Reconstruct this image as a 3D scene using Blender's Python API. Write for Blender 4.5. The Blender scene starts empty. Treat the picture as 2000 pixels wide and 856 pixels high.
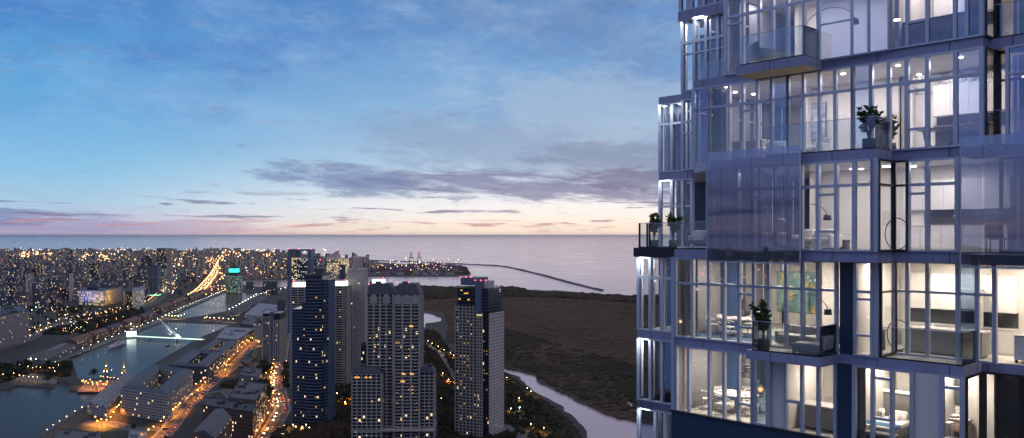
import bpy, bmesh, math, random
from mathutils import Vector, Matrix, noise
from mathutils.geometry import tessellate_polygon
random.seed(7)
R = math.radians
scene = bpy.context.scene
COL = scene.collection
FPX, EYE, HOR = 1641.0, 200.0, 460.0

# ------------------------------------------------------------------ helpers
def lin(c):
    return tuple(((v/255.0)/12.92 if v/255.0 <= .04045 else ((v/255.0+.055)/1.055)**2.4) for v in c)

def ground(x, y, z=0.0):
    """point of the level z seen towards picture position (x, y)"""
    d = (EYE-z)*FPX/(y-HOR)
    return Vector(((x-1000)/FPX*d, d, z))

def tag(o, label=None, cat=None, group=None, kind=None):
    if label: o['label'] = label
    if cat: o['category'] = cat
    if group: o['group'] = group
    if kind: o['kind'] = kind
    return o

def empty(name, loc=(0, 0, 0), rz=0.0, parent=None):
    o = bpy.data.objects.new(name, None)
    COL.objects.link(o)
    o.location = loc
    o.rotation_euler = (0, 0, rz)
    o.empty_display_size = .1
    if parent: o.parent = parent
    return o

def copy_tree(o, parent=None):
    c = o.copy()
    COL.objects.link(c)
    if parent: c.parent = parent
    for ch in list(o.children):
        copy_tree(ch, c)
    return c

class MB:
    """collects shapes that become ONE mesh"""
    def __init__(s):
        s.v = []; s.f = []; s.m = []; s.uv = []; s.smooth = []
    def face(s, pts, mi=0, uv=None, sm=False):
        b = len(s.v)
        s.v.extend([tuple(p) for p in pts])
        s.f.append(tuple(range(b, b+len(pts))))
        s.m.append(mi)
        s.uv.append(uv if uv else [(0, 0)]*len(pts))
        s.smooth.append(sm)
    def mesh(s, verts, faces, mi=0, sm=True):
        b = len(s.v)
        s.v.extend([tuple(p) for p in verts])
        for f in faces:
            s.f.append(tuple(b+i for i in f)); s.m.append(mi)
            s.uv.append([(0, 0)]*len(f)); s.smooth.append(sm)
    def prism(s, poly, z0, z1, mi=0, top=None, bottom=True, u0=0.0):
        """vertical prism over poly [(x,y)] counter-clockwise; wall uv in metres"""
        poly = [(p[0], p[1]) for p in poly]
        a = sum(poly[i][0]*poly[(i+1) % len(poly)][1]-poly[(i+1) % len(poly)][0]*poly[i][1] for i in range(len(poly)))
        if a < 0: poly = poly[::-1]
        top = mi if top is None else top
        u = u0
        n = len(poly)
        for i in range(n):
            p, q = poly[i], poly[(i+1) % n]
            l = math.hypot(q[0]-p[0], q[1]-p[1])
            s.face([(p[0], p[1], z0), (q[0], q[1], z0), (q[0], q[1], z1), (p[0], p[1], z1)], mi,
                   [(u, z0), (u+l, z0), (u+l, z1), (u, z1)])
            u += math.ceil(l/50.0)*50.0
        s.face([(p[0], p[1], z1) for p in poly], top, [(p[0], p[1]) for p in poly])
        if bottom:
            s.face([(p[0], p[1], z0) for p in poly[::-1]], top, [(p[0], p[1]) for p in poly[::-1]])
    def box(s, x0, x1, y0, y1, z0, z1, mi=0, top=None):
        if x1 < x0: x0, x1 = x1, x0
        if y1 < y0: y0, y1 = y1, y0
        if z1 < z0: z0, z1 = z1, z0
        s.prism([(x0, y0), (x1, y0), (x1, y1), (x0, y1)], z0, z1, mi, top)
    def obox(s, c, size, rz=0.0, rx=0.0, ry=0.0, mi=0):
        m = Matrix.Translation(c) @ Matrix.Rotation(rz, 4, 'Z') @ Matrix.Rotation(rx, 4, 'X') @ Matrix.Rotation(ry, 4, 'Y')
        x, y, z = size[0]/2, size[1]/2, size[2]/2
        P = [m @ Vector((i*x, j*y, k*z)) for i, j, k in ((-1,-1,-1),(1,-1,-1),(1,1,-1),(-1,1,-1),(-1,-1,1),(1,-1,1),(1,1,1),(-1,1,1))]
        s.mesh(P, [(0,3,2,1),(4,5,6,7),(0,1,5,4),(1,2,6,5),(2,3,7,6),(3,0,4,7)], mi, False)
    def rbox(s, c, size, r=.05, rz=0.0, rx=0.0, ry=0.0, mi=0, seg=3):
        """box with rounded edges"""
        bm = bmesh.new()
        bmesh.ops.create_cube(bm, size=1.0)
        for v in bm.verts: v.co = Vector((v.co.x*size[0], v.co.y*size[1], v.co.z*size[2]))
        bmesh.ops.bevel(bm, geom=list(bm.edges), offset=min(r, min(size)*.48), segments=seg, affect='EDGES', profile=.5)
        m = Matrix.Translation(c) @ Matrix.Rotation(rz, 4, 'Z') @ Matrix.Rotation(rx, 4, 'X') @ Matrix.Rotation(ry, 4, 'Y')
        bm.verts.index_update()
        s.mesh([m @ v.co for v in bm.verts], [tuple(v.index for v in f.verts) for f in bm.faces], mi, True)
        bm.free()
    def tube(s, pts, r, n=8, mi=0, caps=True):
        pts = [Vector(p) for p in pts]
        rr = r if isinstance(r, (list, tuple)) else [r]*len(pts)
        V = []; Fc = []
        prev = None
        for i, p in enumerate(pts):
            d = (pts[min(i+1, len(pts)-1)]-pts[max(i-1, 0)])
            if d.length < 1e-9: d = Vector((0, 0, 1))
            d.normalize()
            ax = Vector((0, 0, 1)) if abs(d.z) < .95 else Vector((1, 0, 0))
            if prev is None: x = d.cross(ax).normalized()
            else:
                x = (prev-d*prev.dot(d))
                x = x.normalized() if x.length > 1e-6 else d.cross(ax).normalized()
            prev = x
            y = d.cross(x)
            for k in range(n):
                a = 2*math.pi*k/n
                V.append(p+(x*math.cos(a)+y*math.sin(a))*rr[i])
        for i in range(len(pts)-1):
            for k in range(n):
                k2 = (k+1) % n
                Fc.append((i*n+k, i*n+k2, (i+1)*n+k2, (i+1)*n+k))
        if caps:
            Fc.append(tuple(range(n))[::-1]); Fc.append(tuple((len(pts)-1)*n+k for k in range(n)))
        s.mesh(V, Fc, mi, True)
    def lathe(s, prof, c=(0, 0, 0), n=16, mi=0, sx=1.0, sy=1.0, rz=0.0):
        V = []; Fc = []
        for (r, z) in prof:
            for k in range(n):
                a = 2*math.pi*k/n+rz
                V.append((c[0]+r*math.cos(a)*sx, c[1]+r*math.sin(a)*sy, c[2]+z))
        for i in range(len(prof)-1):
            for k in range(n):
                k2 = (k+1) % n
                Fc.append((i*n+k, i*n+k2, (i+1)*n+k2, (i+1)*n+k))
        Fc.append(tuple(range(n))[::-1]); Fc.append(tuple((len(prof)-1)*n+k for k in range(n)))
        s.mesh(V, Fc, mi, True)
    def ball(s, c, r, n=8, m=5, mi=0):
        rx, ry, rz_ = r if isinstance(r, tuple) else (r, r, r)
        prof = [(max(1e-4, math.sin(math.pi*i/m)), -math.cos(math.pi*i/m)*rz_) for i in range(m+1)]
        s.lathe(prof, c, n, mi, rx, ry)
    def build(s, name, mats, parent=None, loc=None, rz=None, shade=True):
        me = bpy.data.meshes.new(name)
        me.from_pydata(s.v, [], s.f)
        if not isinstance(mats, (list, tuple)): mats = [mats]
        for m in mats: me.materials.append(m)
        me.polygons.foreach_set('material_index', s.m)
        me.polygons.foreach_set('use_smooth', s.smooth)
        uvl = me.uv_layers.new(name='UVMap')
        flat = [c for f in s.uv for p in f for c in p]
        uvl.data.foreach_set('uv', flat)
        me.update()
        o = bpy.data.objects.new(name, me)
        COL.objects.link(o)
        if parent: o.parent = parent
        if loc is not None: o.location = loc
        if rz is not None: o.rotation_euler = (0, 0, rz)
        return o

# ------------------------------------------------------------------ node helpers
class N:
    """small wrapper to write node math"""
    def __init__(s, tree): s.t = tree; s.nodes = tree.nodes; s.links = tree.links
    def new(s, typ, **kw):
        n = s.nodes.new(typ)
        for k, v in kw.items(): setattr(n, k, v)
        return n
    def put(s, sock, v):
        if hasattr(v, 'is_output') or isinstance(v, bpy.types.NodeSocket): s.links.new(v, sock)
        elif v is not None:
            try: sock.default_value = v
            except Exception: sock.default_value = (v[0], v[1], v[2], 1.0)
    def m(s, op, a, b=None, c=None, clamp=False):
        n = s.new('ShaderNodeMath', operation=op, use_clamp=clamp)
        s.put(n.inputs[0], a)
        if b is not None: s.put(n.inputs[1], b)
        if c is not None: s.put(n.inputs[2], c)
        return n.outputs[0]
    def mix(s, f, a, b, mode='MIX'):
        n = s.new('ShaderNodeMix', data_type='RGBA', blend_type=mode)
        s.put(n.inputs[0], f)
        s.put(n.inputs[6], a if not isinstance(a, tuple) else (*a[:3], 1)); s.put(n.inputs[7], b if not isinstance(b, tuple) else (*b[:3], 1))
        return n.outputs[2]
    def ramp(s, f, stops, interp='LINEAR'):
        n = s.new('ShaderNodeValToRGB')
        cr = n.color_ramp; cr.interpolation = interp
        while len(cr.elements) < len(stops): cr.elements.new(.5)
        for e, (p, c) in zip(cr.elements, stops):
            e.position = p; e.color = (*c[:3], 1) if isinstance(c, (tuple, list)) else (c, c, c, 1)
        s.put(n.inputs[0], f)
        return n.outputs[0]
    def smooth(s, v, lo, hi):
        n = s.new('ShaderNodeMapRange', interpolation_type='SMOOTHSTEP')
        s.put(n.inputs[0], v); n.inputs[1].default_value = lo; n.inputs[2].default_value = hi
        return n.outputs[0]
    def noise(s, vec, scale=1.0, detail=4.0, rough=.5, dist=0.0, out=0):
        n = s.new('ShaderNodeTexNoise')
        if vec is not None: s.put(n.inputs['Vector'], vec)
        n.inputs['Scale'].default_value = scale; n.inputs['Detail'].default_value = detail
        n.inputs['Roughness'].default_value = rough; n.inputs['Distortion'].default_value = dist
        return n.outputs[out]
    def comb(s, x, y, z=0.0):
        n = s.new('ShaderNodeCombineXYZ'); s.put(n.inputs[0], x); s.put(n.inputs[1], y); s.put(n.inputs[2], z)
        return n.outputs[0]
    def sep(s, v):
        n = s.new('ShaderNodeSeparateXYZ'); s.put(n.inputs[0], v); return n.outputs

MATS = {}
def pbr(name, col, rough=.6, metal=0.0, var=0.12, vscale=3.0, bump=0.0, emit=None, estr=0.0, spec=None, coat=0.0, world=False):
    """procedural principled material with a slight noise variation of the colour"""
    if name in MATS: return MATS[name]
    mt = bpy.data.materials.new(name); mt.use_nodes = True
    n = N(mt.node_tree); b = mt.node_tree.nodes['Principled BSDF']
    tc = n.new('ShaderNodeTexCoord')
    if world:
        g = n.new('ShaderNodeNewGeometry'); vec = g.outputs['Position']
    else: vec = tc.outputs['Object']
    f = n.noise(vec, vscale, 5, .6)
    c0 = tuple(max(0, c*(1-var)) for c in col); c1 = tuple(min(1, c*(1+var)) for c in col)
    n.put(b.inputs['Base Color'], n.mix(n.smooth(f, .3, .7), c0, c1))
    b.inputs['Roughness'].default_value = rough; b.inputs['Metallic'].default_value = metal
    if spec is not None: b.inputs['Specular IOR Level'].default_value = spec
    if coat: b.inputs['Coat Weight'].default_value = coat
    if bump:
        bp = n.new('ShaderNodeBump'); bp.inputs['Strength'].default_value = bump
        n.put(bp.inputs['Height'], f); n.put(b.inputs['Normal'], bp.outputs[0])
    if emit:
        b.inputs['Emission Color'].default_value = (*emit, 1); b.inputs['Emission Strength'].default_value = estr
    MATS[name] = mt
    return mt

def glow(name, col, strength, sampled=True):
    """a lamp: pure emission"""
    if name in MATS: return MATS[name]
    mt = bpy.data.materials.new(name); mt.use_nodes = True
    t = mt.node_tree; t.nodes.clear()
    e = t.nodes.new('ShaderNodeEmission'); o = t.nodes.new('ShaderNodeOutputMaterial')
    e.inputs[0].default_value = (*col, 1); e.inputs[1].default_value = strength
    t.links.new(e.outputs[0], o.inputs[0])
    if not sampled:
        try: mt.cycles.emission_sampling = 'NONE'
        except Exception: pass
    MATS[name] = mt
    return mt

# ------------------------------------------------------------------ camera
cam = bpy.data.cameras.new('camera'); camo = bpy.data.objects.new('camera', cam); COL.objects.link(camo)
camo.location = (0, 0, EYE); camo.rotation_euler = (R(90), 0, 0)
cam.lens = 36*FPX/2000; cam.sensor_width = 36; cam.shift_y = 32/2000
cam.clip_start = .3; cam.clip_end = 900000
scene.camera = camo
vs = scene.view_settings
vs.view_transform = 'Standard'; vs.look = 'None'; vs.exposure = 0; vs.gamma = 1; vs.use_curve_mapping = False
cy = scene.cycles
cy.max_bounces = 8; cy.diffuse_bounces = 3; cy.glossy_bounces = 4; cy.transparent_max_bounces = 24
cy.volume_bounces = 0; cy.sample_clamp_indirect = 3.0; cy.use_denoising = True; cy.use_light_tree = True
cy.caustics_reflective = False; cy.caustics_refractive = False
try: cy.denoising_input_passes = 'RGB_ALBEDO_NORMAL'
except Exception: pass

# ------------------------------------------------------------------ sky
SUN_AZ, SUN_EL = R(7.0), R(1.2)          # azimuth to the camera's forward direction (+Y), clockwise
def build_world():
    w = bpy.data.worlds.new('World'); scene.world = w; w.use_nodes = True
    t = w.node_tree; t.nodes.clear(); n = N(t)
    out = n.new('ShaderNodeOutputWorld'); bg = n.new('ShaderNodeBackground')
    tc = n.new('ShaderNodeTexCoord'); x, y, z = n.sep(tc.outputs['Generated'])[:3]
    h = n.m('MAXIMUM', n.m('SQRT', n.m('ADD', n.m('MULTIPLY', x, x), n.m('MULTIPLY', y, y))), .0001)
    t_ = n.m('DIVIDE', z, h)                               # tangent of the elevation
    az = n.m('ARCTAN2', x, y)                              # 0 ahead, + to the east
    f = n.m('DIVIDE', t_, .6, clamp=True)
    S = lambda L: [(a/.6, lin(c)) for a, c in L]
    sunset = n.ramp(f, S([(0, (244, 200, 176)), (.006, (252, 228, 206)), (.016, (253, 244, 236)), (.036, (246, 245, 246)), (.056, (212, 225, 238)), (.09, (170, 201, 226)),
                          (.14, (142, 183, 220)), (.20, (114, 162, 212)), (.28, (90, 138, 196)), (.36, (128, 146, 188)), (.6, (186, 186, 196))]))
    side = n.ramp(f, S([(0, (178, 164, 198)), (.008, (186, 178, 208)), (.02, (184, 196, 222)), (.036, (168, 204, 228)), (.07, (140, 196, 230)), (.11, (116, 180, 226)),
                        (.16, (98, 166, 218)), (.21, (84, 151, 211)), (.28, (72, 130, 200)), (.36, (120, 144, 190)), (.6, (182, 184, 198))]))
    back = n.ramp(f, S([(0, (120, 116, 140)), (.03, (118, 124, 162)), (.12, (104, 122, 184)), (.22, (104, 128, 204)), (.36, (120, 138, 194)), (.6, (180, 182, 202))]))
    caz = n.m('COSINE', n.m('SUBTRACT', az, SUN_AZ))
    c = n.mix(n.smooth(n.m('COSINE', n.m('SUBTRACT', az, R(13))), .74, .985), side, sunset)
    c = n.mix(n.smooth(caz, .62, -.35), c, back)
    # warm glow close to where the sun went down
    da = n.m('SUBTRACT', az, R(0)); g = n.m('ADD', n.m('MULTIPLY', n.m('MULTIPLY', da, da), 14.0), n.m('MULTIPLY', n.m('MULTIPLY', t_, t_), 2600.0))
    g = n.m('POWER', 2.718, n.m('MULTIPLY', g, -1.0))
    c = n.mix(n.m('MULTIPLY', g, .85), c, lin((255, 240, 218)))
    # --- clouds
    def cvec(sx, sy, seed, tilt=0.0):
        return n.comb(n.m('MULTIPLY', az, sx), n.m('MULTIPLY', n.m('ADD', t_, n.m('MULTIPLY', az, tilt)), sy), seed)
    # high thin cirrus, lighter and darker
    n1 = n.noise(cvec(7, 17, 3.1, .14), 1, 9, .70, .15)
    hi = n.m('MULTIPLY', n.smooth(n1, .40, .72), n.smooth(t_, .05, .13))
    c = n.mix(n.m('MULTIPLY', hi, .50), c, n.mix(n.smooth(caz, .8, 1.0), lin((140, 186, 236)), lin((172, 198, 226))))
    n1b = n.noise(cvec(5.0, 13, 9.7, -.12), 1, 9, .68, .2)
    lo = n.m('MULTIPLY', n.smooth(n1b, .42, .70), n.smooth(t_, .07, .2))
    c = n.mix(n.m('MULTIPLY', lo, .60), c, n.mix(n.smooth(az, -.3, .10), lin((70, 118, 194)), lin((100, 128, 176))))
    def bank(azc, tc_, ra, rt, seed, sx, sy, thr, soft, tilt=0.0, edge=1.0, nd=.3):
        a = n.m('DIVIDE', n.m('SUBTRACT', az, azc), ra); tt = n.m('ADD', n.m('SUBTRACT', t_, tc_), n.m('MULTIPLY', n.m('SUBTRACT', az, azc), tilt))
        b = n.m('DIVIDE', tt, rt)
        m_ = n.m('SUBTRACT', 1.0, n.m('ADD', n.m('MULTIPLY', a, a), n.m('MULTIPLY', b, b)), clamp=True)
        nn = n.noise(cvec(sx*1.5, sy, seed, tilt), 1, 9, .68, nd*.4)
        n3 = n.noise(cvec(sx*5, sy*2.6, seed+3, tilt), 1, 5, .6)
        nn = n.m('ADD', nn, n.m('MULTIPLY', n.m('SUBTRACT', n3, .5), .30))
        v = n.m('ADD', n.m('MULTIPLY', nn, 1.0), n.m('MULTIPLY', m_, .38*edge))
        return n.smooth(v, thr, thr+soft)
    # soft veils above the main bank
    v = n.m('MULTIPLY', bank(.04, .105, .30, .050, 21.0, 8, 40, .54, .30, .05), .60)
    c = n.mix(v, c, lin((138, 160, 192)))
    v = n.m('MULTIPLY', bank(.14, .15, .26, .06, 87.0, 9, 34, .54, .30, .05), .5)
    c = n.mix(v, c, lin((172, 194, 218)))
    v = n.m('MULTIPLY', bank(.17, .088, .20, .030, 27.0, 9, 52, .58, .26, .04), .62)
    c = n.mix(v, c, lin((122, 138, 170)))
    # main bank
    b1 = bank(.02, .058, .36, .028, 5.3, 5, 60, .62, .22, .055, .8)
    colb = n.mix(n.smooth(t_, .026, .044), lin((176, 154, 176)), lin((96, 108, 148)))
    colb = n.mix(n.m('MULTIPLY', n.noise(cvec(20, 90, 2.2), 1, 7, .68), .95), colb, lin((158, 166, 196)))
    c = n.mix(n.m('MULTIPLY', b1, .92), c, colb)
    b1b = bank(-.19, .066, .16, .030, 31.3, 8, 56, .66, .22, .04)
    c = n.mix(n.m('MULTIPLY', b1b, .72), c, lin((112, 132, 176)))
    b1c = bank(.16, .066, .14, .016, 61.3, 7, 60, .62, .2, .04)
    c = n.mix(n.m('MULTIPLY', b1c, .8), c, lin((108, 116, 152)))
    # low bank in the west with a pink flank
    b2 = bank(-.53, .018, .16, .015, 12.7, 9, 90, .66, .2, .02)
    c = n.mix(n.m('MULTIPLY', b2, .62), c, n.mix(n.smooth(az, -.47, -.40), lin((104, 116, 172)), lin((206, 146, 178))))
    b3 = bank(-.42, .010, .22, .010, 18.7, 8, 110, .62, .22)
    c = n.mix(n.m('MULTIPLY', b3, .4), c, n.mix(n.smooth(az, -.45, -.2), lin((140, 132, 180)), lin((214, 160, 182))))
    # cloud bands behind the viewer, seen in the glass
    nb = n.noise(n.comb(n.m('MULTIPLY', x, 3.0), n.m('MULTIPLY', y, 3.0), n.m('MULTIPLY', t_, 34)), 1, 7, .64)
    vb = n.m('MULTIPLY', n.smooth(nb, .45, .62), n.m('MULTIPLY', n.smooth(caz, .45, -.1), n.m('MULTIPLY', n.smooth(t_, .005, .03), n.smooth(t_, .5, .2))))
    c = n.mix(n.m('MULTIPLY', vb, .92), c, n.mix(n.smooth(t_, .02, .12), lin((66, 72, 104)), lin((150, 158, 206))))
    # thin scattered streaks low over the horizon
    s1 = n.noise(cvec(9, 120, 44.0), 1, 6, .55, .3)
    band = n.m('MULTIPLY', n.smooth(t_, .004, .012), n.smooth(t_, .056, .036))
    c = n.mix(n.m('MULTIPLY', n.m('MULTIPLY', n.smooth(s1, .56, .63), band), .85), c, n.mix(n.smooth(t_, .010, .024), lin((206, 160, 160)), lin((124, 128, 160))))
    s2 = n.noise(cvec(14, 210, 74.0), 1, 6, .55, .3)
    c = n.mix(n.m('MULTIPLY', n.m('MULTIPLY', n.smooth(s2, .56, .66), n.m('MULTIPLY', n.smooth(t_, .001, .006), n.smooth(t_, .024, .012))), .7), c, lin((206, 150, 160)))
    # blend a little physical twilight sky
    sky = n.new('ShaderNodeTexSky', sky_type='NISHITA'); sky.sun_disc = False
    sky.sun_elevation = SUN_EL; sky.sun_rotation = SUN_AZ; sky.altitude = 200
    c = n.mix(1.0, c, n.mix(1.0, sky.outputs[0], (.003, .003, .003), 'MULTIPLY'), 'ADD')
    # below the horizon: dusky ground tone
    c = n.mix(n.smooth(t_, .0, -.02), c, lin((120, 108, 124)))
    n.put(bg.inputs[0], c); bg.inputs[1].default_value = 1.0
    n.links.new(bg.outputs[0], out.inputs[0])
build_world()
scene.world.cycles.sampling_method = 'MANUAL'; scene.world.cycles.sample_map_resolution = 512
sl = bpy.data.lights.new('sun', 'SUN'); so = bpy.data.objects.new('sun', sl); COL.objects.link(so)
sl.energy = .25; sl.angle = R(75); sl.color = (1.0, .62, .48)
_sa = R(17)
so.rotation_euler = (Vector((-math.sin(_sa)*math.cos(R(5)), -math.cos(_sa)*math.cos(R(5)), -math.sin(R(5))))).to_track_quat('-Z', 'Y').to_euler()

# ------------------------------------------------------------------ water, land
def water_mat(name, col, rough, bscale, bstr, spec=.5):
    mt = bpy.data.materials.new(name); mt.use_nodes = True
    n = N(mt.node_tree); b = mt.node_tree.nodes['Principled BSDF']
    g = n.new('ShaderNodeNewGeometry')
    x, y, z = n.sep(g.outputs['Position'])[:3]
    v = n.comb(n.m('MULTIPLY', x, .6), y, 0)
    f = n.noise(v, bscale, 4, .6); f2 = n.noise(v, bscale*.08, 3, .5)
    bp = n.new('ShaderNodeBump'); bp.inputs['Strength'].default_value = bstr; bp.inputs['Distance'].default_value = .5
    n.put(bp.inputs['Height'], f); n.put(b.inputs['Normal'], bp.outputs[0])
    n.put(b.inputs['Base Color'], n.mix(f2, tuple(c*.75 for c in col), tuple(c*1.25 for c in col)))
    n.put(b.inputs['Roughness'], n.m('MULTIPLY_ADD', f2, .16, rough-.08))
    b.inputs['IOR'].default_value = 1.33; b.inputs['Specular IOR Level'].default_value = spec
    return mt
M_SEA = water_mat('sea_water', (.55, .40, .40), .15, .05, .08)
M_SEA.node_tree.nodes['Principled BSDF'].inputs['IOR'].default_value = 1.2
M_DOCK = water_mat('dock_water', (.062, .052, .046), .16, .12, .5, .5)
M_DOCK.node_tree.nodes['Principled BSDF'].inputs['IOR'].default_value = 1.06

mb = MB(); E = 420000
mb.face([(-E, -E, 0), (E, -E, 0), (E, E, 0), (-E, E, 0)])
tag(mb.build('river_water', M_SEA), 'wide pale brown river stretching to the horizon', kind='structure')

def P2(*pts): return [ground(a, b, 0).xy for a, b in pts]
dockA = P2((322, 618), (378, 597), (438, 573), (500, 571), (514, 574), (476, 592), (444, 609), (418, 614), (400, 618), (372, 621), (350, 623))
dockB = P2((135, 700), (215, 670), (262, 652), (300, 637), (332, 628), (400, 631), (452, 633), (440, 641), (396, 659), (340, 690), (300, 714), (260, 740), (152, 744), (146, 722))
dockC = P2((-420, 800), (-120, 775), (0, 763), (36, 755), (106, 759), (112, 748), (134, 747), (134, 764), (196, 769), (176, 792), (120, 830), (76, 860), (-60, 960), (-700, 960))
river = P2((979, 719), (1015, 727), (1048, 736), (1054, 750), (1085, 763), (1116, 777), (1183, 811), (1246, 826), (1420, 850), (1700, 930), (1300, 960), (1180, 910), (1146, 858), (1116, 813), (1070, 781), (1025, 750), (983, 725))
pond = P2((816, 611), (835, 612), (861, 620), (865, 628), (850, 631), (832, 633), (830, 641), (818, 643))
pond2 = P2((1204, 777), (1222, 779), (1246, 796), (1262, 812), (1240, 806), (1222, 792))
outer = [Vector(p) for p in ((-16000, -2500), (6000, -2500), (6000, 300))] + P2((2600, 640), (1900, 604), (1500, 590), (1245, 579), (1160, 575), (1085, 568), (1035, 570), (1000, 563), (905, 561), (815, 560), (700, 561), (560, 562), (482, 561), (468, 549), (560, 547), (700, 541), (900, 541), (914, 536), (903, 525), (760, 517), (700, 516), (640, 503), (560, 493), (430, 489.5)) + [Vector((-16000, 11200))]
def jag(poly, amp, step):
    """a natural bank: the outline broken up at the given step"""
    out = []
    for i, p in enumerate(poly):
        q = poly[(i+1) % len(poly)]
        k = max(1, int((q-p).length/step))
        for j in range(k):
            a = p.lerp(q, j/k)
            w = 0 if j == 0 else amp
            out.append(a+Vector((noise.noise(Vector((a.x*.02, a.y*.02, 3))), noise.noise(Vector((a.x*.02, a.y*.02, 9)))))*w)
    return out
river, pond, pond2 = jag(river, 14, 18), jag(pond, 10, 14), jag(pond2, 6, 10)
def inside(p, poly):
    c = False; n_ = len(poly); x, y = p[0], p[1]
    for i in range(n_):
        a, b = poly[i], poly[i-1]
        if (a[1] > y) != (b[1] > y) and x < (b[0]-a[0])*(y-a[1])/(b[1]-a[1])+a[0]: c = not c
    return c
LZ = 2.0
def land():
    holes = [dockA, dockB, dockC, river, pond, pond2]
    loops = [[Vector((p[0], p[1], LZ)) for p in L] for L in [outer]+holes]
    flat = [v for L in loops for v in L]
    tris = tessellate_polygon(loops)
    m = MB()
    V = flat; F = []
    for t in tris:
        a, b, c = (V[i] for i in t)
        F.append(t if (b-a).cross(c-a).z > 0 else t[::-1])
    m.mesh(V, F, 0, False)
    for L in loops:
        for i in range(len(L)):
            p, q = L[i], L[(i+1) % len(L)]
            m.face([(p.x, p.y, -1), (q.x, q.y, -1), (q.x, q.y, LZ), (p.x, p.y, LZ)], 1)
    mt = bpy.data.materials.new('ground_surface'); mt.use_nodes = True
    n = N(mt.node_tree); b = mt.node_tree.nodes['Principled BSDF']
    g = n.new('ShaderNodeNewGeometry')
    f = n.noise(g.outputs['Position'], .012, 8, .62); f2 = n.noise(g.outputs['Position'], .11, 5, .6)
    c = n.ramp(f, [(.3, (.018, .020, .014)), (.5, (.032, .030, .024)), (.7, (.050, .043, .034))])
    n.put(b.inputs['Base Color'], n.mix(n.m('MULTIPLY', f2, .6), c, (.032, .032, .030)))
    b.inputs['Roughness'].default_value = .9
    tag(m.build('ground', [mt, pbr('quay_wall', (.16, .15, .14), .85, vscale=.3)]), 'dark city ground and quays between the docks', kind='structure')
land()
for L_, lab in ((dockA, 'still water of the far teal lit dock'), (dockB, 'still dark water of the dock under the bridge'), (dockC, 'still dark water of the lower dock')):
    mb = MB(); mb.face([(p.x, p.y, .01) for p in (L_ if sum(L_[i-1].x*L_[i].y-L_[i].x*L_[i-1].y for i in range(len(L_))) > 0 else L_[::-1])])
    tag(mb.build('dock_water', M_DOCK), lab, kind='structure')
def hills():
    # low dark hills far to the west and behind the viewer
    m = MB(); k_ = 150; rows = 7; V = []
    for i in range(k_+1):
        a = R(-62-150*i/k_)
        hgt = 165*(.55+.45*noise.noise(Vector((i*.09, 2.2, 0)))+.18*noise.noise(Vector((i*.45, 7, 0))))
        for j in range(rows):
            f_ = j/(rows-1); d = 5200+2600*f_; z = max(0, math.sin(math.pi*min(1, f_*1.0)))*hgt*(1+.1*noise.noise(Vector((i*.7, j*.9, 4))))
            V.append((math.sin(a)*d, math.cos(a)*d, LZ-.5+z))
    m.mesh(V, [(i*rows+j, (i+1)*rows+j, (i+1)*rows+j+1, i*rows+j+1) for i in range(k_) for j in range(rows-1)], 0, True)
    tag(m.build('hills', pbr('hill_woods', (.020, .024, .020), .95, vscale=.01, var=.4, world=True)), 'low dark wooded hills beyond the western city', kind='structure')
hills()
def haze():
    m = MB(); m.box(-450000, 450000, -450000, 450000, -1.5, 262)
    mt = bpy.data.materials.new('haze'); mt.use_nodes = True
    t = mt.node_tree; t.nodes.clear()
    v = t.nodes.new('ShaderNodeVolumePrincipled'); o = t.nodes.new('ShaderNodeOutputMaterial')
    v.inputs['Color'].default_value = (.95, .86, .95, 1); v.inputs['Density'].default_value = HAZE
    v.inputs['Anisotropy'].default_value = .88
    t.links.new(v.outputs[0], o.inputs['Volume'])
    tag(m.build('haze', mt), 'thin pale evening haze over the city and river', kind='stuff')
HAZE = 1.3e-5
haze()

# ================================================================== THE CITY
GA = R(8.7)                                    # the docks and streets run this much west of straight ahead
GX = Vector((math.cos(GA), math.sin(GA))); GY = Vector((-math.sin(GA), math.cos(GA)))
WARM = (1.0, .62, .26); ORANGE = (1.0, .42, .10); WHITE = (1.0, .93, .78); COOL = (.75, 1.0, .88)

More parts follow.
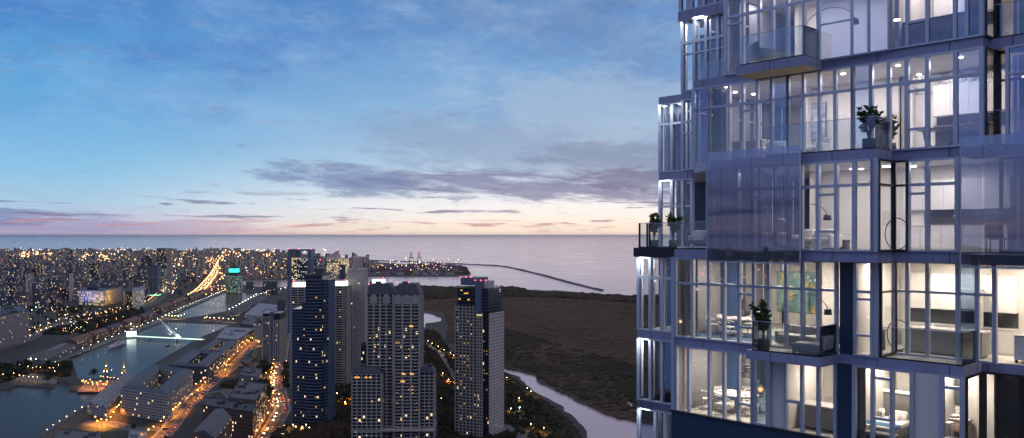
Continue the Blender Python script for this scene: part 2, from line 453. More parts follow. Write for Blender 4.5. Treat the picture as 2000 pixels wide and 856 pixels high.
def facade(name, wall, bay=3.0, fl=3.1, wx=.55, wy=.5, lit=.06, litcol=WARM, strength=1.6, glass=(.03, .04, .06), rough=.8, offz=0.0, dirt=.25):
    """wall with a grid of window openings in metres (uv), some of them with the light on"""
    if name in MATS: return MATS[name]
    mt = bpy.data.materials.new(name); mt.use_nodes = True
    n = N(mt.node_tree); b = mt.node_tree.nodes['Principled BSDF']
    uv = n.new('ShaderNodeUVMap'); u, v = n.sep(uv.outputs[0])[:2]
    u = n.m('DIVIDE', u, bay); v = n.m('DIVIDE', n.m('ADD', v, offz), fl)
    fu, fv = n.m('FRACT', u), n.m('FRACT', v)
    win = n.m('MULTIPLY', n.m('LESS_THAN', n.m('ABSOLUTE', n.m('SUBTRACT', fu, .5)), wx/2), n.m('LESS_THAN', n.m('ABSOLUTE', n.m('SUBTRACT', fv, .5)), wy/2))
    oi = n.new('ShaderNodeObjectInfo')
    wn = n.new('ShaderNodeTexWhiteNoise'); wn.noise_dimensions = '3D'
    n.put(wn.inputs['Vector'], n.comb(n.m('FLOOR', u), n.m('FLOOR', v), n.m('MULTIPLY', oi.outputs['Random'], 91)))
    on = n.m('MULTIPLY', win, n.m('GREATER_THAN', wn.outputs[0], 1-lit))
    g = n.new('ShaderNodeNewGeometry')
    nz = n.noise(g.outputs['Position'], .12, 4, .6)
    tone = n.m('MULTIPLY_ADD', oi.outputs['Random'], .5, .52)
    wallc = n.mix(1.0, n.mix(n.m('MULTIPLY', nz, dirt*2), wall, tuple(c*.55 for c in wall)), n.comb(tone, tone, tone), 'MULTIPLY')
    n.put(b.inputs['Base Color'], n.mix(win, wallc, glass))
    n.put(b.inputs['Roughness'], n.m('MULTIPLY_ADD', win, .12-rough, rough))
    wc = n.mix(wn.outputs[1], litcol, (1.0, .78, .5), 'MIX')
    n.put(b.inputs['Emission Color'], wc); n.put(b.inputs['Emission Strength'], n.m('MULTIPLY', on, n.m('MULTIPLY_ADD', wn.outputs[0], 0.0, strength)))
    try: mt.cycles.emission_sampling = 'NONE'
    except Exception: pass
    MATS[name] = mt
    return mt

ROOF = {
    'dark': pbr('roof_dark', (.055, .058, .07), .8, vscale=.3, var=.3),
    'grey': pbr('roof_grey', (.10, .098, .10), .8, vscale=.3, var=.3),
    'pale': pbr('roof_pale', (.23, .23, .25), .7, vscale=.3, var=.25),
    'slate': pbr('roof_slate', (.035, .045, .07), .6, vscale=.4, var=.25),
    'red': pbr('roof_tiles', (.17, .075, .055), .8, vscale=.4, var=.3),
}
TAKEN = []        # (x, y, radius) of the ground that hand-placed buildings stand on

def poly_world(px, z=0.0):
    return [ground(x, y, z).xy for x, y in px]
def centre(poly): return Vector((sum(p[0] for p in poly)/len(poly), sum(p[1] for p in poly)/len(poly)))
def inset(poly, d):
    c = centre(poly); out = []
    k = len(poly)
    a = sum(poly[i][0]*poly[(i+1) % k][1]-poly[(i+1) % k][0]*poly[i][1] for i in range(k))
    P = [Vector(p) for p in (poly if a > 0 else poly[::-1])]
    for i in range(k):
        p0, p1, p2 = P[i-1], P[i], P[(i+1) % k]
        e1 = (p1-p0).normalized(); e2 = (p2-p1).normalized()
        n1 = Vector((-e1.y, e1.x)); n2 = Vector((-e2.y, e2.x))
        b = (n1+n2); b = b/max(.3, b.length_squared)*2
        out.append(p1+b*d)
    return out

def building(name, label, cat, poly, h, wall, roof='dark', z0=LZ, group=None, parapet=1.0, extras=2, ring=0.0, roofstyle='flat'):
    """footprint (world, any convex polygon) raised to h: walls; parts: roof with its ridge, parapet and plant rooms"""
    c = centre(poly); rad = max((Vector(p)-c).length for p in poly)
    TAKEN.append((c.x, c.y, rad))
    L = [Vector(p)-c for p in poly]
    root = empty(name, (c.x, c.y, z0)); tag(root, label, cat, group)
    w = MB(); r = MB()
    if ring:
        k = len(L); a = sum(L[i][0]*L[(i+1) % k][1]-L[(i+1) % k][0]*L[i][1] for i in range(k))
        if a < 0: L = L[::-1]
        I = inset(L, ring)
        for i in range(k):
            j = (i+1) % k
            q = [L[i], L[j], I[j], I[i]]
            u = (L[j]-L[i]).length
            w.face([(*L[i], 0), (*L[j], 0), (*L[j], h), (*L[i], h)], 0, [(0, 0), (u, 0), (u, h), (0, h)])
            w.face([(*I[j], 0), (*I[i], 0), (*I[i], h), (*I[j], h)], 0, [(0, 0), (u-2*ring, 0), (u-2*ring, h), (0, h)])
            M1 = (L[i]+I[i])/2; M2 = (L[j]+I[j])/2; rh = h+2.6
            r.face([(*L[i], h), (*L[j], h), (*M2, rh), (*M1, rh)]); r.face([(*M1, rh), (*M2, rh), (*I[j], h), (*I[i], h)])
        w.build('wall', wall, root); r.build('roof', ROOF[roof], root)
        return root
    w.prism(L, 0, h, 0)
    w.build('wall', wall, root)
    if roofstyle == 'multi':
        Q = L if (L[1]-L[0]).length < (L[2]-L[1]).length else L[1:]+L[:1]
        for s_ in range(3):
            a0, a1 = s_/3+.02, (s_+1)/3-.02
            q0, q1 = Q[0].lerp(Q[1], a0), Q[0].lerp(Q[1], a1); q3, q2 = Q[3].lerp(Q[2], a0), Q[3].lerp(Q[2], a1)
            M1, M2 = (q0+q1)/2, (q2+q3)/2; rh = h+3.0
            r.face([(*q0, h), (*q1, h), (*M1, rh)]); r.face([(*q2, h), (*q3, h), (*M2, rh)]); r.face([(*q1, h), (*q2, h), (*M2, rh), (*M1, rh)]); r.face([(*q3, h), (*q0, h), (*M1, rh), (*M2, rh)])
            for w_ in range(9):
                pc = M1.lerp(M2, (w_+.5)/9); r.obox((pc.x, pc.y, rh), (1.2, 1.2, 1.6), 0)
    elif roofstyle == 'flat':
        O = inset(L, -.15); I = inset(L, .5)
        k = len(I)
        a = sum(L[i][0]*L[(i+1) % k][1]-L[(i+1) % k][0]*L[i][1] for i in range(k))
        hh = h+parapet
        for i in range(k):
            j = (i+1) % k
            r.face([(*O[i], h-.6), (*O[j], h-.6), (*O[j], hh), (*O[i], hh)]); r.face([(*O[i], hh), (*O[j], hh), (*I[j], hh), (*I[i], hh)])
            r.face([(*I[j], h+.1), (*I[i], h+.1), (*I[i], hh), (*I[j], hh)])
        r.face([(*p, h+.1) for p in I])
        rr = random.Random(int(c.x*7+c.y*3))
        e1 = (I[1]-I[0]).normalized()
        for q in range(extras*2 if c.y < 2300 else extras):
            a_, b_ = rr.uniform(.15, .85), rr.uniform(.15, .85)
            p = (I[0]*(1-a_)+I[1]*a_)*(1-b_)+(I[-1]*(1-a_)+I[2 % k]*a_)*b_
            s = min(rad*.35, rr.uniform(1.5, 6)); a0_ = s*.3
            hz_ = rr.uniform(1.2, 3.4); r.obox((p.x, p.y, h+.1+hz_/2), (s, s*rr.uniform(.6, 1.4), hz_), math.atan2(e1.y, e1.x))
    else:
        # pitched: ridge along the long side of a four-cornered plan
        l1 = (L[1]-L[0]).length; l2 = (L[2]-L[1]).length
        Q = L if l1 < l2 else L[1:]+L[:1]
        M1 = (Q[0]+Q[1])/2; M2 = (Q[2]+Q[3])/2; rh = h+min(4.5, (Q[1]-Q[0]).length*.28)
        d = (M2-M1).normalized()*(0.0 if roofstyle == 'gable' else (Q[1]-Q[0]).length*.4)
        N1, N2 = M1+d, M2-d
        r.face([(*Q[0], h), (*Q[1], h), (*N1, rh)]); r.face([(*Q[2], h), (*Q[3], h), (*N2, rh)])
        r.face([(*Q[1], h), (*Q[2], h), (*N2, rh), (*N1, rh)]); r.face([(*Q[3], h), (*Q[0], h), (*N1, rh), (*N2, rh)])
    r.build('roof', ROOF[roof], root)
    return root

def quad_px(*px, z=0.0): return poly_world(px, z)
def rect(cx, cy, w, l, rz=GA):
    X = Vector((math.cos(rz), math.sin(rz))); Y = Vector((-math.sin(rz), math.cos(rz))); c = Vector((cx, cy))
    return [c-X*w/2-Y*l/2, c+X*w/2-Y*l/2, c+X*w/2+Y*l/2, c-X*w/2+Y*l/2]

# ---- facades
F_white = facade('facade_white_bands', (.66, .60, .55), 3.4, 3.1, .62, .5, .05, WARM, 1.4)
F_brick = facade('facade_brick', (.26, .12, .085), 3.6, 3.6, .4, .5, .10, WARM, 1.6)
F_bricklit = facade('facade_brick_lit', (.24, .13, .09), 3.4, 3.4, .5, .5, .22, (1, .62, .2), 1.2)
F_pink = facade('facade_pale_stone', (.78, .60, .54), 3.2, 4.2, .36, .62, .03, WARM, 1.2, dirt=.15)
F_grey = facade('facade_grey', (.22, .25, .30), 3.2, 3.1, .5, .5, .07, WARM, 1.8)
F_slate = facade('facade_slate', (.11, .14, .19), 3.2, 3.1, .6, .55, .07, WARM, 1.8)
F_beige = facade('facade_beige', (.48, .42, .37), 3.0, 3.0, .45, .5, .06, WARM, 1.5)
F_rose = facade('facade_rose', (.46, .33, .33), 3.0, 3.0, .45, .5, .06, WARM, 1.5)
F_glass = facade('facade_dark_glass', (.045, .06, .09), 1.6, 3.3, .86, .74, .07, WARM, 1.3, rough=.35)
F_bright = facade('facade_bright_windows', (.30, .28, .24), 2.6, 3.3, .75, .5, .62, (1.0, .74, .30), 1.5)
F_office = facade('facade_green_windows', (.08, .12, .13), 2.6, 3.3, .7, .5, .33, (.5, 1.0, .75), .8)
F_hall = facade('facade_hall', (.22, .22, .24), 5, 4.5, .5, .4, .12, WARM, 1.2)

# ---- the dock side, hand placed ------------------------------------------
building('courtyard_apartment_block', 'white banded courtyard apartment block with a dark slate roof beside the lower dock', 'apartment block',
         quad_px((236, 812), (328, 829), (377, 771), (296, 757)), 29, F_white, 'slate', ring=17)
building('long_quay_building', 'long pale quay building with ridged roof between lower dock and white courtyard block', 'building',
         quad_px((171, 811), (207, 823), (264, 757), (247, 747)), 12, F_white, 'pale', roofstyle='multi')
building('courtyard_office_block', 'dark office block round a courtyard with blue slate roof behind the white one', 'office block',
         quad_px((333, 713), (405, 717), (437, 689), (376, 684), z=24), 22, F_slate, 'slate', ring=18)
building('brick_court_building', 'brick building with pale rimmed flat roof north of the dark office block', 'building',
         quad_px((380, 687), (437, 689), (464, 667), (421, 664), z=24), 22, F_bricklit, 'slate', ring=16)
building('flat_roofed_hall', 'broad low hall with pale flat roof and lamplit front near the bridge', 'hall',
         quad_px((421, 661), (464, 664), (498, 642), (441, 639), z=20), 18, F_bricklit, 'pale', extras=5)
building('quay_warehouse', 'narrow dark warehouse lining the east quay opposite the bridge', 'warehouse',
         quad_px((299, 720), (313, 724), (381, 683), (370, 679), z=12), 10, F_slate, 'dark', roofstyle='gable')
building('brick_apartment_block', 'tall brick block with rows of yellow lit top windows', 'apartment block',
         quad_px((446, 777), (499, 783), (521, 751), (468, 744), z=37), 35, F_bricklit, 'grey', extras=4)
building('gabled_brick_block', 'dark brick block with flat roof beneath the tall yellow lit one', 'apartment block',
         quad_px((396, 792), (494, 806), (500, 787), (398, 776), z=34), 32, F_brick, 'dark', extras=4)
building('glass_roofed_building', 'building with long pale pitched roof at the bottom edge by the orange street', 'building',
         quad_px((376, 845), (421, 857), (453, 816), (420, 799), z=40), 38, F_brick, 'grey', roofstyle='gable')
building('low_rough_building', 'low narrow building with weathered roof between trees and the lamplit street', 'building',
         quad_px((470, 706), (484, 712), (501, 686), (487, 682), z=9), 7, F_brick, 'grey', extras=3)
building('low_terrace_building', 'low grey building with pale roof beside the parking lot', 'building',
         quad_px((466, 733), (502, 738), (512, 722), (478, 717), z=12), 10, F_grey, 'grey', extras=3)
building('small_corner_house', 'small pale roofed house at the bottom edge beside the lawn', 'house',
         quad_px((96, 862), (190, 870), (196, 848), (118, 842), z=8), 7, F_white, 'grey', extras=2)
building('kiosk_building', 'small pale kiosk with flat roof on the corner below the courtyard block', 'kiosk',
         quad_px((250, 862), (282, 868), (286, 846), (254, 841), z=5), 4, F_white, 'pale', extras=1)
building('north_quay_hall', 'long hall with bluish pale roof on the east bank of the teal lit dock', 'hall',
         quad_px((476, 616), (530, 620), (560, 598), (505, 592), z=12), 10, F_hall, 'pale', extras=5)
building('dock_edge_shed', 'narrow dark shed along the east edge of the teal lit dock', 'shed',
         quad_px((447, 612), (458, 615), (520, 583), (508, 580), z=10), 8, F_slate, 'dark', roofstyle='gable')
building('inner_dock_hall', 'grey hall standing behind the dock edge shed', 'hall',
         quad_px((468, 633), (520, 637), (540, 622), (490, 617), z=12), 10, F_hall, 'grey', extras=4)
building('cube_office_block', 'dark violet cube of an office block before the far harbour basin', 'office block',
         rect(ground(525, 577).x, ground(525, 577).y+25, 46, 46), 42, F_slate, 'dark', extras=2)
building('brown_terrace_block', 'brown mid rise block at the foot of the grey slab tower', 'apartment block',
         rect(ground(505, 668).x, ground(505, 668).y+14, 20, 40), 34, F_beige, 'dark')
# west bank
building('grey_dock_hall', 'long grey roofed hall at the head of the west quay, lamp at its end', 'hall',
         quad_px((48, 698), (80, 705), (150, 676), (122, 671), z=10), 8, F_hall, 'grey', roofstyle='multi')
for i, (pa, pb, lab, rf) in enumerate([
        ((150, 684), (182, 671), 'red brick warehouse with lit ground floor next to the white ship', 'red'),
        ((186, 670), (214, 659), 'brick warehouse with pink lamplit roof edge behind the white ship', 'red'),
        ((218, 657), (242, 648), 'brick warehouse standing just before the glowing pavilion', 'dark'),
        ((250, 644), (276, 634), 'brick warehouse just behind the glowing pavilion', 'red'),
        ((280, 632), (304, 622), 'long brick warehouse facing the bridge mast across the water', 'dark'),
        ((316, 614), (338, 604), 'reddish warehouse at the corner of the teal lit dock', 'red'),
        ((344, 601), (366, 592), 'reddish warehouse midway along the teal lit dock', 'red'),
        ((372, 589), (394, 581), 'dark warehouse at the far end of the teal lit dock', 'dark'),
        ((400, 578), (420, 571), 'small far warehouse beside the teal lit tower', 'red')]):
    a, b = ground(*pa).xy, ground(*pb).xy
    d = (b-a).normalized(); p_ = Vector((-d.y, d.x))
    building('dock_warehouse', lab, 'warehouse', [a-d*0+p_*0, b+p_*0, b+p_*22, a+p_*22][::-1], 13, F_brick, rf, roofstyle='gable', group='old warehouses along the west quay')
building('long_white_shed', 'long low shed with pale twin roof strips behind the quay hall', 'shed',
         quad_px((84, 690), (96, 694), (176, 656), (166, 653), z=9), 7, F_hall, 'pale', roofstyle='gable')
building('classical_ministry', 'huge pale stone ministry with a dark glazed middle at the frame edge', 'building',
         quad_px((-70, 700), (57, 669), (40, 655), (-100, 680)), 58, F_pink, 'slate', extras=4)
building('ministry_wing', 'dark recessed wing rising between the pale stone ministry blocks', 'building',
         quad_px((20, 677.5), (33, 674.5), (20, 660), (5, 663)), 61, F_slate, 'dark')
# lit palace
pal = building('domed_palace', 'palace flooded with blue and violet light beneath a small dome', 'palace',
         quad_px((152, 597), (203, 600), (212, 593), (165, 589)), 42, facade('facade_palace', (.42, .38, .36), 6.5, 8, .42, .6, .55, (1, .72, .3), 1.0, dirt=.1), 'slate', extras=0)
_c = centre(quad_px((152, 597), (203, 600), (212, 593), (165, 589)))
m = MB(); m.lathe([(15, 0), (15, 8), (14, 9), (11, 15), (6, 20), (2, 22), (1, 28), (.2, 30)], (0, -6, 42), 14)
m.build('dome', ROOF['slate'], pal)
building('palace_annex', 'long palace wing flooded with golden light', 'palace wing',
         quad_px((205, 600), (229, 593), (238, 588), (213, 594)), 44, F_pink, 'slate', extras=2)
building('striped_office_block', 'white striped office block lit from below beside the avenue', 'office block',
         quad_px((263, 609), (282, 603), (276, 597), (258, 602)), 52, facade('facade_white_stripes', (.62, .58, .55), 3, 3.6, .9, .45, .25, WHITE, 1.0), 'pale')
building('dark_office_block', 'dark office block leaning against the white striped one', 'office block',
         quad_px((244, 604), (262, 602), (256, 593), (240, 595)), 44, F_glass, 'dark')

# ---- towers of the old centre: (left px, right px, base y, top y, facade, roof, name, label)
def px_tower(x0, x1, yb, yt, fac, roof, name, label, cat='tower', depth=1.0, rz=GA, group=None, extras=1):
    D = EYE*FPX/(yb-HOR); w = (x1-x0)/FPX*D
    cx = ((x0+x1)/2-1000)/FPX*D
    h = EYE-(yt-HOR)*D/FPX-LZ
    return building(name, label, cat, rect(cx, D+w*depth/2, w*.92, w*depth*.8, rz), h, fac, roof, group=group, extras=extras, parapet=1.5)
px_tower(20, 36, 575, 514, F_slate, 'dark', 'slab_tower', 'dark slab tower with a rose coloured neighbour in the old town')
px_tower(36.5, 41, 576, 516, F_rose, 'dark', 'slender_tower', 'slender rose tower joined to a dark slab tower')
px_tower(0, 8, 572, 528, F_rose, 'grey', 'narrow_tower', 'narrow rose tower at the very edge of the old town')
px_tower(131, 140, 560, 488.5, F_slate, 'dark', 'slab_tower', 'lone dark slab tower rising over the city horizon')
px_tower(179, 191, 572, 517, F_glass, 'dark', 'glass_tower', 'black glass tower standing behind the blue lit palace')
px_tower(266, 284, 580, 520, F_slate, 'dark', 'office_tower', 'broad dark office tower behind the green rimmed tower')
px_tower(273, 295, 556, 501, F_slate, 'dark', 'office_tower', 'wide black office tower with a red beacon on the roof')
t = px_tower(284, 307, 579, 519, facade('facade_white_fins', (.46, .52, .56), 4.2, 60, .66, .98, .0, WHITE, 1.0, glass=(.02, .05, .07)), 'dark', 'finned_tower', 'dark tower with white fins and a green lit rim')
D_ = EYE*FPX/(579-HOR); w_ = 23/FPX*D_
m = MB(); P_ = [Vector(p)-centre(rect(((295.5)-1000)/FPX*D_, D_+w_/2, w_*.92, w_*.8)) for p in rect((295.5-1000)/FPX*D_, D_+w_/2, w_*.92, w_*.8)]
m.prism(inset(P_, -.6), t.children[0].dimensions.z-2.2, t.children[0].dimensions.z-.7)
m.build('rim_light', glow('green_rim_light', (.25, 1, .62), 3), t)
px_tower(311, 322, 573, 525, F_office, 'dark', 'office_tower', 'speckled office tower between finned and twin black towers')
px_tower(303, 325, 560, 486, F_glass, 'dark', 'glass_tower', 'tallest black tower of the old centre with rooftop mast')
px_tower(325, 334, 562, 488, F_beige, 'dark', 'slender_tower', 'pale slender tower joined to the tallest black tower')
px_tower(136, 153, 588, 553, F_grey, 'dark', 'office_block', 'grey block carrying the peach bell tower', 'office block')
D_ = EYE*FPX/(589-HOR)
bt = empty('bell_tower', ((144.5-1000)/FPX*D_, D_-16, LZ)); tag(bt, 'slender peach lit bell tower with a pointed spire near the palace', 'tower')
m = MB(); m.box(-4.5, 4.5, -4.5, 4.5, 0, 70); m.box(-3.4, 3.4, -3.4, 3.4, 70, 84); m.build('shaft', pbr('peach_stone', (.6, .45, .33), .8, vscale=.3), bt)
m = MB(); m.lathe([(4, 84), (2.4, 92), (1, 104), (.2, 116)], n=8); m.build('spire', ROOF['slate'], bt)

# ---- teal lit tower
D_ = EYE*FPX/(574-HOR); X_ = (453-1000)/FPX*D_
tt = building('teal_lit_tower', 'office tower with a glowing teal crown at the far end of the dock', 'tower', rect(X_, D_+24, 50, 40), 62, F_office, 'dark', extras=0)
M_TEAL = glow('teal_screen', (.06, .80, .72), 1.5); M_TEALD = glow('added_teal_glow', (.03, .42, .40), .5)
for z_ in (8, 24, 40, 54):
    m = MB(); m.box(-25.3, 25.3, -20.4, -20.1, z_, z_+2.2); m.build('added_teal_band', M_TEALD, tt)  # glowing strips added in place of teal light falling on the facade
m = MB(); m.box(-17, 17, -15, 15, 63, 70); m.box(-10, 10, -9, 9, 84, 90); m.build('crown_base', ROOF['dark'], tt)
m = MB(); m.rbox((0, -1, 77), (31, 26, 14), 3); m.build('crown_light', M_TEAL, tt)
def lamp_light(name, loc, col, power, radius=1.0, label=None, group=None, target=None, cone=85):
    """a small floodlight: fixture mesh with the lamp itself as its child"""
    root = empty(name, loc); tag(root, label, 'floodlight', group)
    m = MB(); m.lathe([(.2, -1.2), (.5, -1.1), (.7, -.3), (.9, 0)], n=8); m.build('housing', pbr('lamp_metal', (.1, .1, .1), .5, .8), root)
    l = bpy.data.lights.new('lamp', 'SPOT' if target is not None else 'POINT'); l.energy = power; l.color = col; l.shadow_soft_size = min(radius, .5)
    if target is not None: l.spot_size = R(cone); l.spot_blend = .6
    o = bpy.data.objects.new('lamp', l); COL.objects.link(o); o.parent = root; o.location = (0, 0, radius*.5+.1)
    if target is not None: o.rotation_euler = (Vector(target)-Vector(loc)).to_track_quat('-Z', 'Y').to_euler()
    return root
p = ground(152, 599); q = ground(203, 603)
for i, (f_, col) in enumerate([(.06, (.14, .24, 1)), (.28, (.45, .42, .9)), (.5, (1, .75, .3)), (.72, (.5, .42, .8)), (.94, (.14, .24, 1))]):
    a = p.lerp(q, f_); lamp_light('floodlight', (a.x, a.y-12, LZ+2), col, 120000 if i != 2 else 90000, 1.5, 'floodlight shining on the palace front', 'floodlights before the palace', target=(a.x, a.y+3, LZ+22), cone=100)
p = ground(205, 604); q = ground(231, 597)
for f_ in (.15, .5, .85):
    a = p.lerp(q, f_); lamp_light('floodlight', (a.x+10, a.y-10, LZ+5), (1, .66, .20), 160000, 1.5, 'golden floodlight shining on the palace wing', 'floodlights before the palace wing', target=(a.x-3, a.y+10, LZ+24), cone=100)
a = ground(273, 611); lamp_light('floodlight', (a.x, a.y-12, LZ+4), (1, .85, .8), 70000, 1.5, 'white floodlight below the striped office block', target=(a.x, a.y+8, LZ+26), cone=100)

# ================================================================== PUERTO towers with modelled facades
G_blue = facade('tower_glass_blue', (.028, .045, .08), 1.5, 3.3, .9, .8, .012, WARM, 1.4, glass=(.015, .028, .06), rough=.25)
G_dark = facade('tower_glass_dark', (.03, .034, .045), 2.0, 3.2, .9, .8, .012, WARM, 1.4, glass=(.015, .02, .03), rough=.3)
C_blue = pbr('blue_concrete', (.10, .14, .21), .55, vscale=.2, var=.15)
C_grey = pbr('grey_concrete', (.44, .375, .32), .7, vscale=.2, var=.15)
C_pale = pbr('pale_concrete', (.50, .45, .41), .7, vscale=.2, var=.15)
C_pink = pbr('warm_concrete_sunset_tint', (.62, .50, .44), .7, vscale=.2, var=.12)  # also holds the sunset tint painted on the dark crowned tower's side
C_dark = pbr('dark_concrete', (.06, .065, .08), .7, vscale=.2, var=.2)
M_RED = glow('red_beacon', (1, .04, .06), 14, False)
M_WIN = [glow('window_light_amber', (1, .52, .14), 1.1, False), glow('window_light_cream', (1, .76, .36), 1.0, False)]
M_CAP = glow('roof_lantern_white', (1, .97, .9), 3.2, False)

def relief(m, x0, x1, y0, y1, z0, z1, fl=3.2, bay=4.0, band=.9, out=.5, pier=.8, sides='fblr', po=None):
    """floor bands and piers in front of a box"""
    z = z0
    po = out+.12 if po is None else po
    if band:
        while z < z1-.5:
            m.box(x0-out, x1+out, y0-out, y1+out, z, z+band); z += fl
    if pier:
        k = max(1, round((x1-x0)/bay)); 
        for i in range(k+1):
            x = x0+(x1-x0)*i/k
            if 'f' in sides: m.box(x-pier/2, x+pier/2, y0-po, y0+.2, z0, z1)
            if 'b' in sides: m.box(x-pier/2, x+pier/2, y1-.2, y1+po, z0, z1)
        k = max(1, round((y1-y0)/bay))
        for i in range(k+1):
            y = y0+(y1-y0)*i/k
            if 'l' in sides: m.box(x0-po, x0+.2, y-pier/2, y+pier/2, z0, z1)
            if 'r' in sides: m.box(x1-.2, x1+po, y-pier/2, y+pier/2, z0, z1)

def tower_root(name, label, cx, cyy, rz=0.0, rad=25):
    TAKEN.append((cx, cyy, rad)); t = empty(name, (cx, cyy, LZ), rz); return tag(t, label, 'tower')
def lit_windows(root, n_, x0, x1, y, z0, z1, fl=3.2, bay=4.0, out=.15, size=(2.4, 1.5), seed=1, side='f'):
    rr = random.Random(seed); seen = set(); n_ = max(3, int(n_*.95)); size = (size[0]*.7, size[1]*.7)
    kx = max(1, round((x1-x0)/bay)); kz = int((z1-z0)/fl); tries = 0
    while len(seen) < n_ and tries < 500:
        tries += 1
        i, j = rr.randrange(kx), rr.randrange(kz)
        if (i, j) in seen: continue
        seen.add((i, j))
        x = x0+(x1-x0)*(i+.5)/kx; z = z0+fl*j+.9+(fl-.9)/2
        m = MB(); w = size[0]*rr.choice((.5, .8, 1.0))
        if side == 'f': m.box(x-w/2, x+w/2, y-out, y+.1, z-size[1]/2, z+size[1]/2)
        else: m.box(y-.1, y+out, x-w/2, x+w/2, z-size[1]/2, z+size[1]/2)
        m.build('window', rr.choice(M_WIN), root)
def beacon(root, *pts, r=.45):
    for p in pts:
        m = MB(); m.ball(p, r, 6, 4); m.build('beacon', M_RED, root)

# T1 blue stepped tower
k = 864/FPX
t = tower_root('blue_stepped_tower', 'tall navy blue stepped tower in front of the pale ones', (604.5-1000)*k, 864+18)
m = MB(); m.box(-18.3, -4, -14, 18, 0, 122); m.box(-4.0, 13, -18, 18, 0, 156); m.box(13, 18.6, -13, 17, 0, 152); m.build('glass_body', G_blue, t)
m = MB(); relief(m, -18.3, -4.2, -14, 17.8, 0, 122, 3.3, 2.2, .8, .5, .35); relief(m, 13.2, 18.6, -13, 16.8, 0, 152, 3.3, 2.0, 1.0, .5, .5); m.build('facade_frame', C_blue, t)
m = MB()
for i in range(47):                                            # rounded balconies up the bowed front
    z = i*3.3; V = []
    for j in range(9):
        a = math.pi*j/8; V.append((4.5-math.cos(a)*8.8, -18-math.sin(a)*3.4))
    m.prism(V, z, z+1.0)
m.build('bowed_balcony', C_blue, t)
m = MB(); m.box(-4.4, 13.4, -18.4, 18.4, 156, 158); m.box(3, 11, -8, 8, 158, 163.5); m.box(-11, -5, -6, 4, 122, 128.5); m.build('roof', C_dark, t)
m = MB(); m.tube([(7, 0, 163), (7, 0, 172)], .25, 5); m.build('mast', C_dark, t); beacon(t, (7, 0, 172.4))
lit_windows(t, 9, -17, -5, -14, 10, 118, 3.3, 3, .7, (1.4, 1.2), 3); lit_windows(t, 12, 5, 18, -17.9, 20, 150, 3.3, 4, 3.6, (1.4, 1.2), 5)
# T2 / T3: pale twins with white lit roofs
for (x0, x1, D, yt, lab, sd, nl) in [(568, 616, 1094, 551, 'pale tower with a white lit roof half hidden by the navy stepped tower', 11, 4), (642, 677, 1113, 549, 'pale banded tower with a white lit roof behind the navy tower', 12, 10)]:
    k = D/FPX; w = (x1-x0)*k; h = EYE-(yt-HOR)*k-LZ
    t = tower_root('lantern_roofed_tower', lab, ((x0+x1)/2-1000)*k, D+14); t['group'] = 'twin towers with white lit roofs'
    m = MB(); m.box(-w/2, w/2, -13, 13, 0, h-7); m.build('glass_body', G_dark, t)
    m = MB(); relief(m, -w/2, w/2-5.5, -13, 13, 0, h-7.5, 3.1, 9, 1.25, .9, .8); relief(m, w/2-5, w/2, -13.3, 12.8, 0, h-7.5, 3.1, 2.5, .9, .5, .9); m.build('facade_frame', C_grey, t)
    m = MB(); m.box(-w/2-.6, w/2+.6, -13.6, 13.6, h-7.4, h-6.6); m.box(-w/2+1, w/2-2, -11, 11, h-.4, h+.5); m.build('roof', C_grey, t)
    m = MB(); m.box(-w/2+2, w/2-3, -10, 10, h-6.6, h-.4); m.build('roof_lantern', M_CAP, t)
    beacon(t, (-w/2+2, -10, h+1), (w/2-3, -10, h+1))
    lit_windows(t, nl, -w/2+1, w/2-7, -13, 20, h-20, 3.1, 4, 1.0, (3.0, 1.3), sd)
# T4: slender tower with a round crown
k = 1150/FPX; t = tower_root('round_crowned_tower', 'slender pale tower topped by a tapering round drum', (695.5-1000)*k, 1150+13)
m = MB(); m.box(-11.4, 11.4, -11, 11, 0, 151); m.build('glass_body', G_dark, t)
m = MB(); relief(m, -11.4, 11.4, -11, 11, 0, 151, 3.1, 3.3, 1.5, .5, 1.5); m.box(-12.2, 12.2, -11.8, 11.8, 151, 152.5); m.build('facade_frame', C_pale, t)
m = MB(); m.lathe([(7.4, 152), (6.2, 166), (6.6, 167), (6.6, 169), (5.8, 169)], n=20); m.build('drum', C_pink, t)
lit_windows(t, 6, -11, 11, -11, 20, 145, 3.1, 3.3, .4, (1.4, 1.2), 9)
# T5: twin shafts with arched tops and lower shoulders
k = 780/FPX; t = tower_root('twin_shaft_tower', 'largest grey twin tower with arched dormers and stepped shoulders', (767-1000)*k, 780+20, 0, 40)
m = MB(); m.box(-25, -1, -12, 16, 0, 143); m.box(1, 24.3, -17, 16, 0, 143); m.box(-1, 1, -8, 14, 0, 140); m.box(-37, -10, -24, -12.2, 0, 71); m.box(24.4, 37.5, -14, 8, 0, 70)
m.build('glass_body', G_dark, t)
m = MB()
relief(m, -25, -1, -12, 16, 0, 142, 3.15, 6, .9, .4, 1.5); relief(m, -37, -10, -24, -12.2, 0, 71, 3.15, 4.6, .9, .4, .9, 'flr')
relief(m, 1, 24.3, -17, 16, 0, 142, 3.15, 7.7, .9, .35, 1.8); relief(m, 24.6, 37.5, -14, 8, 0, 70, 3.15, 4.3, .9, .4, .8, 'fbr')
m.build('facade_frame', C_grey, t)
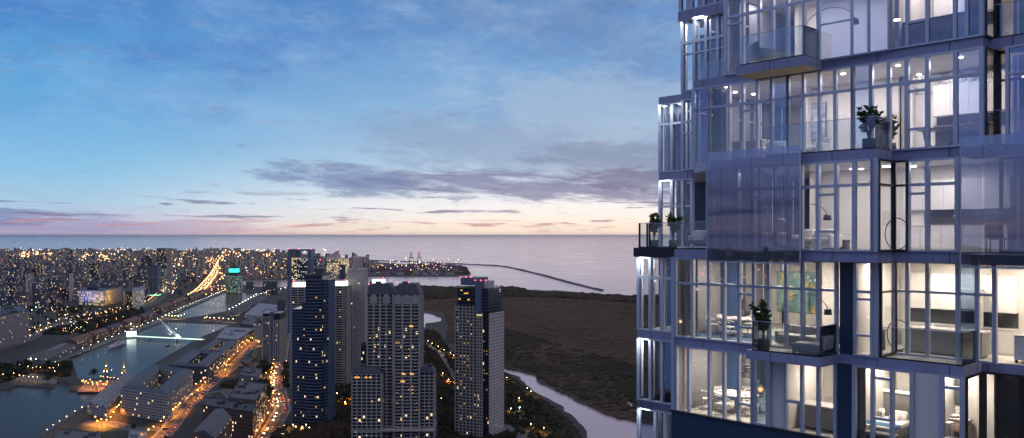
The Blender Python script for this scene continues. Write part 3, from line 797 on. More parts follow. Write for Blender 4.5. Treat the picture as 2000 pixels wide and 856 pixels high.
for x, y0_, w in ((-19, -12, 4.6), (-7, -12, 4.6), (4.8, -17, 4.4), (12.6, -17, 4.4), (20.4, -17, 4.4)):
    m = MB(); 
    for i in range(44):
        V = [(x-w/2, y0_), *[(x-math.cos(math.pi*j/6)*w/2, y0_-math.sin(math.pi*j/6)*1.7) for j in range(7)], (x+w/2, y0_)]
        m.prism(V[1:-1], 3+i*3.15, 3+i*3.15+1.1)
    m.build('balcony_stack', C_grey, t)
    m = MB(); m.lathe([(w/2+.8, 0), (w/2+.8, .01)], n=4)
    m = MB(); V = []
    for j in range(13):
        a = math.pi*j/12; V.append((x-math.cos(a)*(w/2+.9), 139+math.sin(a)*(w/2+1.6)))
    V = [(x-w/2-.9, 134)]+V+[(x+w/2+.9, 134)]
    F_ = [(p_[0], y0_-1.3, p_[1]) for p_ in V]; B_ = [(p_[0], y0_+3, p_[1]) for p_ in V]
    m.face(F_); m.face(B_[::-1])
    for j in range(len(V)): m.face([F_[j-1], F_[j], B_[j], B_[j-1]])
    m.build('arched_dormer', C_grey, t)
m = MB()
for x0, x1, y0_, y1_, z in ((-24, -2, -11, 15, 143), (2, 23.5, -16, 15, 143), (-36.5, -10.5, -23.5, -12.4, 71), (25, 37, -13.5, 7.5, 70)):
    hh = 9.5 if z > 100 else 4.5; s = 2.6
    Q = [(x0-1, y0_-1), (x1+1, y0_-1), (x1+1, y1_+1), (x0-1, y1_+1)]; T = [(x0+s, y0_+s), (x1-s, y0_+s), (x1-s, y1_-s), (x0+s, y1_-s)]
    m.box(x0-1.2, x1+1.2, y0_-1.2, y1_+1.2, z-.8, z)
    for j in range(4): m.face([(*Q[j-1], z), (*Q[j], z), (*T[j], z+hh), (*T[j-1], z+hh)])
    m.face([(*p_, z+hh) for p_ in T]); m.box(x0+s+3, x0+s+8, y0_+6, y0_+10, z+hh, z+hh+2)
m.build('roof', C_dark, t)
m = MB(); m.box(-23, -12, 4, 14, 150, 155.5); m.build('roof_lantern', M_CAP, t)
m = MB(); m.box(-38, 38.5, -24.8, -12.6, 17, 18.2); m.box(24.4, 38.6, -15, 9, 17, 18.2); m.build('ledge', C_grey, t)
for x, z in ((17, 113.5), (17.6, 69), (10, 69), (9, 62), (-30.5, 113), (4.5, 98)):
    if x > -26: 
        m = MB(); m.box(x-1.9, x+1.9, -17.8, -16.9, z-.8, z+.8) if x > 0 else m.box(x-1, x+1, -12.9, -12, z-.8, z+.8); m.build('window', M_WIN[0], t)
lit_windows(t, 16, 2, 23.5, -17.2, 5, 100, 3.15, 3.9, .6, (2.2, 1.2), 21); lit_windows(t, 8, -24, -2, -12, 78, 135, 3.15, 4, .55, (1.6, 1.1), 22)
lit_windows(t, 7, -36, -11, -24, 5, 66, 3.15, 4.6, .6, (1.8, 1.2), 23)
for x in (-33.5, -31, -24, -20): 
    m = MB(); m.box(x-1, x+1, -25.0, -24.2, 66.3, 67.6); m.build('window', M_WIN[0], t)
beacon(t, (-24, -9, 152), (3, -12, 154), (14, -12, 154), (-13, 8, 157))
# a tower hidden behind the twin one, and a dark narrow one between
k = 1060/FPX; t = px_tower(720, 742, 770, 553, F_grey, 'grey', 'narrow_dark_tower', 'grey tower peeping over behind the twin shafts')
k = 930/FPX; t = px_tower(703, 724, 812, 674, F_glass, 'dark', 'narrow_dark_tower', 'short black glass tower wedged beside the twin shafts', group=None)
# T6: rotated tower with dark terraces and a side painted paler and pinker, as in sunset light
k = 822/FPX; t = tower_root('dark_crowned_tower', 'lone grey tower with dark terraced crown standing before the marsh', (934-1000)*k, 822+24, -R(25), 32)
m = MB(); m.box(-18.5, 18.5, -16, 16, 0, 124); m.box(-16.5, 17.5, -15, 15, 124, 146); m.build('glass_body', G_dark, t)
m = MB(); relief(m, -18.5, 6, -16, 16, 0, 129, 3.15, 4.2, 1.1, .4, 1.1, 'fb'); relief(m, 6.3, 12, -16.6, 15.8, 0, 122, 3.15, 3, 1.1, .4, 1.1, 'fb'); m.build('facade_frame', C_grey, t)
m = MB(); relief(m, 18.3, 19.2, -15, 16.2, 0, 121, 3.15, 3.1, 1.5, .3, 1.3, 'fbr'); m.build('sunset_tinted_side', C_pink, t)
m = MB()
for i in range(6): m.box(-18.5, 4.8, -17.6, 14, 129.2+i*3.2, 130.1+i*3.2)
for i in range(7): m.box(12, 19, -15.8, 15.5, 124+i*3.0, 124.9+i*3.0)
m.build('terrace', C_dark, t)
m = MB(); m.box(-13, 4.9, -15, 10, 148.5, 156); m.box(5, 11.5, -18.2, 4, 122.5, 153); m.build('crown', C_blue, t)
m = MB(); m.box(12, 17, -13, 0, 146, 153); m.build('plant_room', C_pink, t)
beacon(t, (-13, -15, 156.6), (-7, -15, 156.6), (-1, -15, 156.6), (5, -18, 153.8), (11, -18, 153.8), (14, -12, 153.8), r=.5)
lit_windows(t, 34, -18, 5.5, -16.1, 10, 120, 3.15, 4.2, .2, (1.5, 1.1), 31); lit_windows(t, 12, 12.4, 18, -16, 10, 110, 3.15, 2.6, .3, (1.0, 1.1), 32)
for x in (6.8, 8.4, 10, 11.4): 
    m = MB(); m.box(x-.6, x+.6, -17.4, -16.9, 119, 120.2); m.build('window', M_WIN[1], t)
for x, z in ((-8, 139.6), (-12, 142.6), (-5.5, 140), (-14, 134), (-4, 133.6)): 
    m = MB(); m.box(x-1, x+1, -15.6, -14.9, z, z+1.3); m.build('window', M_WIN[0], t)
# T7: portal topped tower, T8: sail topped tower
k = 1700/FPX; t = tower_root('portal_topped_tower', 'glass office tower with open portal frame on top and yellow lit floors', (584-1000)*k, 1700+20)
m = MB(); m.box(-16, -6, -16, 16, 0, 153); m.build('lit_body', F_bright, t)
m = MB(); m.box(-6, 20, -14, 16, 0, 150); m.build('glass_body', facade('tower_glass_cyan', (.05, .08, .12), 2, 3.4, .85, .7, .22, (.55, .85, 1), .7), t)
m = MB(); m.box(-24, -16, -17, 17, 0, 170); m.box(17, 24, -17, 17, 0, 170); m.box(-16, 17, -15, -9, 166, 170); m.box(-12, -2, -5, 8, 153, 167); m.build('portal_frame', C_blue, t)
beacon(t, (-23, -16, 171), (-2, -13, 171), (23, -16, 171), r=.8)
px_tower(605, 619, 650, 504, F_rose, 'red', 'narrow_tower', 'peach coloured tower wedged behind the navy stepped tower')
k = 1800/FPX; t = tower_root('sail_topped_tower', 'curved office tower with yellow lit floors and a slanting sail roof', (655-1000)*k, 1800+22)
V = [(-22+44*j/12, -8-math.sin(math.pi*j/12)*9) for j in range(13)]+[(22, 16), (-22, 16)]
m = MB(); m.prism(V, 0, 147); m.build('lit_body', F_bright, t)
m = MB()
for i in range(42): m.prism([(x*1.02, y*1.03) for x, y in V], 2+i*3.5, 3+i*3.5)
m.build('facade_frame', C_pale, t)
m = MB(); S_ = [(-22, 147), (2, 147), (2, 166), (-6, 160), (-22, 153)]
m.face([(x, -10, z) for x, z in S_]); m.face([(x, 8, z) for x, z in S_[::-1]])
for j in range(5): m.face([(S_[j-1][0], -10, S_[j-1][1]), (S_[j][0], -10, S_[j][1]), (S_[j][0], 8, S_[j][1]), (S_[j-1][0], 8, S_[j-1][1])])
m.build('sail_roof', C_pink, t); beacon(t, (2, -10, 167), r=.8)
# grey slab between the streets
k = 1297/FPX; t = tower_root('balconied_slab_tower', 'narrow grey slab tower with stacked balconies above the lamplit street', (529-1000)*k, 1297+16)
m = MB(); m.box(-13.4, 13.4, -14, 14, 0, 77); m.build('glass_body', G_dark, t)
m = MB(); relief(m, -13.4, -2, -14, 14, 0, 72, 3.1, 12, 1.2, .9, 1.0); relief(m, 4, 13.4, -14.4, 13.8, 0, 68, 3.1, 3, 1.0, .5, .9); m.box(-13.6, 13.6, -14.5, 14.2, 77, 78.3); m.build('facade_frame', C_grey, t)
m = MB(); m.box(-2, 4, -14.6, 10, 0, 80); m.build('lift_shaft', C_blue, t)
lit_windows(t, 6, -13, -3, -14, 5, 70, 3.1, 3.5, 1.0, (1.5, 1.2), 41)
px_tower(626, 641, 765, 541, F_grey, 'dark', 'slender_tower', 'slender grey tower squeezed between the navy tower and pale twin')
px_tower(662, 674, 700, 520, F_slate, 'dark', 'slender_tower', 'dark slender tower rising behind the pale banded twin')
# low towers and blocks around the hero towers
px_tower(540, 556, 640, 590, F_slate, 'dark', 'mid_rise_block', 'dark mid rise block by the north street end', 'apartment block')
px_tower(478, 494, 566, 552, F_grey, 'grey', 'harbour_office', 'low grey harbour office by the far basin', 'office block')

# ================================================================== STREETS, LAMPS, CARS
def road(name, label, pts, w, mat, z=LZ+.05, marks=True):
    """flat strip along pts (world), with a kerb each side and a dashed centre line"""
    m = MB(); pts = [Vector(p) for p in pts]
    L = []; Rr = []
    for i, p in enumerate(pts):
        d = (pts[min(i+1, len(pts)-1)]-pts[max(i-1, 0)]).normalized(); nrm = Vector((-d.y, d.x))
        L.append(p+nrm*w/2); Rr.append(p-nrm*w/2)
    for i in range(len(pts)-1):
        m.face([(*Rr[i], z), (*Rr[i+1], z), (*L[i+1], z), (*L[i], z)], 0)
        for S_, s in ((L, 1), (Rr, -1)):
            d = (pts[i+1]-pts[i]).normalized(); nrm = Vector((-d.y, d.x))*s
            a, b = S_[i], S_[i+1]; q = [a, b, b+nrm*2.5, a+nrm*2.5]
            m.prism(q, z-.2, z+.13, 1)
        if marks:
            l = (pts[i+1]-pts[i]).length; d = (pts[i+1]-pts[i]).normalized(); nrm = Vector((-d.y, d.x))*.25; s = 0
            while s < l-4 and l < 1500:
                a = pts[i]+d*s; b = a+d*4
                m.face([(*(a-nrm), z+.008), (*(b-nrm), z+.008), (*(b+nrm), z+.008), (*(a+nrm), z+.008)], 2); s += 12
    return tag(m.build(name, [mat, pbr('pavement', (.17, .165, .155), .85, vscale=.5), pbr('road_paint', (.6, .6, .55), .7)]), label, kind='structure')
M_ASPH = pbr('asphalt', (.055, .053, .05), .75, vscale=.25, var=.3)
def line_px(*px): return [ground(x, y, LZ).xy for x, y in px]
R_av = line_px((-60, 700), (40, 668), (91, 643), (132, 631), (186, 622), (228, 612), (270, 603), (300, 592), (322, 572), (334, 556), (346, 538), (360, 524))
R_main = line_px((336, 604), (372, 583), (388, 573), (402, 558), (416, 540), (425, 524), (431, 508))
R_quay = line_px((60, 722), (150, 690), (216, 663), (262, 645), (310, 626), (350, 606), (396, 587), (436, 570), (470, 562))
R_s1 = line_px((300, 870), (330, 838), (362, 796), (384, 772), (420, 742), (452, 718), (468, 702), (490, 680), (512, 660), (528, 640), (548, 612))
R_s2 = line_px((500, 900), (520, 856), (552, 800), (548, 780), (541, 750), (546, 715), (553, 680), (558, 650), (560, 620))
R_s3 = line_px((160, 828), (214, 826), (262, 838), (330, 838))
R_s4 = line_px((384, 772), (440, 762), (470, 790))
R_e = line_px((640, 790), (700, 764), (760, 735), (826, 668), (860, 690), (890, 745), (930, 800), (1010, 850), (1060, 880))
ROADS = [(R_av, 24, 'riverside avenue with lamps', 'road'), (R_main, 26, 'bright straight avenue leading north', 'road'), (R_quay, 10, 'quayside road along the docks', 'road'),
         (R_s1, 13, 'street lit orange between the docks and towers', 'road'), (R_s2, 14, 'street lit orange at the foot of the towers', 'road'),
         (R_s3, 10, 'short lane below the white courtyard block', 'road'), (R_s4, 10, 'side street by the brick blocks', 'road'), (R_e, 8, 'park road behind the tall towers', 'road')]
for pts, w, lab, nm in ROADS: road(nm, lab, pts, w, M_ASPH)
# plaza on the land bridge, paths, lawn
def slab_px(name, label, px, mat, z=LZ+.03):
    m = MB(); m.face([(*p, z) for p in line_px(*px)][::-1] if False else [(*p, z) for p in line_px(*px)]); o = m.build(name, mat)
    return tag(o, label, kind='structure')
M_PAVE = pbr('plaza_paving', (.15, .12, .09), .8, vscale=.15, var=.2)
M_LAWN = pbr('lawn_surface', (.035, .05, .022), .95, vscale=.2, var=.4)
slab_px('plaza', 'paved plaza dotted with lamps between the two docks', [(150, 766), (232, 766), (262, 744), (245, 742), (170, 743)], M_PAVE)
slab_px('promenade', 'paved promenade along the lower dock', [(30, 744), (110, 750), (112, 742), (60, 730), (24, 736)], M_PAVE)
slab_px('lawn', 'dark lawn below the white courtyard block', [(132, 850), (250, 862), (300, 845), (240, 832), (165, 830)], M_LAWN)
slab_px('parking_lot', 'pale parking lot by the lamplit street', [(466, 735), (508, 740), (520, 712), (486, 706)], M_PAVE, LZ+.035)
slab_px('forecourt', 'bright forecourt in front of the long quay building', [(160, 832), (206, 836), (214, 826), (172, 820)], M_PAVE, LZ+.06)

G_OR = glow('lamp_orange', (1, .42, .10), 46); G_WH = glow('lamp_white', (1, .88, .66), 42); G_YE = glow('lamp_yellow', (1, .62, .24), 30); G_GR = glow('lamp_greenish', (.55, 1, .75), 40)
M_POLE = pbr('lamp_pole_metal', (.08, .085, .09), .5, .7)
LCOL = {'o': (1, .30, .035), 'y': (1, .56, .18), 'w': (1, .88, .68), 'g': (.6, 1, .75)}; LPOW = {'o': 24000, 'y': 9000, 'w': 4000, 'g': 5000}
def make_lamp(mat, r=.55, hgt=8.5, power=0, lcol=(1, 1, 1)):
    t = empty('street_lamp')
    m = MB(); m.tube([(0, 0, 0), (0, 0, hgt*.6), (0, 0, hgt-r)], [.16, .12, .09], 6); m.lathe([(.3, 0), (.3, .5), (.18, .6)], n=6); r *= .62; m.build('pole', M_POLE, t)
    m = MB(); m.ball((0, 0, hgt), r, 6, 4); m.build('lamp_globe', mat, t)
    if power:
        m = MB(); m.lathe([(r*1.6, hgt+r*.9), (r*1.5, hgt+r*1.1), (.1, hgt+r*1.5)], n=8); m.build('lamp_shade', M_POLE, t)
        l = bpy.data.lights.new('bulb', 'SPOT'); l.energy = power; l.color = lcol; l.spot_size = R(146); l.spot_blend = .35; l.shadow_soft_size = .2
        o = bpy.data.objects.new('bulb', l); COL.objects.link(o); o.parent = t; o.location = (0, 0, hgt-r-.1)
    return t
PROTO = {}
LAMPS = 0
def lamps(mat, kind, pts, label, group, off=0.0, r=.55, jitter=0.0):
    global LAMPS
    for p in pts:
        key = (kind, r)
        if key not in PROTO: PROTO[key] = o = make_lamp(mat, r, 8.5, LPOW[kind]*(.25 if r < .5 else (2.5 if r > .9 else 1)), LCOL[kind])
        else: o = copy_tree(PROTO[key])
        o.location = (p[0]+random.uniform(-jitter, jitter), p[1]+random.uniform(-jitter, jitter), LZ)
        tag(o, label, 'street lamp', group); LAMPS += 1
def along(pts, step, off, y_max=9e9):
    out = []; carry = 0
    for i in range(len(pts)-1):
        a, b = Vector(pts[i]), Vector(pts[i+1]); l = (b-a).length; d = (b-a).normalized(); nrm = Vector((-d.y, d.x))
        s = carry
        while s < l:
            out.append(a+d*s+nrm*off); s += step
        carry = s-l
    return out
lamps(G_YE, 'y', along(R_av[1:9], 46, 14), 'yellow street lamp on the riverside avenue', 'lamps of the riverside avenue', r=.75)
lamps(G_OR, 'o', along(R_main[1:7], 70, 14)+along(R_main[1:7], 70, -14), 'orange street lamp on the bright avenue heading north', 'lamps of the bright avenue', r=1.6)
lamps(G_WH, 'w', along(R_quay[1:8], 42, -9), 'white lamp on the quayside road', 'lamps of the quayside road', r=.5)
lamps(G_OR, 'o', along(R_s1[1:10], 44, 8), 'orange lamp on the street between docks and towers', 'lamps of the dock street', r=.55)
lamps(G_OR, 'o', along(R_s2[1:8], 40, 9), 'orange lamp on the street at the foot of the towers', 'lamps of the tower street', r=.55)
lamps(G_OR, 'o', line_px((160, 757), (165, 760), (168, 757), (172, 761), (180, 759), (181, 763), (189, 760), (196, 757), (202, 763), (207, 764), (209, 758), (197, 747), (202, 748), (210, 749), (216, 750), (222, 750), (230, 752), (235, 752), (218, 734), (226, 756), (163, 755), (176, 754), (190, 764)),
      'low orange lamp on the plaza between the docks', 'lamps of the dock plaza', r=.45)
lamps(G_YE, 'y', line_px((27, 741), (38, 745), (46, 746), (56, 748), (64, 748), (73, 749), (30, 732), (55, 727), (64, 730), (79, 729), (97, 730), (104, 730), (114, 724), (107, 737), (6, 743), (14, 741)),
      'yellow lamp on the promenade above the lower dock', 'lamps of the lower promenade', r=.45)
lamps(G_WH, 'w', line_px((60, 711), (70, 712), (82, 712), (78, 714)), 'bright white lamp at the end of the grey quay hall', 'lamps at the quay hall', r=.75)
lamps(G_OR, 'o', line_px((190, 838), (198, 835), (208, 836), (216, 830), (222, 820), (228, 810), (236, 800), (232, 806), (206, 826), (186, 830)), 'orange lamp before the long quay building', 'lamps at the long quay building', r=.55)
lamps(G_YE, 'y', line_px((92, 856), (104, 846), (116, 838), (130, 829), (146, 818), (160, 810), (178, 800)), 'yellow lamp on the bank of the lower dock', 'lamps on the lower bank', r=.4)
lamps(G_OR, 'o', line_px((320, 830), (343, 810), (352, 802), (338, 814), (386, 776), (375, 783), (411, 742), (430, 724), (442, 724), (447, 712), (440, 734), (392, 757), (300, 850), (290, 856), (520, 740), (534, 742), (545, 783), (520, 804), (514, 820), (504, 812), (511, 836), (502, 832), (530, 750), (536, 736), (521, 700), (527, 704), (506, 676), (490, 668), (468, 684), (474, 678), (482, 674)),
      'orange lamp among the brick blocks and side streets', 'lamps among the brick blocks', r=.6)
lamps(G_YE, 'y', line_px((836, 675), (844, 680), (856, 686), (867, 693), (880, 699), (886, 704), (865, 741), (990, 750), (1030, 771), (1037, 778), (1014, 792), (1037, 844), (1062, 852), (998, 813), (862, 792)), 'yellow lamp in the park east of the towers', 'lamps of the east park', r=.55)
lamps(G_OR, 'o', line_px((876, 754), (890, 756), (648, 764), (662, 766), (658, 782), (680, 786), (674, 800), (690, 798), (656, 792)), 'orange lamp in the garden among the towers', 'lamps of the tower garden', r=.8)
lamps(G_YE, 'y', line_px((572, 846), (578, 850), (590, 850), (598, 846), (604, 852), (634, 812), (640, 806)), 'yellow lamp at the foot of the navy stepped tower', 'lamps at the navy tower', r=.6)
lamps(G_GR, 'g', line_px((1015, 811), (70, 606), (62, 612), (128, 622), (344, 650), (256, 640)), 'greenish lamp standing by itself in a dark park', 'greenish park lamps', r=.8)
lamps(G_YE, 'y', line_px((324, 622), (330, 623), (336, 624), (342, 624), (348, 624), (354, 623), (360, 621), (404, 626), (410, 628), (418, 628), (428, 628), (436, 629), (446, 630), (455, 630), (400, 628)), 'yellow lamp on the land bridge beyond the harp bridge', 'lamps of the far land bridge', r=.9)
lamps(G_WH, 'w', [p for p in along(line_px((448, 611), (500, 581), (560, 566)), 60, 0)], 'white lamp on the east bank of the teal lit dock', 'lamps of the east bank', r=.9)

# cars
def make_car(col, name):
    t = empty('car')
    m = MB()
    prof = [(-2.2, .35), (-2.2, .85), (-1.7, .95), (-1.1, 1.42), (.55, 1.45), (1.2, .98), (2.1, .85), (2.25, .4)]
    V = []; n_ = len(prof)
    for y in (-.85, .85):
        for x, z in prof: V.append((x, y*(1 if z < 1 else .82), z))
    F_ = [tuple(range(n_)), tuple(range(2*n_-1, n_-1, -1))]+[(i, (i+1) % n_, n_+(i+1) % n_, n_+i) for i in range(n_)]
    m.mesh(V, F_, 0, False)
    m.build('body', pbr('car_paint_'+name, col, .3, .3, coat=.6), t)
    for y in (-.6, .6):
        m = MB(); m.box(2.2, 2.32, y-.22, y+.22, .5, .8); m.build('headlight', glow('headlight', (1, .80, .5), 44, False), t)
        m = MB(); m.box(-2.3, -2.18, y-.22, y+.22, .6, .85); m.build('taillight', glow('taillight', (1, .06, .04), 7, False), t)
    for x in (-1.35, 1.4):
        m = MB(); 
        for y in (-.86, .86): m.tube([(x, y-.1, .33), (x, y+.1, .33)], .33, 10)
        m.build('wheels' if False else 'wheel', pbr('tyre_rubber', (.02, .02, .02), .9), t)
    return t
CARS = [make_car((.5, .5, .52), 'silver'), make_car((.04, .04, .05), 'black'), make_car((.6, .6, .58), 'white'), make_car((.25, .04, .03), 'red')]
CN = ['silver', 'black', 'white', 'red']; used_ = [False]*4
def cars(pts, step, where, group, seed=1, lanes=(-5, 5), keep=.7):
    rr = random.Random(seed)
    for off in lanes:
        for i, p in enumerate(along(pts, step, off)):
            if rr.random() > keep: continue
            k_ = rr.randrange(4)
            o = CARS[k_] if not used_[k_] else copy_tree(CARS[k_]); used_[k_] = True
            q = min(range(len(pts)-1), key=lambda j: (Vector(pts[j])-p).length+(Vector(pts[j+1])-p).length)
            d = Vector(pts[q+1])-Vector(pts[q]); ang = math.atan2(d.y, d.x)+(math.pi if off > 0 else 0)
            o.location = (p.x+rr.uniform(-1, 1), p.y+rr.uniform(-3, 3), LZ+.06); o.rotation_euler = (0, 0, ang)
            tag(o, CN[k_]+' car '+where, 'car', CN[k_]+' '+group)
cars(R_main[1:6], 44, 'driving on the bright avenue heading north', 'cars on the bright avenue', 3, (-9, 9, -4, 4), .85)
cars(R_av[1:5], 34, 'driving on the riverside avenue', 'cars on the riverside avenue', 4, (-6, 6), .6)
cars(R_s2[1:6], 20, 'on the orange street at the foot of the towers', 'cars on the tower street', 5, (-3.5, 4.5), .55)
cars(R_s1[0:5], 18, 'parked along the street by the white courtyard block', 'cars by the courtyard block', 6, (-5,), .8)
for k_ in range(4):
    if not used_[k_]: bpy.data.objects.remove(CARS[k_])

# ================================================================== TREES
def leaf_mat(name, a, b):
    mt = bpy.data.materials.new(name); mt.use_nodes = True
    n = N(mt.node_tree); p = mt.node_tree.nodes['Principled BSDF']
    g = n.new('ShaderNodeNewGeometry'); oi = n.new('ShaderNodeObjectInfo')
    f = n.noise(g.outputs['Position'], .35, 3, .6)
    f = n.m('ADD', f, n.m('MULTIPLY', n.m('SUBTRACT', oi.outputs['Random'], .5), .5))
    n.put(p.inputs['Base Color'], n.mix(n.smooth(f, .3, .7), a, b)); p.inputs['Roughness'].default_value = .8
    p.inputs['Specular IOR Level'].default_value = .2
    return mt
L_GREEN = leaf_mat('foliage_green', (.032, .052, .020), (.065, .090, .034)); L_BROWN = leaf_mat('foliage_brown', (.065, .040, .022), (.095, .062, .030))
M_BARK = pbr('bark', (.07, .05, .035), .95, vscale=1.0)
def make_tree(seed, leaf, R_=5.0, H_=11.0, nleaf=420, flat=.75, clumps=9):
    rr = random.Random(seed); t = empty('tree')
    m = MB(); m.tube([(0, 0, 0), (.1, .05, H_*.25), (-.05, .1, H_*.5)], [.38, .28, .16], 7)
    C_ = []
    for i in range(clumps):
        a = rr.uniform(0, 6.28); r = R_*.62*math.sqrt(rr.random()); z = H_*.48+rr.random()*H_*.36
        c = Vector((r*math.cos(a), r*math.sin(a), z)); C_.append((c, R_*rr.uniform(.28, .5)))
        m.tube([(0, 0, H_*rr.uniform(.25, .42)), c*.6+Vector((0, 0, H_*.18)), c], [.14, .09, .03], 5)
    m.build('trunk', M_BARK, t)
    m = MB()
    for i in range(nleaf):
        c, r = rr.choice(C_); d = Vector((rr.gauss(0, 1), rr.gauss(0, 1), rr.gauss(0, 1)*flat)).normalized()*r*rr.random()**.4
        p = c+d; s = rr.uniform(.4, .85); u = Vector((rr.gauss(0, 1), rr.gauss(0, 1), rr.gauss(0, .5))).normalized(); v = u.cross(Vector((rr.gauss(0, 1), rr.gauss(0, 1), rr.gauss(0, 1)))).normalized()
        m.face([p-u*s, p-v*s*.6, p+u*s, p+v*s*.6])
    m.build('crown', leaf, t)
    return t
TREES = [make_tree(1, L_GREEN), make_tree(2, L_BROWN, 5.4, 12), make_tree(3, L_GREEN, 4.2, 13, 380, 1.1), make_tree(4, L_BROWN, 4.6, 10)]
tused = [False]*4
TC = ['green', 'brown', 'green', 'brown']; TS = ['spreading', 'broad', 'tall', 'small']
NT = 0
ALLROADS = [(pts, w) for pts, w, a, b in ROADS]
def near_road(p, extra=4):
    for pts, w in ALLROADS:
        for i in range(len(pts)-1):
            a, b = Vector(pts[i]), Vector(pts[i+1]); d = b-a; s = max(0, min(1, (p-a).dot(d)/d.length_squared))
            if (a+d*s-p).length < w/2+extra: return True
    return False
def blocked(p, extra=3):
    return any((p.x-x)**2+(p.y-y)**2 < (r*.9+extra)**2 for x, y, r in TAKEN)
WATER = [dockA, dockB, dockC, river, pond, pond2]
def place_tree(p, k_, s, where, group):
    global NT
    o = TREES[k_] if not tused[k_] else copy_tree(TREES[k_]); tused[k_] = True
    o.location = (p.x, p.y, LZ); o.scale = (s, s, s*random.uniform(.85, 1.15)); o.rotation_euler = (0, 0, random.uniform(0, 6.28))
    tag(o, f'{TS[k_]} {TC[k_]} tree {where}', 'tree', f'{TS[k_]} {TC[k_]} trees {where}'); NT += 1
def trees_in(px, n_, where, seed, brown=.4, smin=.8, smax=1.5):
    poly = line_px(*px); rr = random.Random(seed)
    x0, x1 = min(p.x for p in poly), max(p.x for p in poly); y0, y1 = min(p.y for p in poly), max(p.y for p in poly)
    got = 0; tr = 0; pl = []
    while got < n_ and tr < n_*60:
        tr += 1; p = Vector((rr.uniform(x0, x1), rr.uniform(y0, y1)))
        if not inside(p, poly) or near_road(p) or blocked(p) or any(inside(p, w) for w in WATER) or any((p-q).length < 7 for q in pl): continue
        pl.append(p); place_tree(p, rr.choice((1, 3)) if rr.random() < brown else rr.choice((0, 2)), rr.uniform(smin, smax), where, 'g'); got += 1
trees_in([(40, 690), (60, 652), (130, 635), (228, 616), (300, 598), (320, 604), (215, 650), (140, 676), (90, 682)], 62, 'in the park between avenue and west quay', 1, .5)
trees_in([(-10, 760), (-10, 700), (44, 705), (100, 716), (140, 716), (130, 734), (60, 726), (20, 742)], 30, 'in the dark grove above the lower dock', 2, .2)
trees_in([(56, 650), (60, 622), (150, 604), (240, 604), (225, 610), (130, 626)], 26, 'in the square below the old town', 3, .3)
trees_in([(335, 570), (350, 545), (398, 540), (410, 548), (380, 575), (340, 592)], 22, 'in the north park beside the bright avenue', 4, .2, 1.0, 1.7)
trees_in([(462, 742), (470, 712), (515, 708), (530, 742), (510, 752)], 12, 'round the parking lot', 5, .3)
trees_in([(530, 660), (560, 650), (566, 760), (556, 820), (500, 858), (520, 800), (534, 740)], 16, 'lining the orange street by the towers', 6, .4)
trees_in([(640, 756), (692, 752), (692, 800), (640, 800)], 12, 'in the garden among the towers', 7, .3)
trees_in([(820, 700), (888, 720), (888, 870), (846, 870), (846, 760), (822, 720)], 22, 'in the park east of the twin tower', 8, .8)
trees_in([(980, 745), (1025, 778), (1070, 812), (1100, 850), (1090, 875), (985, 870)], 34, 'in the park beside the marsh channel', 9, .4, .6, 1.0)
trees_in([(380, 625), (400, 626), (470, 632), (480, 628), (400, 620)], 6, 'on the far land bridge', 10, .2)
trees_in([(230, 860), (250, 838), (320, 850), (290, 870), (440, 870), (340, 862)], 8, 'along the lane below the courtyard block', 11, .5, .5, .8)
p = ground(125, 733).xy; big = make_tree(77, L_GREEN, 11, 17, 1100, .5, 16); big.location = (p.x, p.y, LZ); tag(big, 'huge umbrella shaped dark tree on the dock corner', 'tree')
p = ground(183, 742).xy; big = make_tree(78, L_BROWN, 7.5, 14, 700, .8, 12); big.location = (p.x, p.y, LZ); tag(big, 'lone reddish tree at the edge of the lamplit plaza', 'tree')
p = ground(93, 752).xy; big = make_tree(79, L_GREEN, 7, 12, 600, .7, 12); big.location = (p.x, p.y, LZ); tag(big, 'round dark tree on the promenade tip', 'tree')

# the marsh and woods beyond the towers: nobody could count these
def scatter(name, label, polys, n_, size, hgt, mat, seed, excl=True, dens=None):
    rr = random.Random(seed); m_v = []; m_f = []
    areas = []
    for poly in polys:
        x0, x1 = min(p.x for p in poly), max(p.x for p in poly); y0, y1 = min(p.y for p in poly), max(p.y for p in poly)
        areas.append((poly, x0, x1, y0, y1))
    k_ = 0; tr = 0
    while k_ < n_ and tr < n_*8:
        tr += 1; poly, x0, x1, y0, y1 = areas[tr % len(areas)]
        # denser near the viewer
        y = y0*(y1/y0)**rr.random(); x = rr.uniform(x0, x1); p = Vector((x, y))
        if not inside(p, poly): continue
        if excl and (any(inside(p, w) for w in (river, pond, pond2, dockA, dockB, dockC)) or blocked(p, 0) or near_road(p, 2)): continue
        nz = noise.noise(Vector((x*.006, y*.004, 1)))
        s = size*rr.uniform(.6, 1.3)*(1+.5*nz)*max(1, y/1500)**.5; h = hgt*rr.uniform(.5, 1.2)*(1+.8*nz)
        if dens and rr.random() > dens(x, y, nz): continue
        b = len(m_v); q = 5; a0 = rr.uniform(0, 6)
        for i in range(q):
            a = a0+6.283*i/q; r = s*rr.uniform(.8, 1.15); m_v.append((x+r*math.cos(a), y+r*math.sin(a), LZ-.5))
        for i in range(q):
            a = a0+.5+6.283*i/q; r = s*rr.uniform(.7, 1.05); m_v.append((x+r*math.cos(a), y+r*math.sin(a), LZ+h*rr.uniform(.5, .75)))
        m_v.append((x+rr.uniform(-.3, .3)*s, y+rr.uniform(-.3, .3)*s, LZ+h))
        for i in range(q):
            j = (i+1) % q
            m_f += [(b+i, b+j, b+q+i), (b+j, b+q+j, b+q+i), (b+q+i, b+q+j, b+2*q)]
        k_ += 1
    me = bpy.data.meshes.new(name); me.from_pydata(m_v, [], m_f); me.materials.append(mat); me.update()
    o = bpy.data.objects.new(name, me); COL.objects.link(o)
    return tag(o, label, kind='stuff')
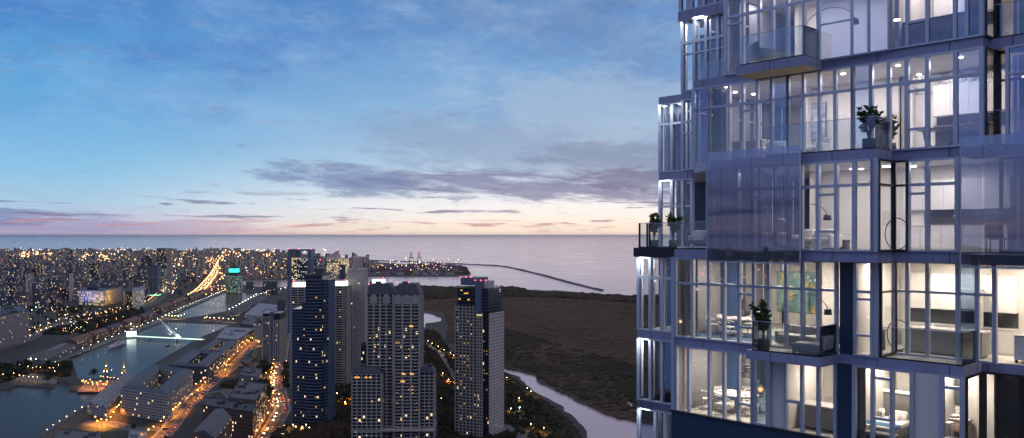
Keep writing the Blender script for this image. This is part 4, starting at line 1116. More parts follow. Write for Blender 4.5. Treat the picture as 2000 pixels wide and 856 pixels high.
def veg_mat(name, stops, sc=.004):
    mt = bpy.data.materials.new(name); mt.use_nodes = True
    n = N(mt.node_tree); b = mt.node_tree.nodes['Principled BSDF']; g = n.new('ShaderNodeNewGeometry')
    x, y, z = n.sep(g.outputs['Position'])[:3]
    f = n.noise(n.comb(n.m('MULTIPLY', x, .7), y, 0), sc, 9, .66); f2 = n.noise(g.outputs['Position'], .2, 4, .7)
    f = n.m('ADD', f, n.m('MULTIPLY', n.m('SUBTRACT', f2, .5), .35))
    n.put(b.inputs['Base Color'], n.ramp(f, stops)); b.inputs['Roughness'].default_value = .95; b.inputs['Specular IOR Level'].default_value = .1
    return mt
M_MARSH = veg_mat('marsh_reeds', [(.30, (.026, .026, .017)), (.42, (.070, .044, .028)), (.5, (.105, .060, .036)), (.56, (.060, .042, .028)), (.64, (.13, .072, .044)), (.75, (.16, .095, .06))], .007)
M_WOOD = veg_mat('woodland_leaves', [(.35, (.022, .022, .015)), (.55, (.046, .036, .021)), (.7, (.080, .046, .028))], .012)
marsh = line_px((700, 561.2), (815, 561), (905, 562), (1000, 564), (1085, 569), (1160, 576), (1245, 580.5), (1500, 592), (1900, 606), (2500, 640), (3000, 900), (1700, 925), (1420, 846), (1246, 823), (1183, 808), (1116, 774), (1060, 747), (1048, 733), (1015, 724), (979, 716), (930, 712), (872, 664), (874, 636), (868, 612), (812, 605), (700, 600))
m = MB(); loops = [[Vector((p.x, p.y, LZ+.02)) for p in L] for L in (marsh, pond2)]
# keep only holes that lie inside
tris = tessellate_polygon(loops); flat = [v for L in loops for v in L]
m.mesh(flat, [t if (flat[t[1]]-flat[t[0]]).cross(flat[t[2]]-flat[t[0]]).z > 0 else t[::-1] for t in tris], 0, False)
tag(m.build('marsh_ground', M_MARSH), 'brown marshland of reeds beyond the channel', kind='structure')
scatter('reed_beds', 'brown reeds and low scrub covering the marsh', [marsh], 26000, 5.5, 1.5, M_MARSH, 5)
dark1 = line_px((980, 640), (1040, 660), (1150, 690), (1260, 720), (1260, 800), (1183, 803), (1120, 770), (1050, 742), (1048, 730), (980, 708))
scatter('marsh_thicket', 'dark thickets on the bank of the marsh channel', [dark1, line_px((1245, 730), (1400, 760), (1500, 850), (1420, 842), (1246, 818))], 4200, 7, 3.2, M_WOOD, 6, dens=lambda x, y, nz: .35+.9*max(0, nz+.25))
scatter('coastal_woods', 'dark line of woods along the river shore', [line_px((700, 561.5), (815, 561.2), (905, 562.2), (1000, 564.2), (1040, 571), (1160, 577), (1245, 581), (1700, 602), (1700, 612), (1245, 592), (1100, 582), (1000, 580), (820, 585), (700, 585))], 3600, 10, 9, M_WOOD, 7)
strip = line_px((640, 640), (700, 620), (815, 600), (818, 645), (850, 650), (880, 690), (930, 716), (965, 728), (1005, 756), (1050, 787), (1092, 819), (1116, 856), (1120, 900), (560, 900), (600, 760))
scatter('park_woods', 'reddish brown woods in the park behind the towers', [strip], 9500, 3.4, 6.5, M_WOOD, 8, dens=lambda x, y, nz: .55+nz)
scatter('channel_scrub', 'low brown scrub on the near bank of the marsh channel', [line_px((965, 722), (985, 730), (1025, 757), (1070, 789), (1112, 821), (1138, 862), (1170, 930), (1080, 930), (1040, 800), (960, 745))], 1500, 4.2, 2.6, M_WOOD, 14)
north = line_px((190, 606), (330, 600), (520, 620), (560, 640), (560, 590), (470, 560), (420, 560), (340, 590), (300, 594))
scatter('city_greenery', 'dark shrubbery between the buildings', [line_px((-60, 720), (60, 640), (300, 590), (335, 600), (120, 690)), line_px((430, 760), (560, 640), (560, 860), (380, 870)), line_px((-60, 770), (-60, 700), (60, 690), (140, 712), (130, 736), (60, 728), (24, 742)), line_px((560, 600), (440, 612), (470, 640), (560, 660)), line_px((-400, 660), (60, 640), (320, 560), (560, 520), (560, 500), (-400, 500))], 13000, 4.0, 6.0, M_WOOD, 9, dens=lambda x, y, nz: .3+nz)

# ================================================================== OLD TOWN
zone = line_px((-420, 700), (-60, 660), (58, 640), (62, 618), (140, 603), (232, 600), (250, 606), (300, 586), (320, 562), (336, 540), (350, 522), (362, 520), (378, 560), (404, 536), (418, 512), (426, 512), (432, 540), (470, 547), (560, 545), (700, 540), (760, 520), (640, 505), (430, 491), (-400, 489), (-1600, 520))
HUE = [('grey', F_grey), ('slate blue', F_slate), ('beige', F_beige), ('rose', F_rose), ('dark glass', F_glass), ('white', F_white)]
cand = []
rr = random.Random(12)
sy = 2150.0
while sy < 9800:
    step = 46 if sy < 5000 else 75
    sx = -sy*1.05-200
    while sx < -sy*.16:
        p = Vector((sx+rr.uniform(-8, 8), sy+rr.uniform(-8, 8)))
        q = p
        if inside(q, zone) and not near_road(q, 18) and not blocked(q, 20) and rr.random() < (.82 if sy < 5000 else .7):
            cand.append(q)
        sx += step*(1 if sy < 5000 else 1.25)
    sy += step*1.15
for c_ in line_px((-60, 690), (-30, 650), (-90, 640), (-140, 650), (-200, 660), (10, 640), (40, 628), (0, 625), (-40, 628)):
    pass
vis = [p for p in cand if (p.x/p.y*FPX+1000) > -40]
vis.sort(key=lambda p: p.y)
nearc = vis[:285]; farc = vis[285:]+[p for p in cand if (p.x/p.y*FPX+1000) <= -40]
def tone(i): return HUE[rr.choices(range(6), (33, 36, 10, 6, 12, 5))[0]]
for p in nearc:
    hn, fac = tone(0)
    r_ = rr.random(); h = rr.uniform(16, 34) if r_ < .66 else (rr.uniform(34, 58) if r_ < .94 else rr.uniform(60, 95))
    w, l = rr.uniform(17, 30), rr.uniform(18, 36)
    if h > 58: w, l = rr.uniform(14, 19), rr.uniform(14, 20)
    hw = 'low' if h < 26 else ('mid rise' if h < 45 else 'tall')
    px_ = p.x/p.y*FPX+1000
    zn = 'behind the ministry' if px_ < 60 else ('left of the palace' if px_ < 150 else ('behind the palace' if px_ < 240 else ('by the black towers' if px_ < 345 else 'north of the docks')))
    zn = zn.replace('left of the palace', 'between ministry and palace')
    dist = 'near the park edge' if p.y < 2700 else ('in the middle of the old town' if p.y < 3400 else 'deep in the old town')
    b_ = building('city_block', f'{hw} {hn} block {zn} {dist}', 'building', rect(p.x, p.y, w, l, GA+rr.choice((0, 0, .12, -.2))), h, fac, rr.choice(('dark', 'grey', 'grey', 'pale', 'red')), group=f'{hw} {hn} blocks {zn} {dist}', extras=rr.randint(1, 3))
    TAKEN.pop()
m = MB(); 
for p in farc:
    r_ = rr.random(); h = rr.uniform(14, 34) if r_ < .75 else (rr.uniform(34, 60) if r_ < .95 else rr.uniform(60, 100))
    if p.y > 6500: h = min(h, 60)
    w = rr.uniform(20, 36)*(1 if p.y < 5000 else 1.5); l = rr.uniform(20, 36)
    m.prism(rect(p.x, p.y, w if h < 60 else 18, l if h < 60 else 18, GA+rr.choice((0, .2, -.1))), LZ, LZ+h, rr.choice((0, 0, 1, 1, 2, 3)), 4+rr.randrange(3))
tag(m.build('distant_city', [F_grey, F_slate, F_beige, F_rose, ROOF['dark'], ROOF['grey'], ROOF['pale']]), 'dense mass of far city blocks fading towards the horizon', kind='stuff')

def light_specks(name, label, items, mats, kind='stuff'):
    m = MB()
    for (x, y, z, r, mi) in items:
        V = [(x-r, y, z), (x, y-r, z), (x+r, y, z), (x, y+r, z), (x, y, z+r), (x, y, z-r)]
        m.mesh(V, [(0, 1, 4), (1, 2, 4), (2, 3, 4), (3, 0, 4), (1, 0, 5), (2, 1, 5), (3, 2, 5), (0, 3, 5)], mi, False)
    return tag(m.build(name, mats), label, kind=kind)
S_OR = glow('far_light_orange', (1, .45, .13), 9, False); S_YE = glow('far_light_yellow', (1, .70, .32), 9, False); S_WH = glow('far_light_white', (.95, .97, .9), 8, False); S_RE = glow('far_light_red', (1, .08, .12), 8, False); S_GR = glow('far_light_green', (.3, 1, .65), 6, False)
SM = [S_OR, S_YE, S_WH, S_RE, S_GR]
items = []
for p in cand:
    if rr.random() < (.45 if p.y > 3000 else .35):
        for _ in range(rr.choice((1, 1, 2))): 
            q = p+Vector((rr.uniform(-30, 30), rr.uniform(-30, 30)))
            items.append((q.x, q.y, LZ+rr.uniform(8, 40), rr.uniform(.7, 1.5)*(p.y/4200)**.7, rr.choices(range(5), (34, 40, 20, 3, 3))[0]))
# strings of lights of the far streets, brighter towards the harbour
for k_ in range(1200):
    y = 489.5+rr.random()**1.4*42; x = rr.uniform(-250, 560) if y > 497 else rr.uniform(-250, 640)
    p = ground(x, y, 10)
    if noise.noise(Vector((p.x*.0011, p.y*.0011, 2))) < -.02: continue
    items.append((p.x, p.y, rr.uniform(12, 45), rr.uniform(.9, 1.9)*(p.y/4200)**.8, rr.choices(range(5), (42, 42, 12, 2, 2))[0]))
for (x0, x1, y0, y1, nn, big) in [(40, 100, 488, 504, 110, 1.5), (160, 265, 496, 512, 120, 1.3), (225, 265, 488, 496, 30, 1.6), (0, 12, 484, 492, 8, 2), (430, 545, 488, 503, 90, 1.6), (340, 440, 495, 525, 90, 1.2), (400, 440, 505, 575, 80, 1.2), (312, 345, 520, 575, 60, 1.0), (470, 560, 515, 540, 50, 1.2), (720, 900, 508, 530, 60, 1.0)]:
    for _ in range(nn):
        x, y = rr.uniform(x0, x1), rr.uniform(y0, y1)
        if y < 490: y = 490
        p = ground(x, y, 20)
        items.append((p.x, p.y, 24+rr.uniform(-8, 14), rr.uniform(1.2, 2.4)*big*(p.y/5000)**.9, rr.choices(range(5), (48, 40, 8, 3, 1))[0]))
for _ in range(420):   # lamps sprinkled through the parks and yards too small to tell apart
    x, y = rr.choice(((rr.uniform(0, 330), rr.uniform(600, 720)), (rr.uniform(60, 300), rr.uniform(600, 650)), (rr.uniform(380, 560), rr.uniform(580, 700)), (rr.uniform(420, 560), rr.uniform(700, 856))))
    p = ground(x, y, 8).xy
    if any(inside(p, w) for w in WATER) or blocked(p, 0): continue
    items.append((p.x, p.y, LZ+rr.uniform(5, 9), rr.uniform(.3, .6)*(p.y/1300)**.9, rr.choices(range(5), (50, 34, 12, 2, 2))[0]))
for _ in range(1200):   # the unseen town west of the frame
    x, y = rr.uniform(-9000, -900), rr.uniform(-2000, 5000)
    if x/y*FPX+1000 > -60 and y > 0 : continue
    items.append((x, y, rr.uniform(8, 40), rr.uniform(1.5, 4.5), rr.choices(range(5), (40, 34, 22, 2, 2))[0]))
light_specks('city_lights', 'countless tiny orange and white lights of the far city', items, SM)
# town outside the frame to the west, seen in the glass
m = MB()
for _ in range(700):
    x, y = rr.uniform(-7000, -700), rr.uniform(-2000, 4500)
    if y > 0 and x/y*FPX+1000 > -140: continue
    if any(inside(Vector((x, y)), w) for w in WATER): continue
    m.prism(rect(x, y, rr.uniform(25, 60), rr.uniform(25, 60), GA), LZ, LZ+rr.choice((rr.uniform(12, 45), rr.uniform(12, 45), rr.uniform(60, 120))), rr.randrange(4), 4)
tag(m.build('western_city', [F_grey, F_slate, F_beige, F_rose, ROOF['dark']]), 'mass of city blocks continuing west of the docks', kind='stuff')

# ================================================================== HARBOUR THINGS
M_BW = pbr('bridge_white_paint', (.82, .82, .80), .45)
a, b = ground(258, 657, 5), ground(397, 664, 5)
br = empty('harp_bridge', (a.x, a.y, 0)); tag(br, 'slender white footbridge with a leaning mast over the dock', 'bridge')
A_, B_ = Vector((0, 0, 0)), Vector((b.x-a.x, b.y-a.y, 0)); d = B_.normalized(); nrm = Vector((-d.y, d.x, 0))
m = MB(); m.prism([A_.xy-nrm.xy*3, B_.xy-nrm.xy*3, B_.xy+nrm.xy*3, A_.xy+nrm.xy*3], 4.6, 5.6); m.build('deck', M_BW, br)
M_STRIP = glow('bridge_light_strip', (.72, 1, .80), 2.6)
m = MB()
for s in (-1, 1): m.prism([A_.xy+nrm.xy*s*3.05, B_.xy+nrm.xy*s*3.05, B_.xy+nrm.xy*s*3.5, A_.xy+nrm.xy*s*3.2], 5.3, 5.9)
m.build('light_strip', M_STRIP, br)
L_ = B_.length; base = A_+d*(L_*.64)
top = ground(312.5, 625, 36)-Vector((a.x, a.y, 0)); 
D0 = (base.y+a.y); 
# the mast leans back over the water in the plane of the deck
tx = (312.5-1000)/FPX; s_ = ((tx*a.y-a.x)/(d.x-tx*d.y)); topp = A_+d*s_; topz = EYE-(625-HOR)/FPX*(a.y+topp.y)
m = MB(); W = [(base+d*12, 5.6, .8), (base-d*2, 11, 3.6), (base-d*((base-topp).length*.35), 5.6+(topz-5.6)*.42, 2.2), (base-d*((base-topp).length*.7), 5.6+(topz-5.6)*.74, 1.1), (topp, topz, .35)]
m.tube([(p.x, p.y, z) for p, z, r in W], [r for p, z, r in W], 8)
m.tube([tuple((base-d*8).xy)+(5.4,), tuple((base-d*3).xy)+(10,)], [1.4, 3.0], 8)
m.build('mast', pbr('mast_lit_white', (.85, .85, .80), .4), br)
m = MB()
for i in range(13):
    f_ = i/12; pm = base.lerp(topp, .3+.68*f_); zm = 5.6+(topz-5.6)*(.36+.62*f_); pd = base+d*(-8-(L_*.45)*(f_))
    pd = A_+d*(L_*(.60-.50*f_)); m.tube([(pm.x, pm.y, zm), (pd.x, pd.y, 5.8)], .07, 4)
m.build('cable', M_BW, br)
m = MB()
for f_ in (.25, .64, .84): 
    c_ = A_+d*L_*f_; m.lathe([(2.4, -1), (2.2, 4.6)], (c_.x, c_.y, 0), 10)
m.build('pier', M_BW, br)
for f_ in (.44, .56, .7):
    c_ = Vector((a.x, a.y, 6))+d*L_*f_-nrm*2.6; mt_ = Vector((a.x, a.y, 0))+base.lerp(topp, .45); lamp_light('floodlight', (c_.x, c_.y, 7), (.9, 1, .88), 60000, .3, 'floodlight aimed at the leaning bridge mast', 'floodlights of the harp bridge', target=(mt_.x, mt_.y, 22), cone=70)
# glowing pavilion
p = ground(253.5, 661); pv = empty('glowing_pavilion', (p.x, p.y+6, LZ), GA); tag(pv, 'dazzling white green pavilion at the west end of the bridge', 'pavilion')
m = MB(); m.box(-8, 8, -3, 7, 0, .6); m.box(-8.5, 8.5, -4, 8, 10.6, 11.2); m.build('roof', M_BW, pv)
m = MB(); m.box(-7.4, 7.4, -2.6, 6, .6, 10.6); m.build('light_wall', glow('pavilion_light', (.80, 1, .86), 5), pv)
# white ship
a, b = ground(214, 682), ground(245, 671); c_ = (a+b)/2; ang = math.atan2(b.y-a.y, b.x-a.x); Ls = (b-a).length
sh = empty('white_ship', (c_.x, c_.y, 0), ang); tag(sh, 'long white sailing ship moored below the bridge', 'ship')
m = MB(); V = []; secs = 9
for i in range(secs):
    f_ = i/(secs-1); x = (f_-.5)*Ls; w = 4.2*math.sin(math.pi*(.08+.86*f_))**.5*(1 if f_ < .8 else 1-(f_-.8)*3.8); w = max(w, .3)
    for y, z in ((-w, 4.2+1.2*abs(f_-.5)), (-w*.9, 1.5), (-w*.55, -.6), (w*.55, -.6), (w*.9, 1.5), (w, 4.2+1.2*abs(f_-.5))): V.append((x, y, z))
F_ = []
for i in range(secs-1):
    for j in range(6): F_.append((i*6+j, i*6+(j+1) % 6, (i+1)*6+(j+1) % 6, (i+1)*6+j))
F_ += [tuple(range(5, -1, -1)), tuple((secs-1)*6+j for j in range(6))]
m.mesh(V, F_, 0, False); m.build('hull', pbr('ship_white', (.75, .74, .72), .5), sh)
m = MB(); m.box(-Ls*.3, Ls*.25, -2.2, 2.2, 4.2, 6.6); m.box(-Ls*.1, Ls*.12, -1.8, 1.8, 6.6, 8.4); m.build('deck_house', pbr('ship_buff', (.45, .40, .33), .6), sh)
for x in (-Ls*.25, 0, Ls*.25):
    m = MB(); m.tube([(x, 0, 4), (x, 0, 27)], [.3, .12], 6); m.tube([(x, -5, 16), (x, 5, 16)], .12, 5); m.build('mast', C_dark, sh)
# small sloop in mid dock
p = ground(327, 676); sb = empty('small_boat', (p.x, p.y, 0), .6); tag(sb, 'tiny dark boat alone in the middle of the dock', 'boat')
m = MB(); m.rbox((0, 0, .5), (9, 2.8, 1.8), .7); m.build('hull', C_dark, sb); m = MB(); m.rbox((-1, 0, 1.9), (3, 1.8, 1.4), .3); m.build('cabin', M_BW, sb); m = MB(); m.tube([(1, 0, 1), (1, 0, 9)], .1, 5); m.build('mast', C_dark, sb)
# two yellow harbour cranes
M_YEL = pbr('crane_yellow', (.55, .36, .05), .5, vscale=.5); M_CRN = pbr('crane_dark', (.05, .05, .055), .6)
def make_crane():
    t = empty('harbour_crane')
    m = MB()
    for x in (-3.4, 3.4):
        for y in (-3.4, 3.4): m.tube([(x, y, 0), (x*.62, y*.62, 9)], .42, 6)
    for z, s in ((3, .85), (6.2, .75)):
        for sx, sy_ in ((1, 0), (0, 1)):
            for k_ in (-1, 1): m.tube([(-3.4*s if sx else 3.4*s*k_, 3.4*s*k_ if sx else -3.4*s, z), (3.4*s if sx else 3.4*s*k_, 3.4*s*k_ if sx else 3.4*s, z)], .2, 5)
    m.box(-2.6, 2.6, -2.6, 2.6, 9, 9.8); m.build('portal', M_CRN, t)
    m = MB(); m.rbox((0, .3, 11.6), (5, 5.6, 3.4), .3); m.lathe([(1.4, 9.8), (1.4, 10)], n=10); m.build('cabin', M_YEL, t)
    m = MB(); m.tube([(0, 0, 13), (0, 0, 17)], [1.1, .7], 8); m.build('turret', M_CRN, t)
    m = MB(); q = [(-.9, -.9), (.9, -.9), (.9, .9), (-.9, .9)]
    for x, y in q: m.tube([(x, y, 16), (x*.25, y*.25, 29)], .2, 5)
    for i in range(6):
        z0_, z1_ = 16+i*2.1, 18.1+i*2.1; s0, s1 = 1-.75*(z0_-16)/13, 1-.75*(z1_-16)/13
        for j in range(4): m.tube([(q[j][0]*s0, q[j][1]*s0, z0_), (q[(j+1) % 4][0]*s1, q[(j+1) % 4][1]*s1, z1_)], .12, 4)
    m.build('jib', M_YEL, t)
    for x, y, z in ((0, -1.8, 16.3), (-2.4, -2.8, 9.4), (2.4, -2.8, 9.4)):
        m = MB(); m.ball((x, y, z), .42, 6, 4); m.build('crane_lamp', G_WH, t)
    return t
cr = make_crane(); p = ground(208, 741); cr.location = (p.x, p.y, LZ); cr.scale = (1.0, 1.0, 1.0); tag(cr, 'yellow harbour crane on the plaza next to the reddish tree', 'crane', 'yellow harbour cranes')
c2 = copy_tree(cr); p = ground(242, 743.5); c2.location = (p.x, p.y, LZ); c2.rotation_euler = (0, 0, .4); tag(c2, 'yellow harbour crane at the corner by the long quay building', 'crane')
for x, y in ((203, 744), (238, 746.5), (246, 746)):
    p = ground(x, y); lamp_light('floodlight', (p.x, p.y-3, LZ+1), (1, .62, .12), 16000, .3, 'amber floodlight at the foot of a harbour crane', 'floodlights of the harbour cranes', target=(p.x, p.y+4, LZ+20), cone=70)
# container gantries
def make_gantry():
    t = empty('container_crane'); m = MB()
    for x in (-12, 12):
        for y in (-14, 14): m.tube([(x, y, 0), (x*.8, y, 60)], 1.3, 6)
        m.tube([(x*.8, -14, 60), (x*.8, 14, 60)], 1.1, 5); m.tube([(x, -14, 22), (x, 14, 22)], 1.1, 5); m.tube([(x*.8, -14, 60), (0, -14, 88)], 1.0, 5)
    for y in (-14, 14): m.tube([(-12, y, 16), (12, y, 16)], 1.1, 5); m.tube([(-10, y, 56), (10, y, 56)], 1.1, 5)
    m.build('portal', pbr('gantry_blue', (.14, .17, .24), .6), t)
    m = MB(); m.box(-2, 2, -14, 40, 55, 58); m.tube([(-2, -14, 57), (-2, -30, 104)], .9, 5); m.tube([(2, -14, 57), (2, -30, 104)], .9, 5)
    for i in range(6): m.tube([(-2, -14-i*2.7, 57+i*7.8), (2, -14-i*2.7-2.7, 57+i*7.8+7.8)], .6, 4)
    m.build('boom', pbr('gantry_red', (.30, .10, .10), .6), t)
    m = MB(); m.ball((0, -30, 105), 1.5, 6, 4); m.build('beacon', M_RED, t)
    return t
g = make_gantry(); p = ground(803.5, 522); g.location = (p.x, p.y, LZ); tag(g, 'tall container crane with raised boom, west one of the pair', 'crane', 'container cranes in the far port')
g2 = copy_tree(g); p = ground(819, 522); g2.location = (p.x, p.y, LZ); tag(g2, 'tall container crane with raised boom, east one of the pair', 'crane')
# port sheds and container stacks
sh_l = ['pale', 'grey', 'rose', 'blue', 'cream', 'rust']
for i in range(12):
    x = 712+i*16; p = ground(x+6, 538 if i < 11 else 536)
    fac = [F_beige, F_grey, F_rose, F_hall, F_white, F_brick][i % 6]
    building('port_shed', f'{sh_l[i % 6]} port shed {["at the west end of the quay", "at the middle of the far quay"][i > 5]} across the channel', 'shed', rect(p.x, p.y+20, 44, 30, 0), 12+3*(i % 3), fac, ('pale', 'grey', 'red')[i % 3], group=f'port sheds {i % 6} {i > 5}', extras=0, roofstyle='flat')
p = ground(828, 537); lamp_light('floodlight', (p.x, p.y-10, 20), (1, .7, .2), 300000, 2, 'golden floodlight on the far port quay', target=(p.x, p.y+20, 8), cone=110)
m = MB(); rr = random.Random(4)
for _ in range(420):
    x, y = rr.uniform(705, 900), rr.uniform(519, 533); p = ground(x, y)
    if x > 860 and y < 522: continue
    m.obox((p.x, p.y, LZ+3*rr.randint(1, 4)), (rr.uniform(12, 40), 12, 6*rr.randint(1, 3)), 0, mi=rr.randrange(4))
tag(m.build('container_yard', [pbr('container_rust', (.22, .08, .06), .8), pbr('container_blue', (.06, .08, .15), .8), pbr('container_violet', (.14, .09, .13), .8), pbr('container_pale', (.3, .27, .26), .8)]), 'mass of stacked containers and yard clutter in the port', kind='stuff')
scatter('port_trees', 'dark trees at the tip of the port', [line_px((860, 522), (905, 526), (914, 536), (890, 536), (860, 530))], 220, 12, 12, M_WOOD, 19, excl=False)
# breakwater
bw = [ground(x, y).xy for x, y in ((600, 504), (700, 508), (780, 511), (812, 512), (860, 514), (905, 516.5), (940, 518), (970, 519.5), (990, 522), (1010, 526), (1060, 538), (1110, 552), (1150, 562), (1174, 567.5))]
m = MB()
for i in range(len(bw)-1):
    p, q = bw[i], bw[i+1]; l = (q-p).length; k_ = max(1, int(l/60))
    for j in range(k_):
        a_, b_ = p.lerp(q, j/k_), p.lerp(q, (j+1)/k_+.05); d_ = (b_-a_).normalized(); n_ = Vector((-d_.y, d_.x))*max(7, p.y*.0035)
        z = 4.5+rr.uniform(-.6, 1.6)
        m.face([(*(a_-n_), -1), (*(b_-n_), -1), (*(b_-n_*.3), z), (*(a_-n_*.3), z)]); m.face([(*(a_-n_*.3), z), (*(b_-n_*.3), z), (*(b_+n_*.3), z), (*(a_+n_*.3), z)]); m.face([(*(a_+n_*.3), z), (*(b_+n_*.3), z), (*(b_+n_), -1), (*(a_+n_), -1)])
tag(m.build('breakwater', pbr('breakwater_rock', (.07, .065, .07), .9, vscale=.1, var=.4)), 'long thin dark rock breakwater curving out into the river', 'breakwater')
# round fountain pool
p = ground(861, 827); f0 = empty('round_pool', (p.x, p.y, LZ)); tag(f0, 'round pool with pale rim in the park behind the towers', 'pool')
m = MB(); m.lathe([(11, 0), (11, .7), (10.2, .7), (10.2, .2), (10.1, .2)], n=28); m.build('rim', C_pale, f0)
m = MB(); m.lathe([(10.15, .1), (10.15, .45)], n=28); m.build('pool_water', M_SEA, f0)

# ================================================================== THE APARTMENT TOWER
P0 = Vector((14.47, 27.3)); UX = Vector((.694, -.719)).normalized(); VX = Vector((.719, .694)).normalized()
TRZ = math.atan2(UX.y, UX.x)
PU, PV = P0.dot(UX), P0.dot(VX)
def lu(x, v=0.0):
    """position along the facade of what stands at picture column x in the plane v"""
    dx = (x-1000)/FPX; t = (v+PV)/(dx*VX.x+VX.y)
    return t*(dx*UX.x+UX.y)-PU
def lv(x, u):
    dx = (x-1000)/FPX; t = (u+PU)/(dx*UX.x+UX.y)
    return t*(dx*VX.x+VX.y)-PV
def zz(x, y, v=0.0):
    dx = (x-1000)/FPX; t = (v+PV)/(dx*VX.x+VX.y)
    return t*(HOR-y)/FPX
def wpos(u, v, z):
    p = P0+UX*u+VX*v
    return Vector((p.x, p.y, EYE+z))
ZF, ZA, ZB, ZC, ZD, ZE = 9.85, 6.35, 2.88, -.55, -4.25, -7.38
TH = .33
M_FASC = pbr('fascia_paint', (.31, .32, .49), .45, vscale=.6, var=.08)
def add_joints(mt, step):
    n = N(mt.node_tree); b = mt.node_tree.nodes['Principled BSDF']; src = b.inputs['Base Color'].links[0].from_socket
    tc = n.new('ShaderNodeTexCoord'); x, y, z = n.sep(tc.outputs['Object'])[:3]
    s_ = n.m('LESS_THAN', n.m('FRACT', n.m('DIVIDE', n.m('ADD', n.m('ADD', x, y), 200), step)), .012)
    st = n.noise(n.comb(n.m('MULTIPLY', x, 5), n.m('MULTIPLY', y, 5), n.m('MULTIPLY', z, .5)), 1, 5, .6)
    c = n.mix(n.m('MULTIPLY', n.smooth(st, .45, .8), .35), src, (.10, .10, .14)); n.put(b.inputs['Base Color'], n.mix(s_, c, (.03, .03, .04)))
add_joints(M_FASC, 2.35)
M_FRAME = pbr('window_frame_paint', (.50, .55, .66), .38, .3, vscale=1.0, var=.06)
M_FRDK = pbr('dark_frame', (.03, .032, .04), .4, .3)
M_FLOOR = pbr('stone_floor', (.62, .60, .56), .35, vscale=.8, var=.06)
M_CEIL = pbr('ceiling_plaster', (.78, .76, .73), .8, vscale=.5, var=.03)
M_SOFF = pbr('soffit_wood', (.60, .48, .28), .6, vscale=2, var=.12)
M_WALLI = pbr('interior_plaster', (.74, .71, .67), .8, vscale=.4, var=.03)
M_GREY = pbr('interior_grey', (.20, .20, .22), .7, vscale=.5, var=.08)
M_NAVY = pbr('navy_panel', (.035, .065, .12), .25, vscale=.4, var=.12)
M_BLUEP = pbr('blue_panel', (.07, .14, .30), .4, vscale=.5, var=.1)
M_WHITE = pbr('white_lacquer', (.78, .77, .75), .3, vscale=1, var=.02)
M_DARK = pbr('dark_metal', (.025, .025, .028), .35, .6)
M_STEEL = pbr('steel', (.6, .6, .62), .25, 1.0)
def glass_mat(name, tint, refl, rcol=(.80, .86, 1.0), rough=.02):
    mt = bpy.data.materials.new(name); mt.use_nodes = True; t = mt.node_tree; t.nodes.clear(); n = N(t)
    o = n.new('ShaderNodeOutputMaterial'); mx = n.new('ShaderNodeMixShader'); tr = n.new('ShaderNodeBsdfTransparent'); gl = n.new('ShaderNodeBsdfGlossy')
    n.put(tr.inputs[0], tint); n.put(gl.inputs[0], rcol); gl.inputs[1].default_value = rough
    fr = n.new('ShaderNodeFresnel'); fr.inputs[0].default_value = 1.5
    g = n.new('ShaderNodeNewGeometry'); nz = n.noise(g.outputs['Position'], .9, 2, .5)
    bp = n.new('ShaderNodeBump'); bp.inputs['Strength'].default_value = .05; n.put(bp.inputs['Height'], nz); n.put(gl.inputs['Normal'], bp.outputs[0])
    n.put(mx.inputs[0], n.m('ADD', n.m('MULTIPLY', fr.outputs[0], .9), refl, clamp=True))
    n.links.new(tr.outputs[0], mx.inputs[1]); n.links.new(gl.outputs[0], mx.inputs[2]); n.links.new(mx.outputs[0], o.inputs[0])
    return mt
G_CLEAR = glass_mat('clear_glass', (.93, .94, .96), .15)
G_BLUE = glass_mat('blue_coated_glass', (.62, .72, .92), .30)
G_SCREEN = glass_mat('mirror_screen_glass', (.42, .46, .55), .36, (.78, .84, .95))
G_RAIL = glass_mat('railing_glass', (.91, .94, .94), .05, (.7, .8, .9))
G_DKG = glass_mat('smoked_glass', (.22, .30, .42), .22)

TW = empty('residential_tower', (P0.x, P0.y, LZ), TRZ)
tag(TW, 'tall glass apartment tower with stepped lit floors and violet slab edges', 'tower')
TZ = EYE-LZ
def tpart(m, name, mats, parent=None):
    o = m.build(name, mats, parent or TW)
    if parent is None: o.location = (0, 0, TZ)
    return o
def slab(poly, ztop, mats=None, th=TH, name='floor_slab'):
    m = MB(); m.prism(poly, ztop-th, ztop, 0, 1); return tpart(m, name, mats or [M_FASC, M_FLOOR])
UR = 7.0; VB = 8.0
u1355, u1317 = lu(1355), lu(1317)
BP = -1.38                                             # how far the proud volumes and balconies stand out
# --- slabs
slab([(lu(1418), 0), (.76, 0), (.76, 1.33), (UR, 1.33), (UR, VB), (lu(1418), VB)], ZF)
slab([(u1355, 0), (.76, 0), (.76, 1.33), (UR, 1.33), (UR, VB), (u1355, VB)], ZA)
slab([(lu(1437, BP), BP), (-4.55, BP), (-4.55, -.003), (lu(1437, BP), -.003)], ZA, [M_FASC, M_SOFF], name='balcony_slab')
slab([(u1355, 0), (lu(1385, BP), BP), (-2.03, BP), (-2.03, 0), (lu(1875), 0), (lu(1875), 1.33), (UR, 1.33), (UR, VB), (u1355, VB)], ZB)
slab([(lu(1317, BP), BP), (-2.03, BP), (-2.03, 0), (lu(1872), 0), (lu(1872), 1.33), (UR, 1.33), (UR, VB), (u1317, VB)], ZC, th=.36)
slab([(u1317, 0), (.204, 0), (.204, 1.74), (UR, 1.74), (UR, VB), (u1317, VB)], ZD)
slab([(lu(1457, -1.43), -1.43), (-3.92, -1.43), (-3.92, -.003), (lu(1457, -1.43), -.003)], ZD, name='balcony_slab')
slab([(u1317, 0), (.204, 0), (.204, 1.74), (UR, 1.74), (UR, VB), (u1317, VB)], ZE)
slab([(lu(1418), 0), (.76, 0), (.76, 1.33), (UR, 1.33), (UR, VB), (lu(1418), VB)], ZF+3.5)

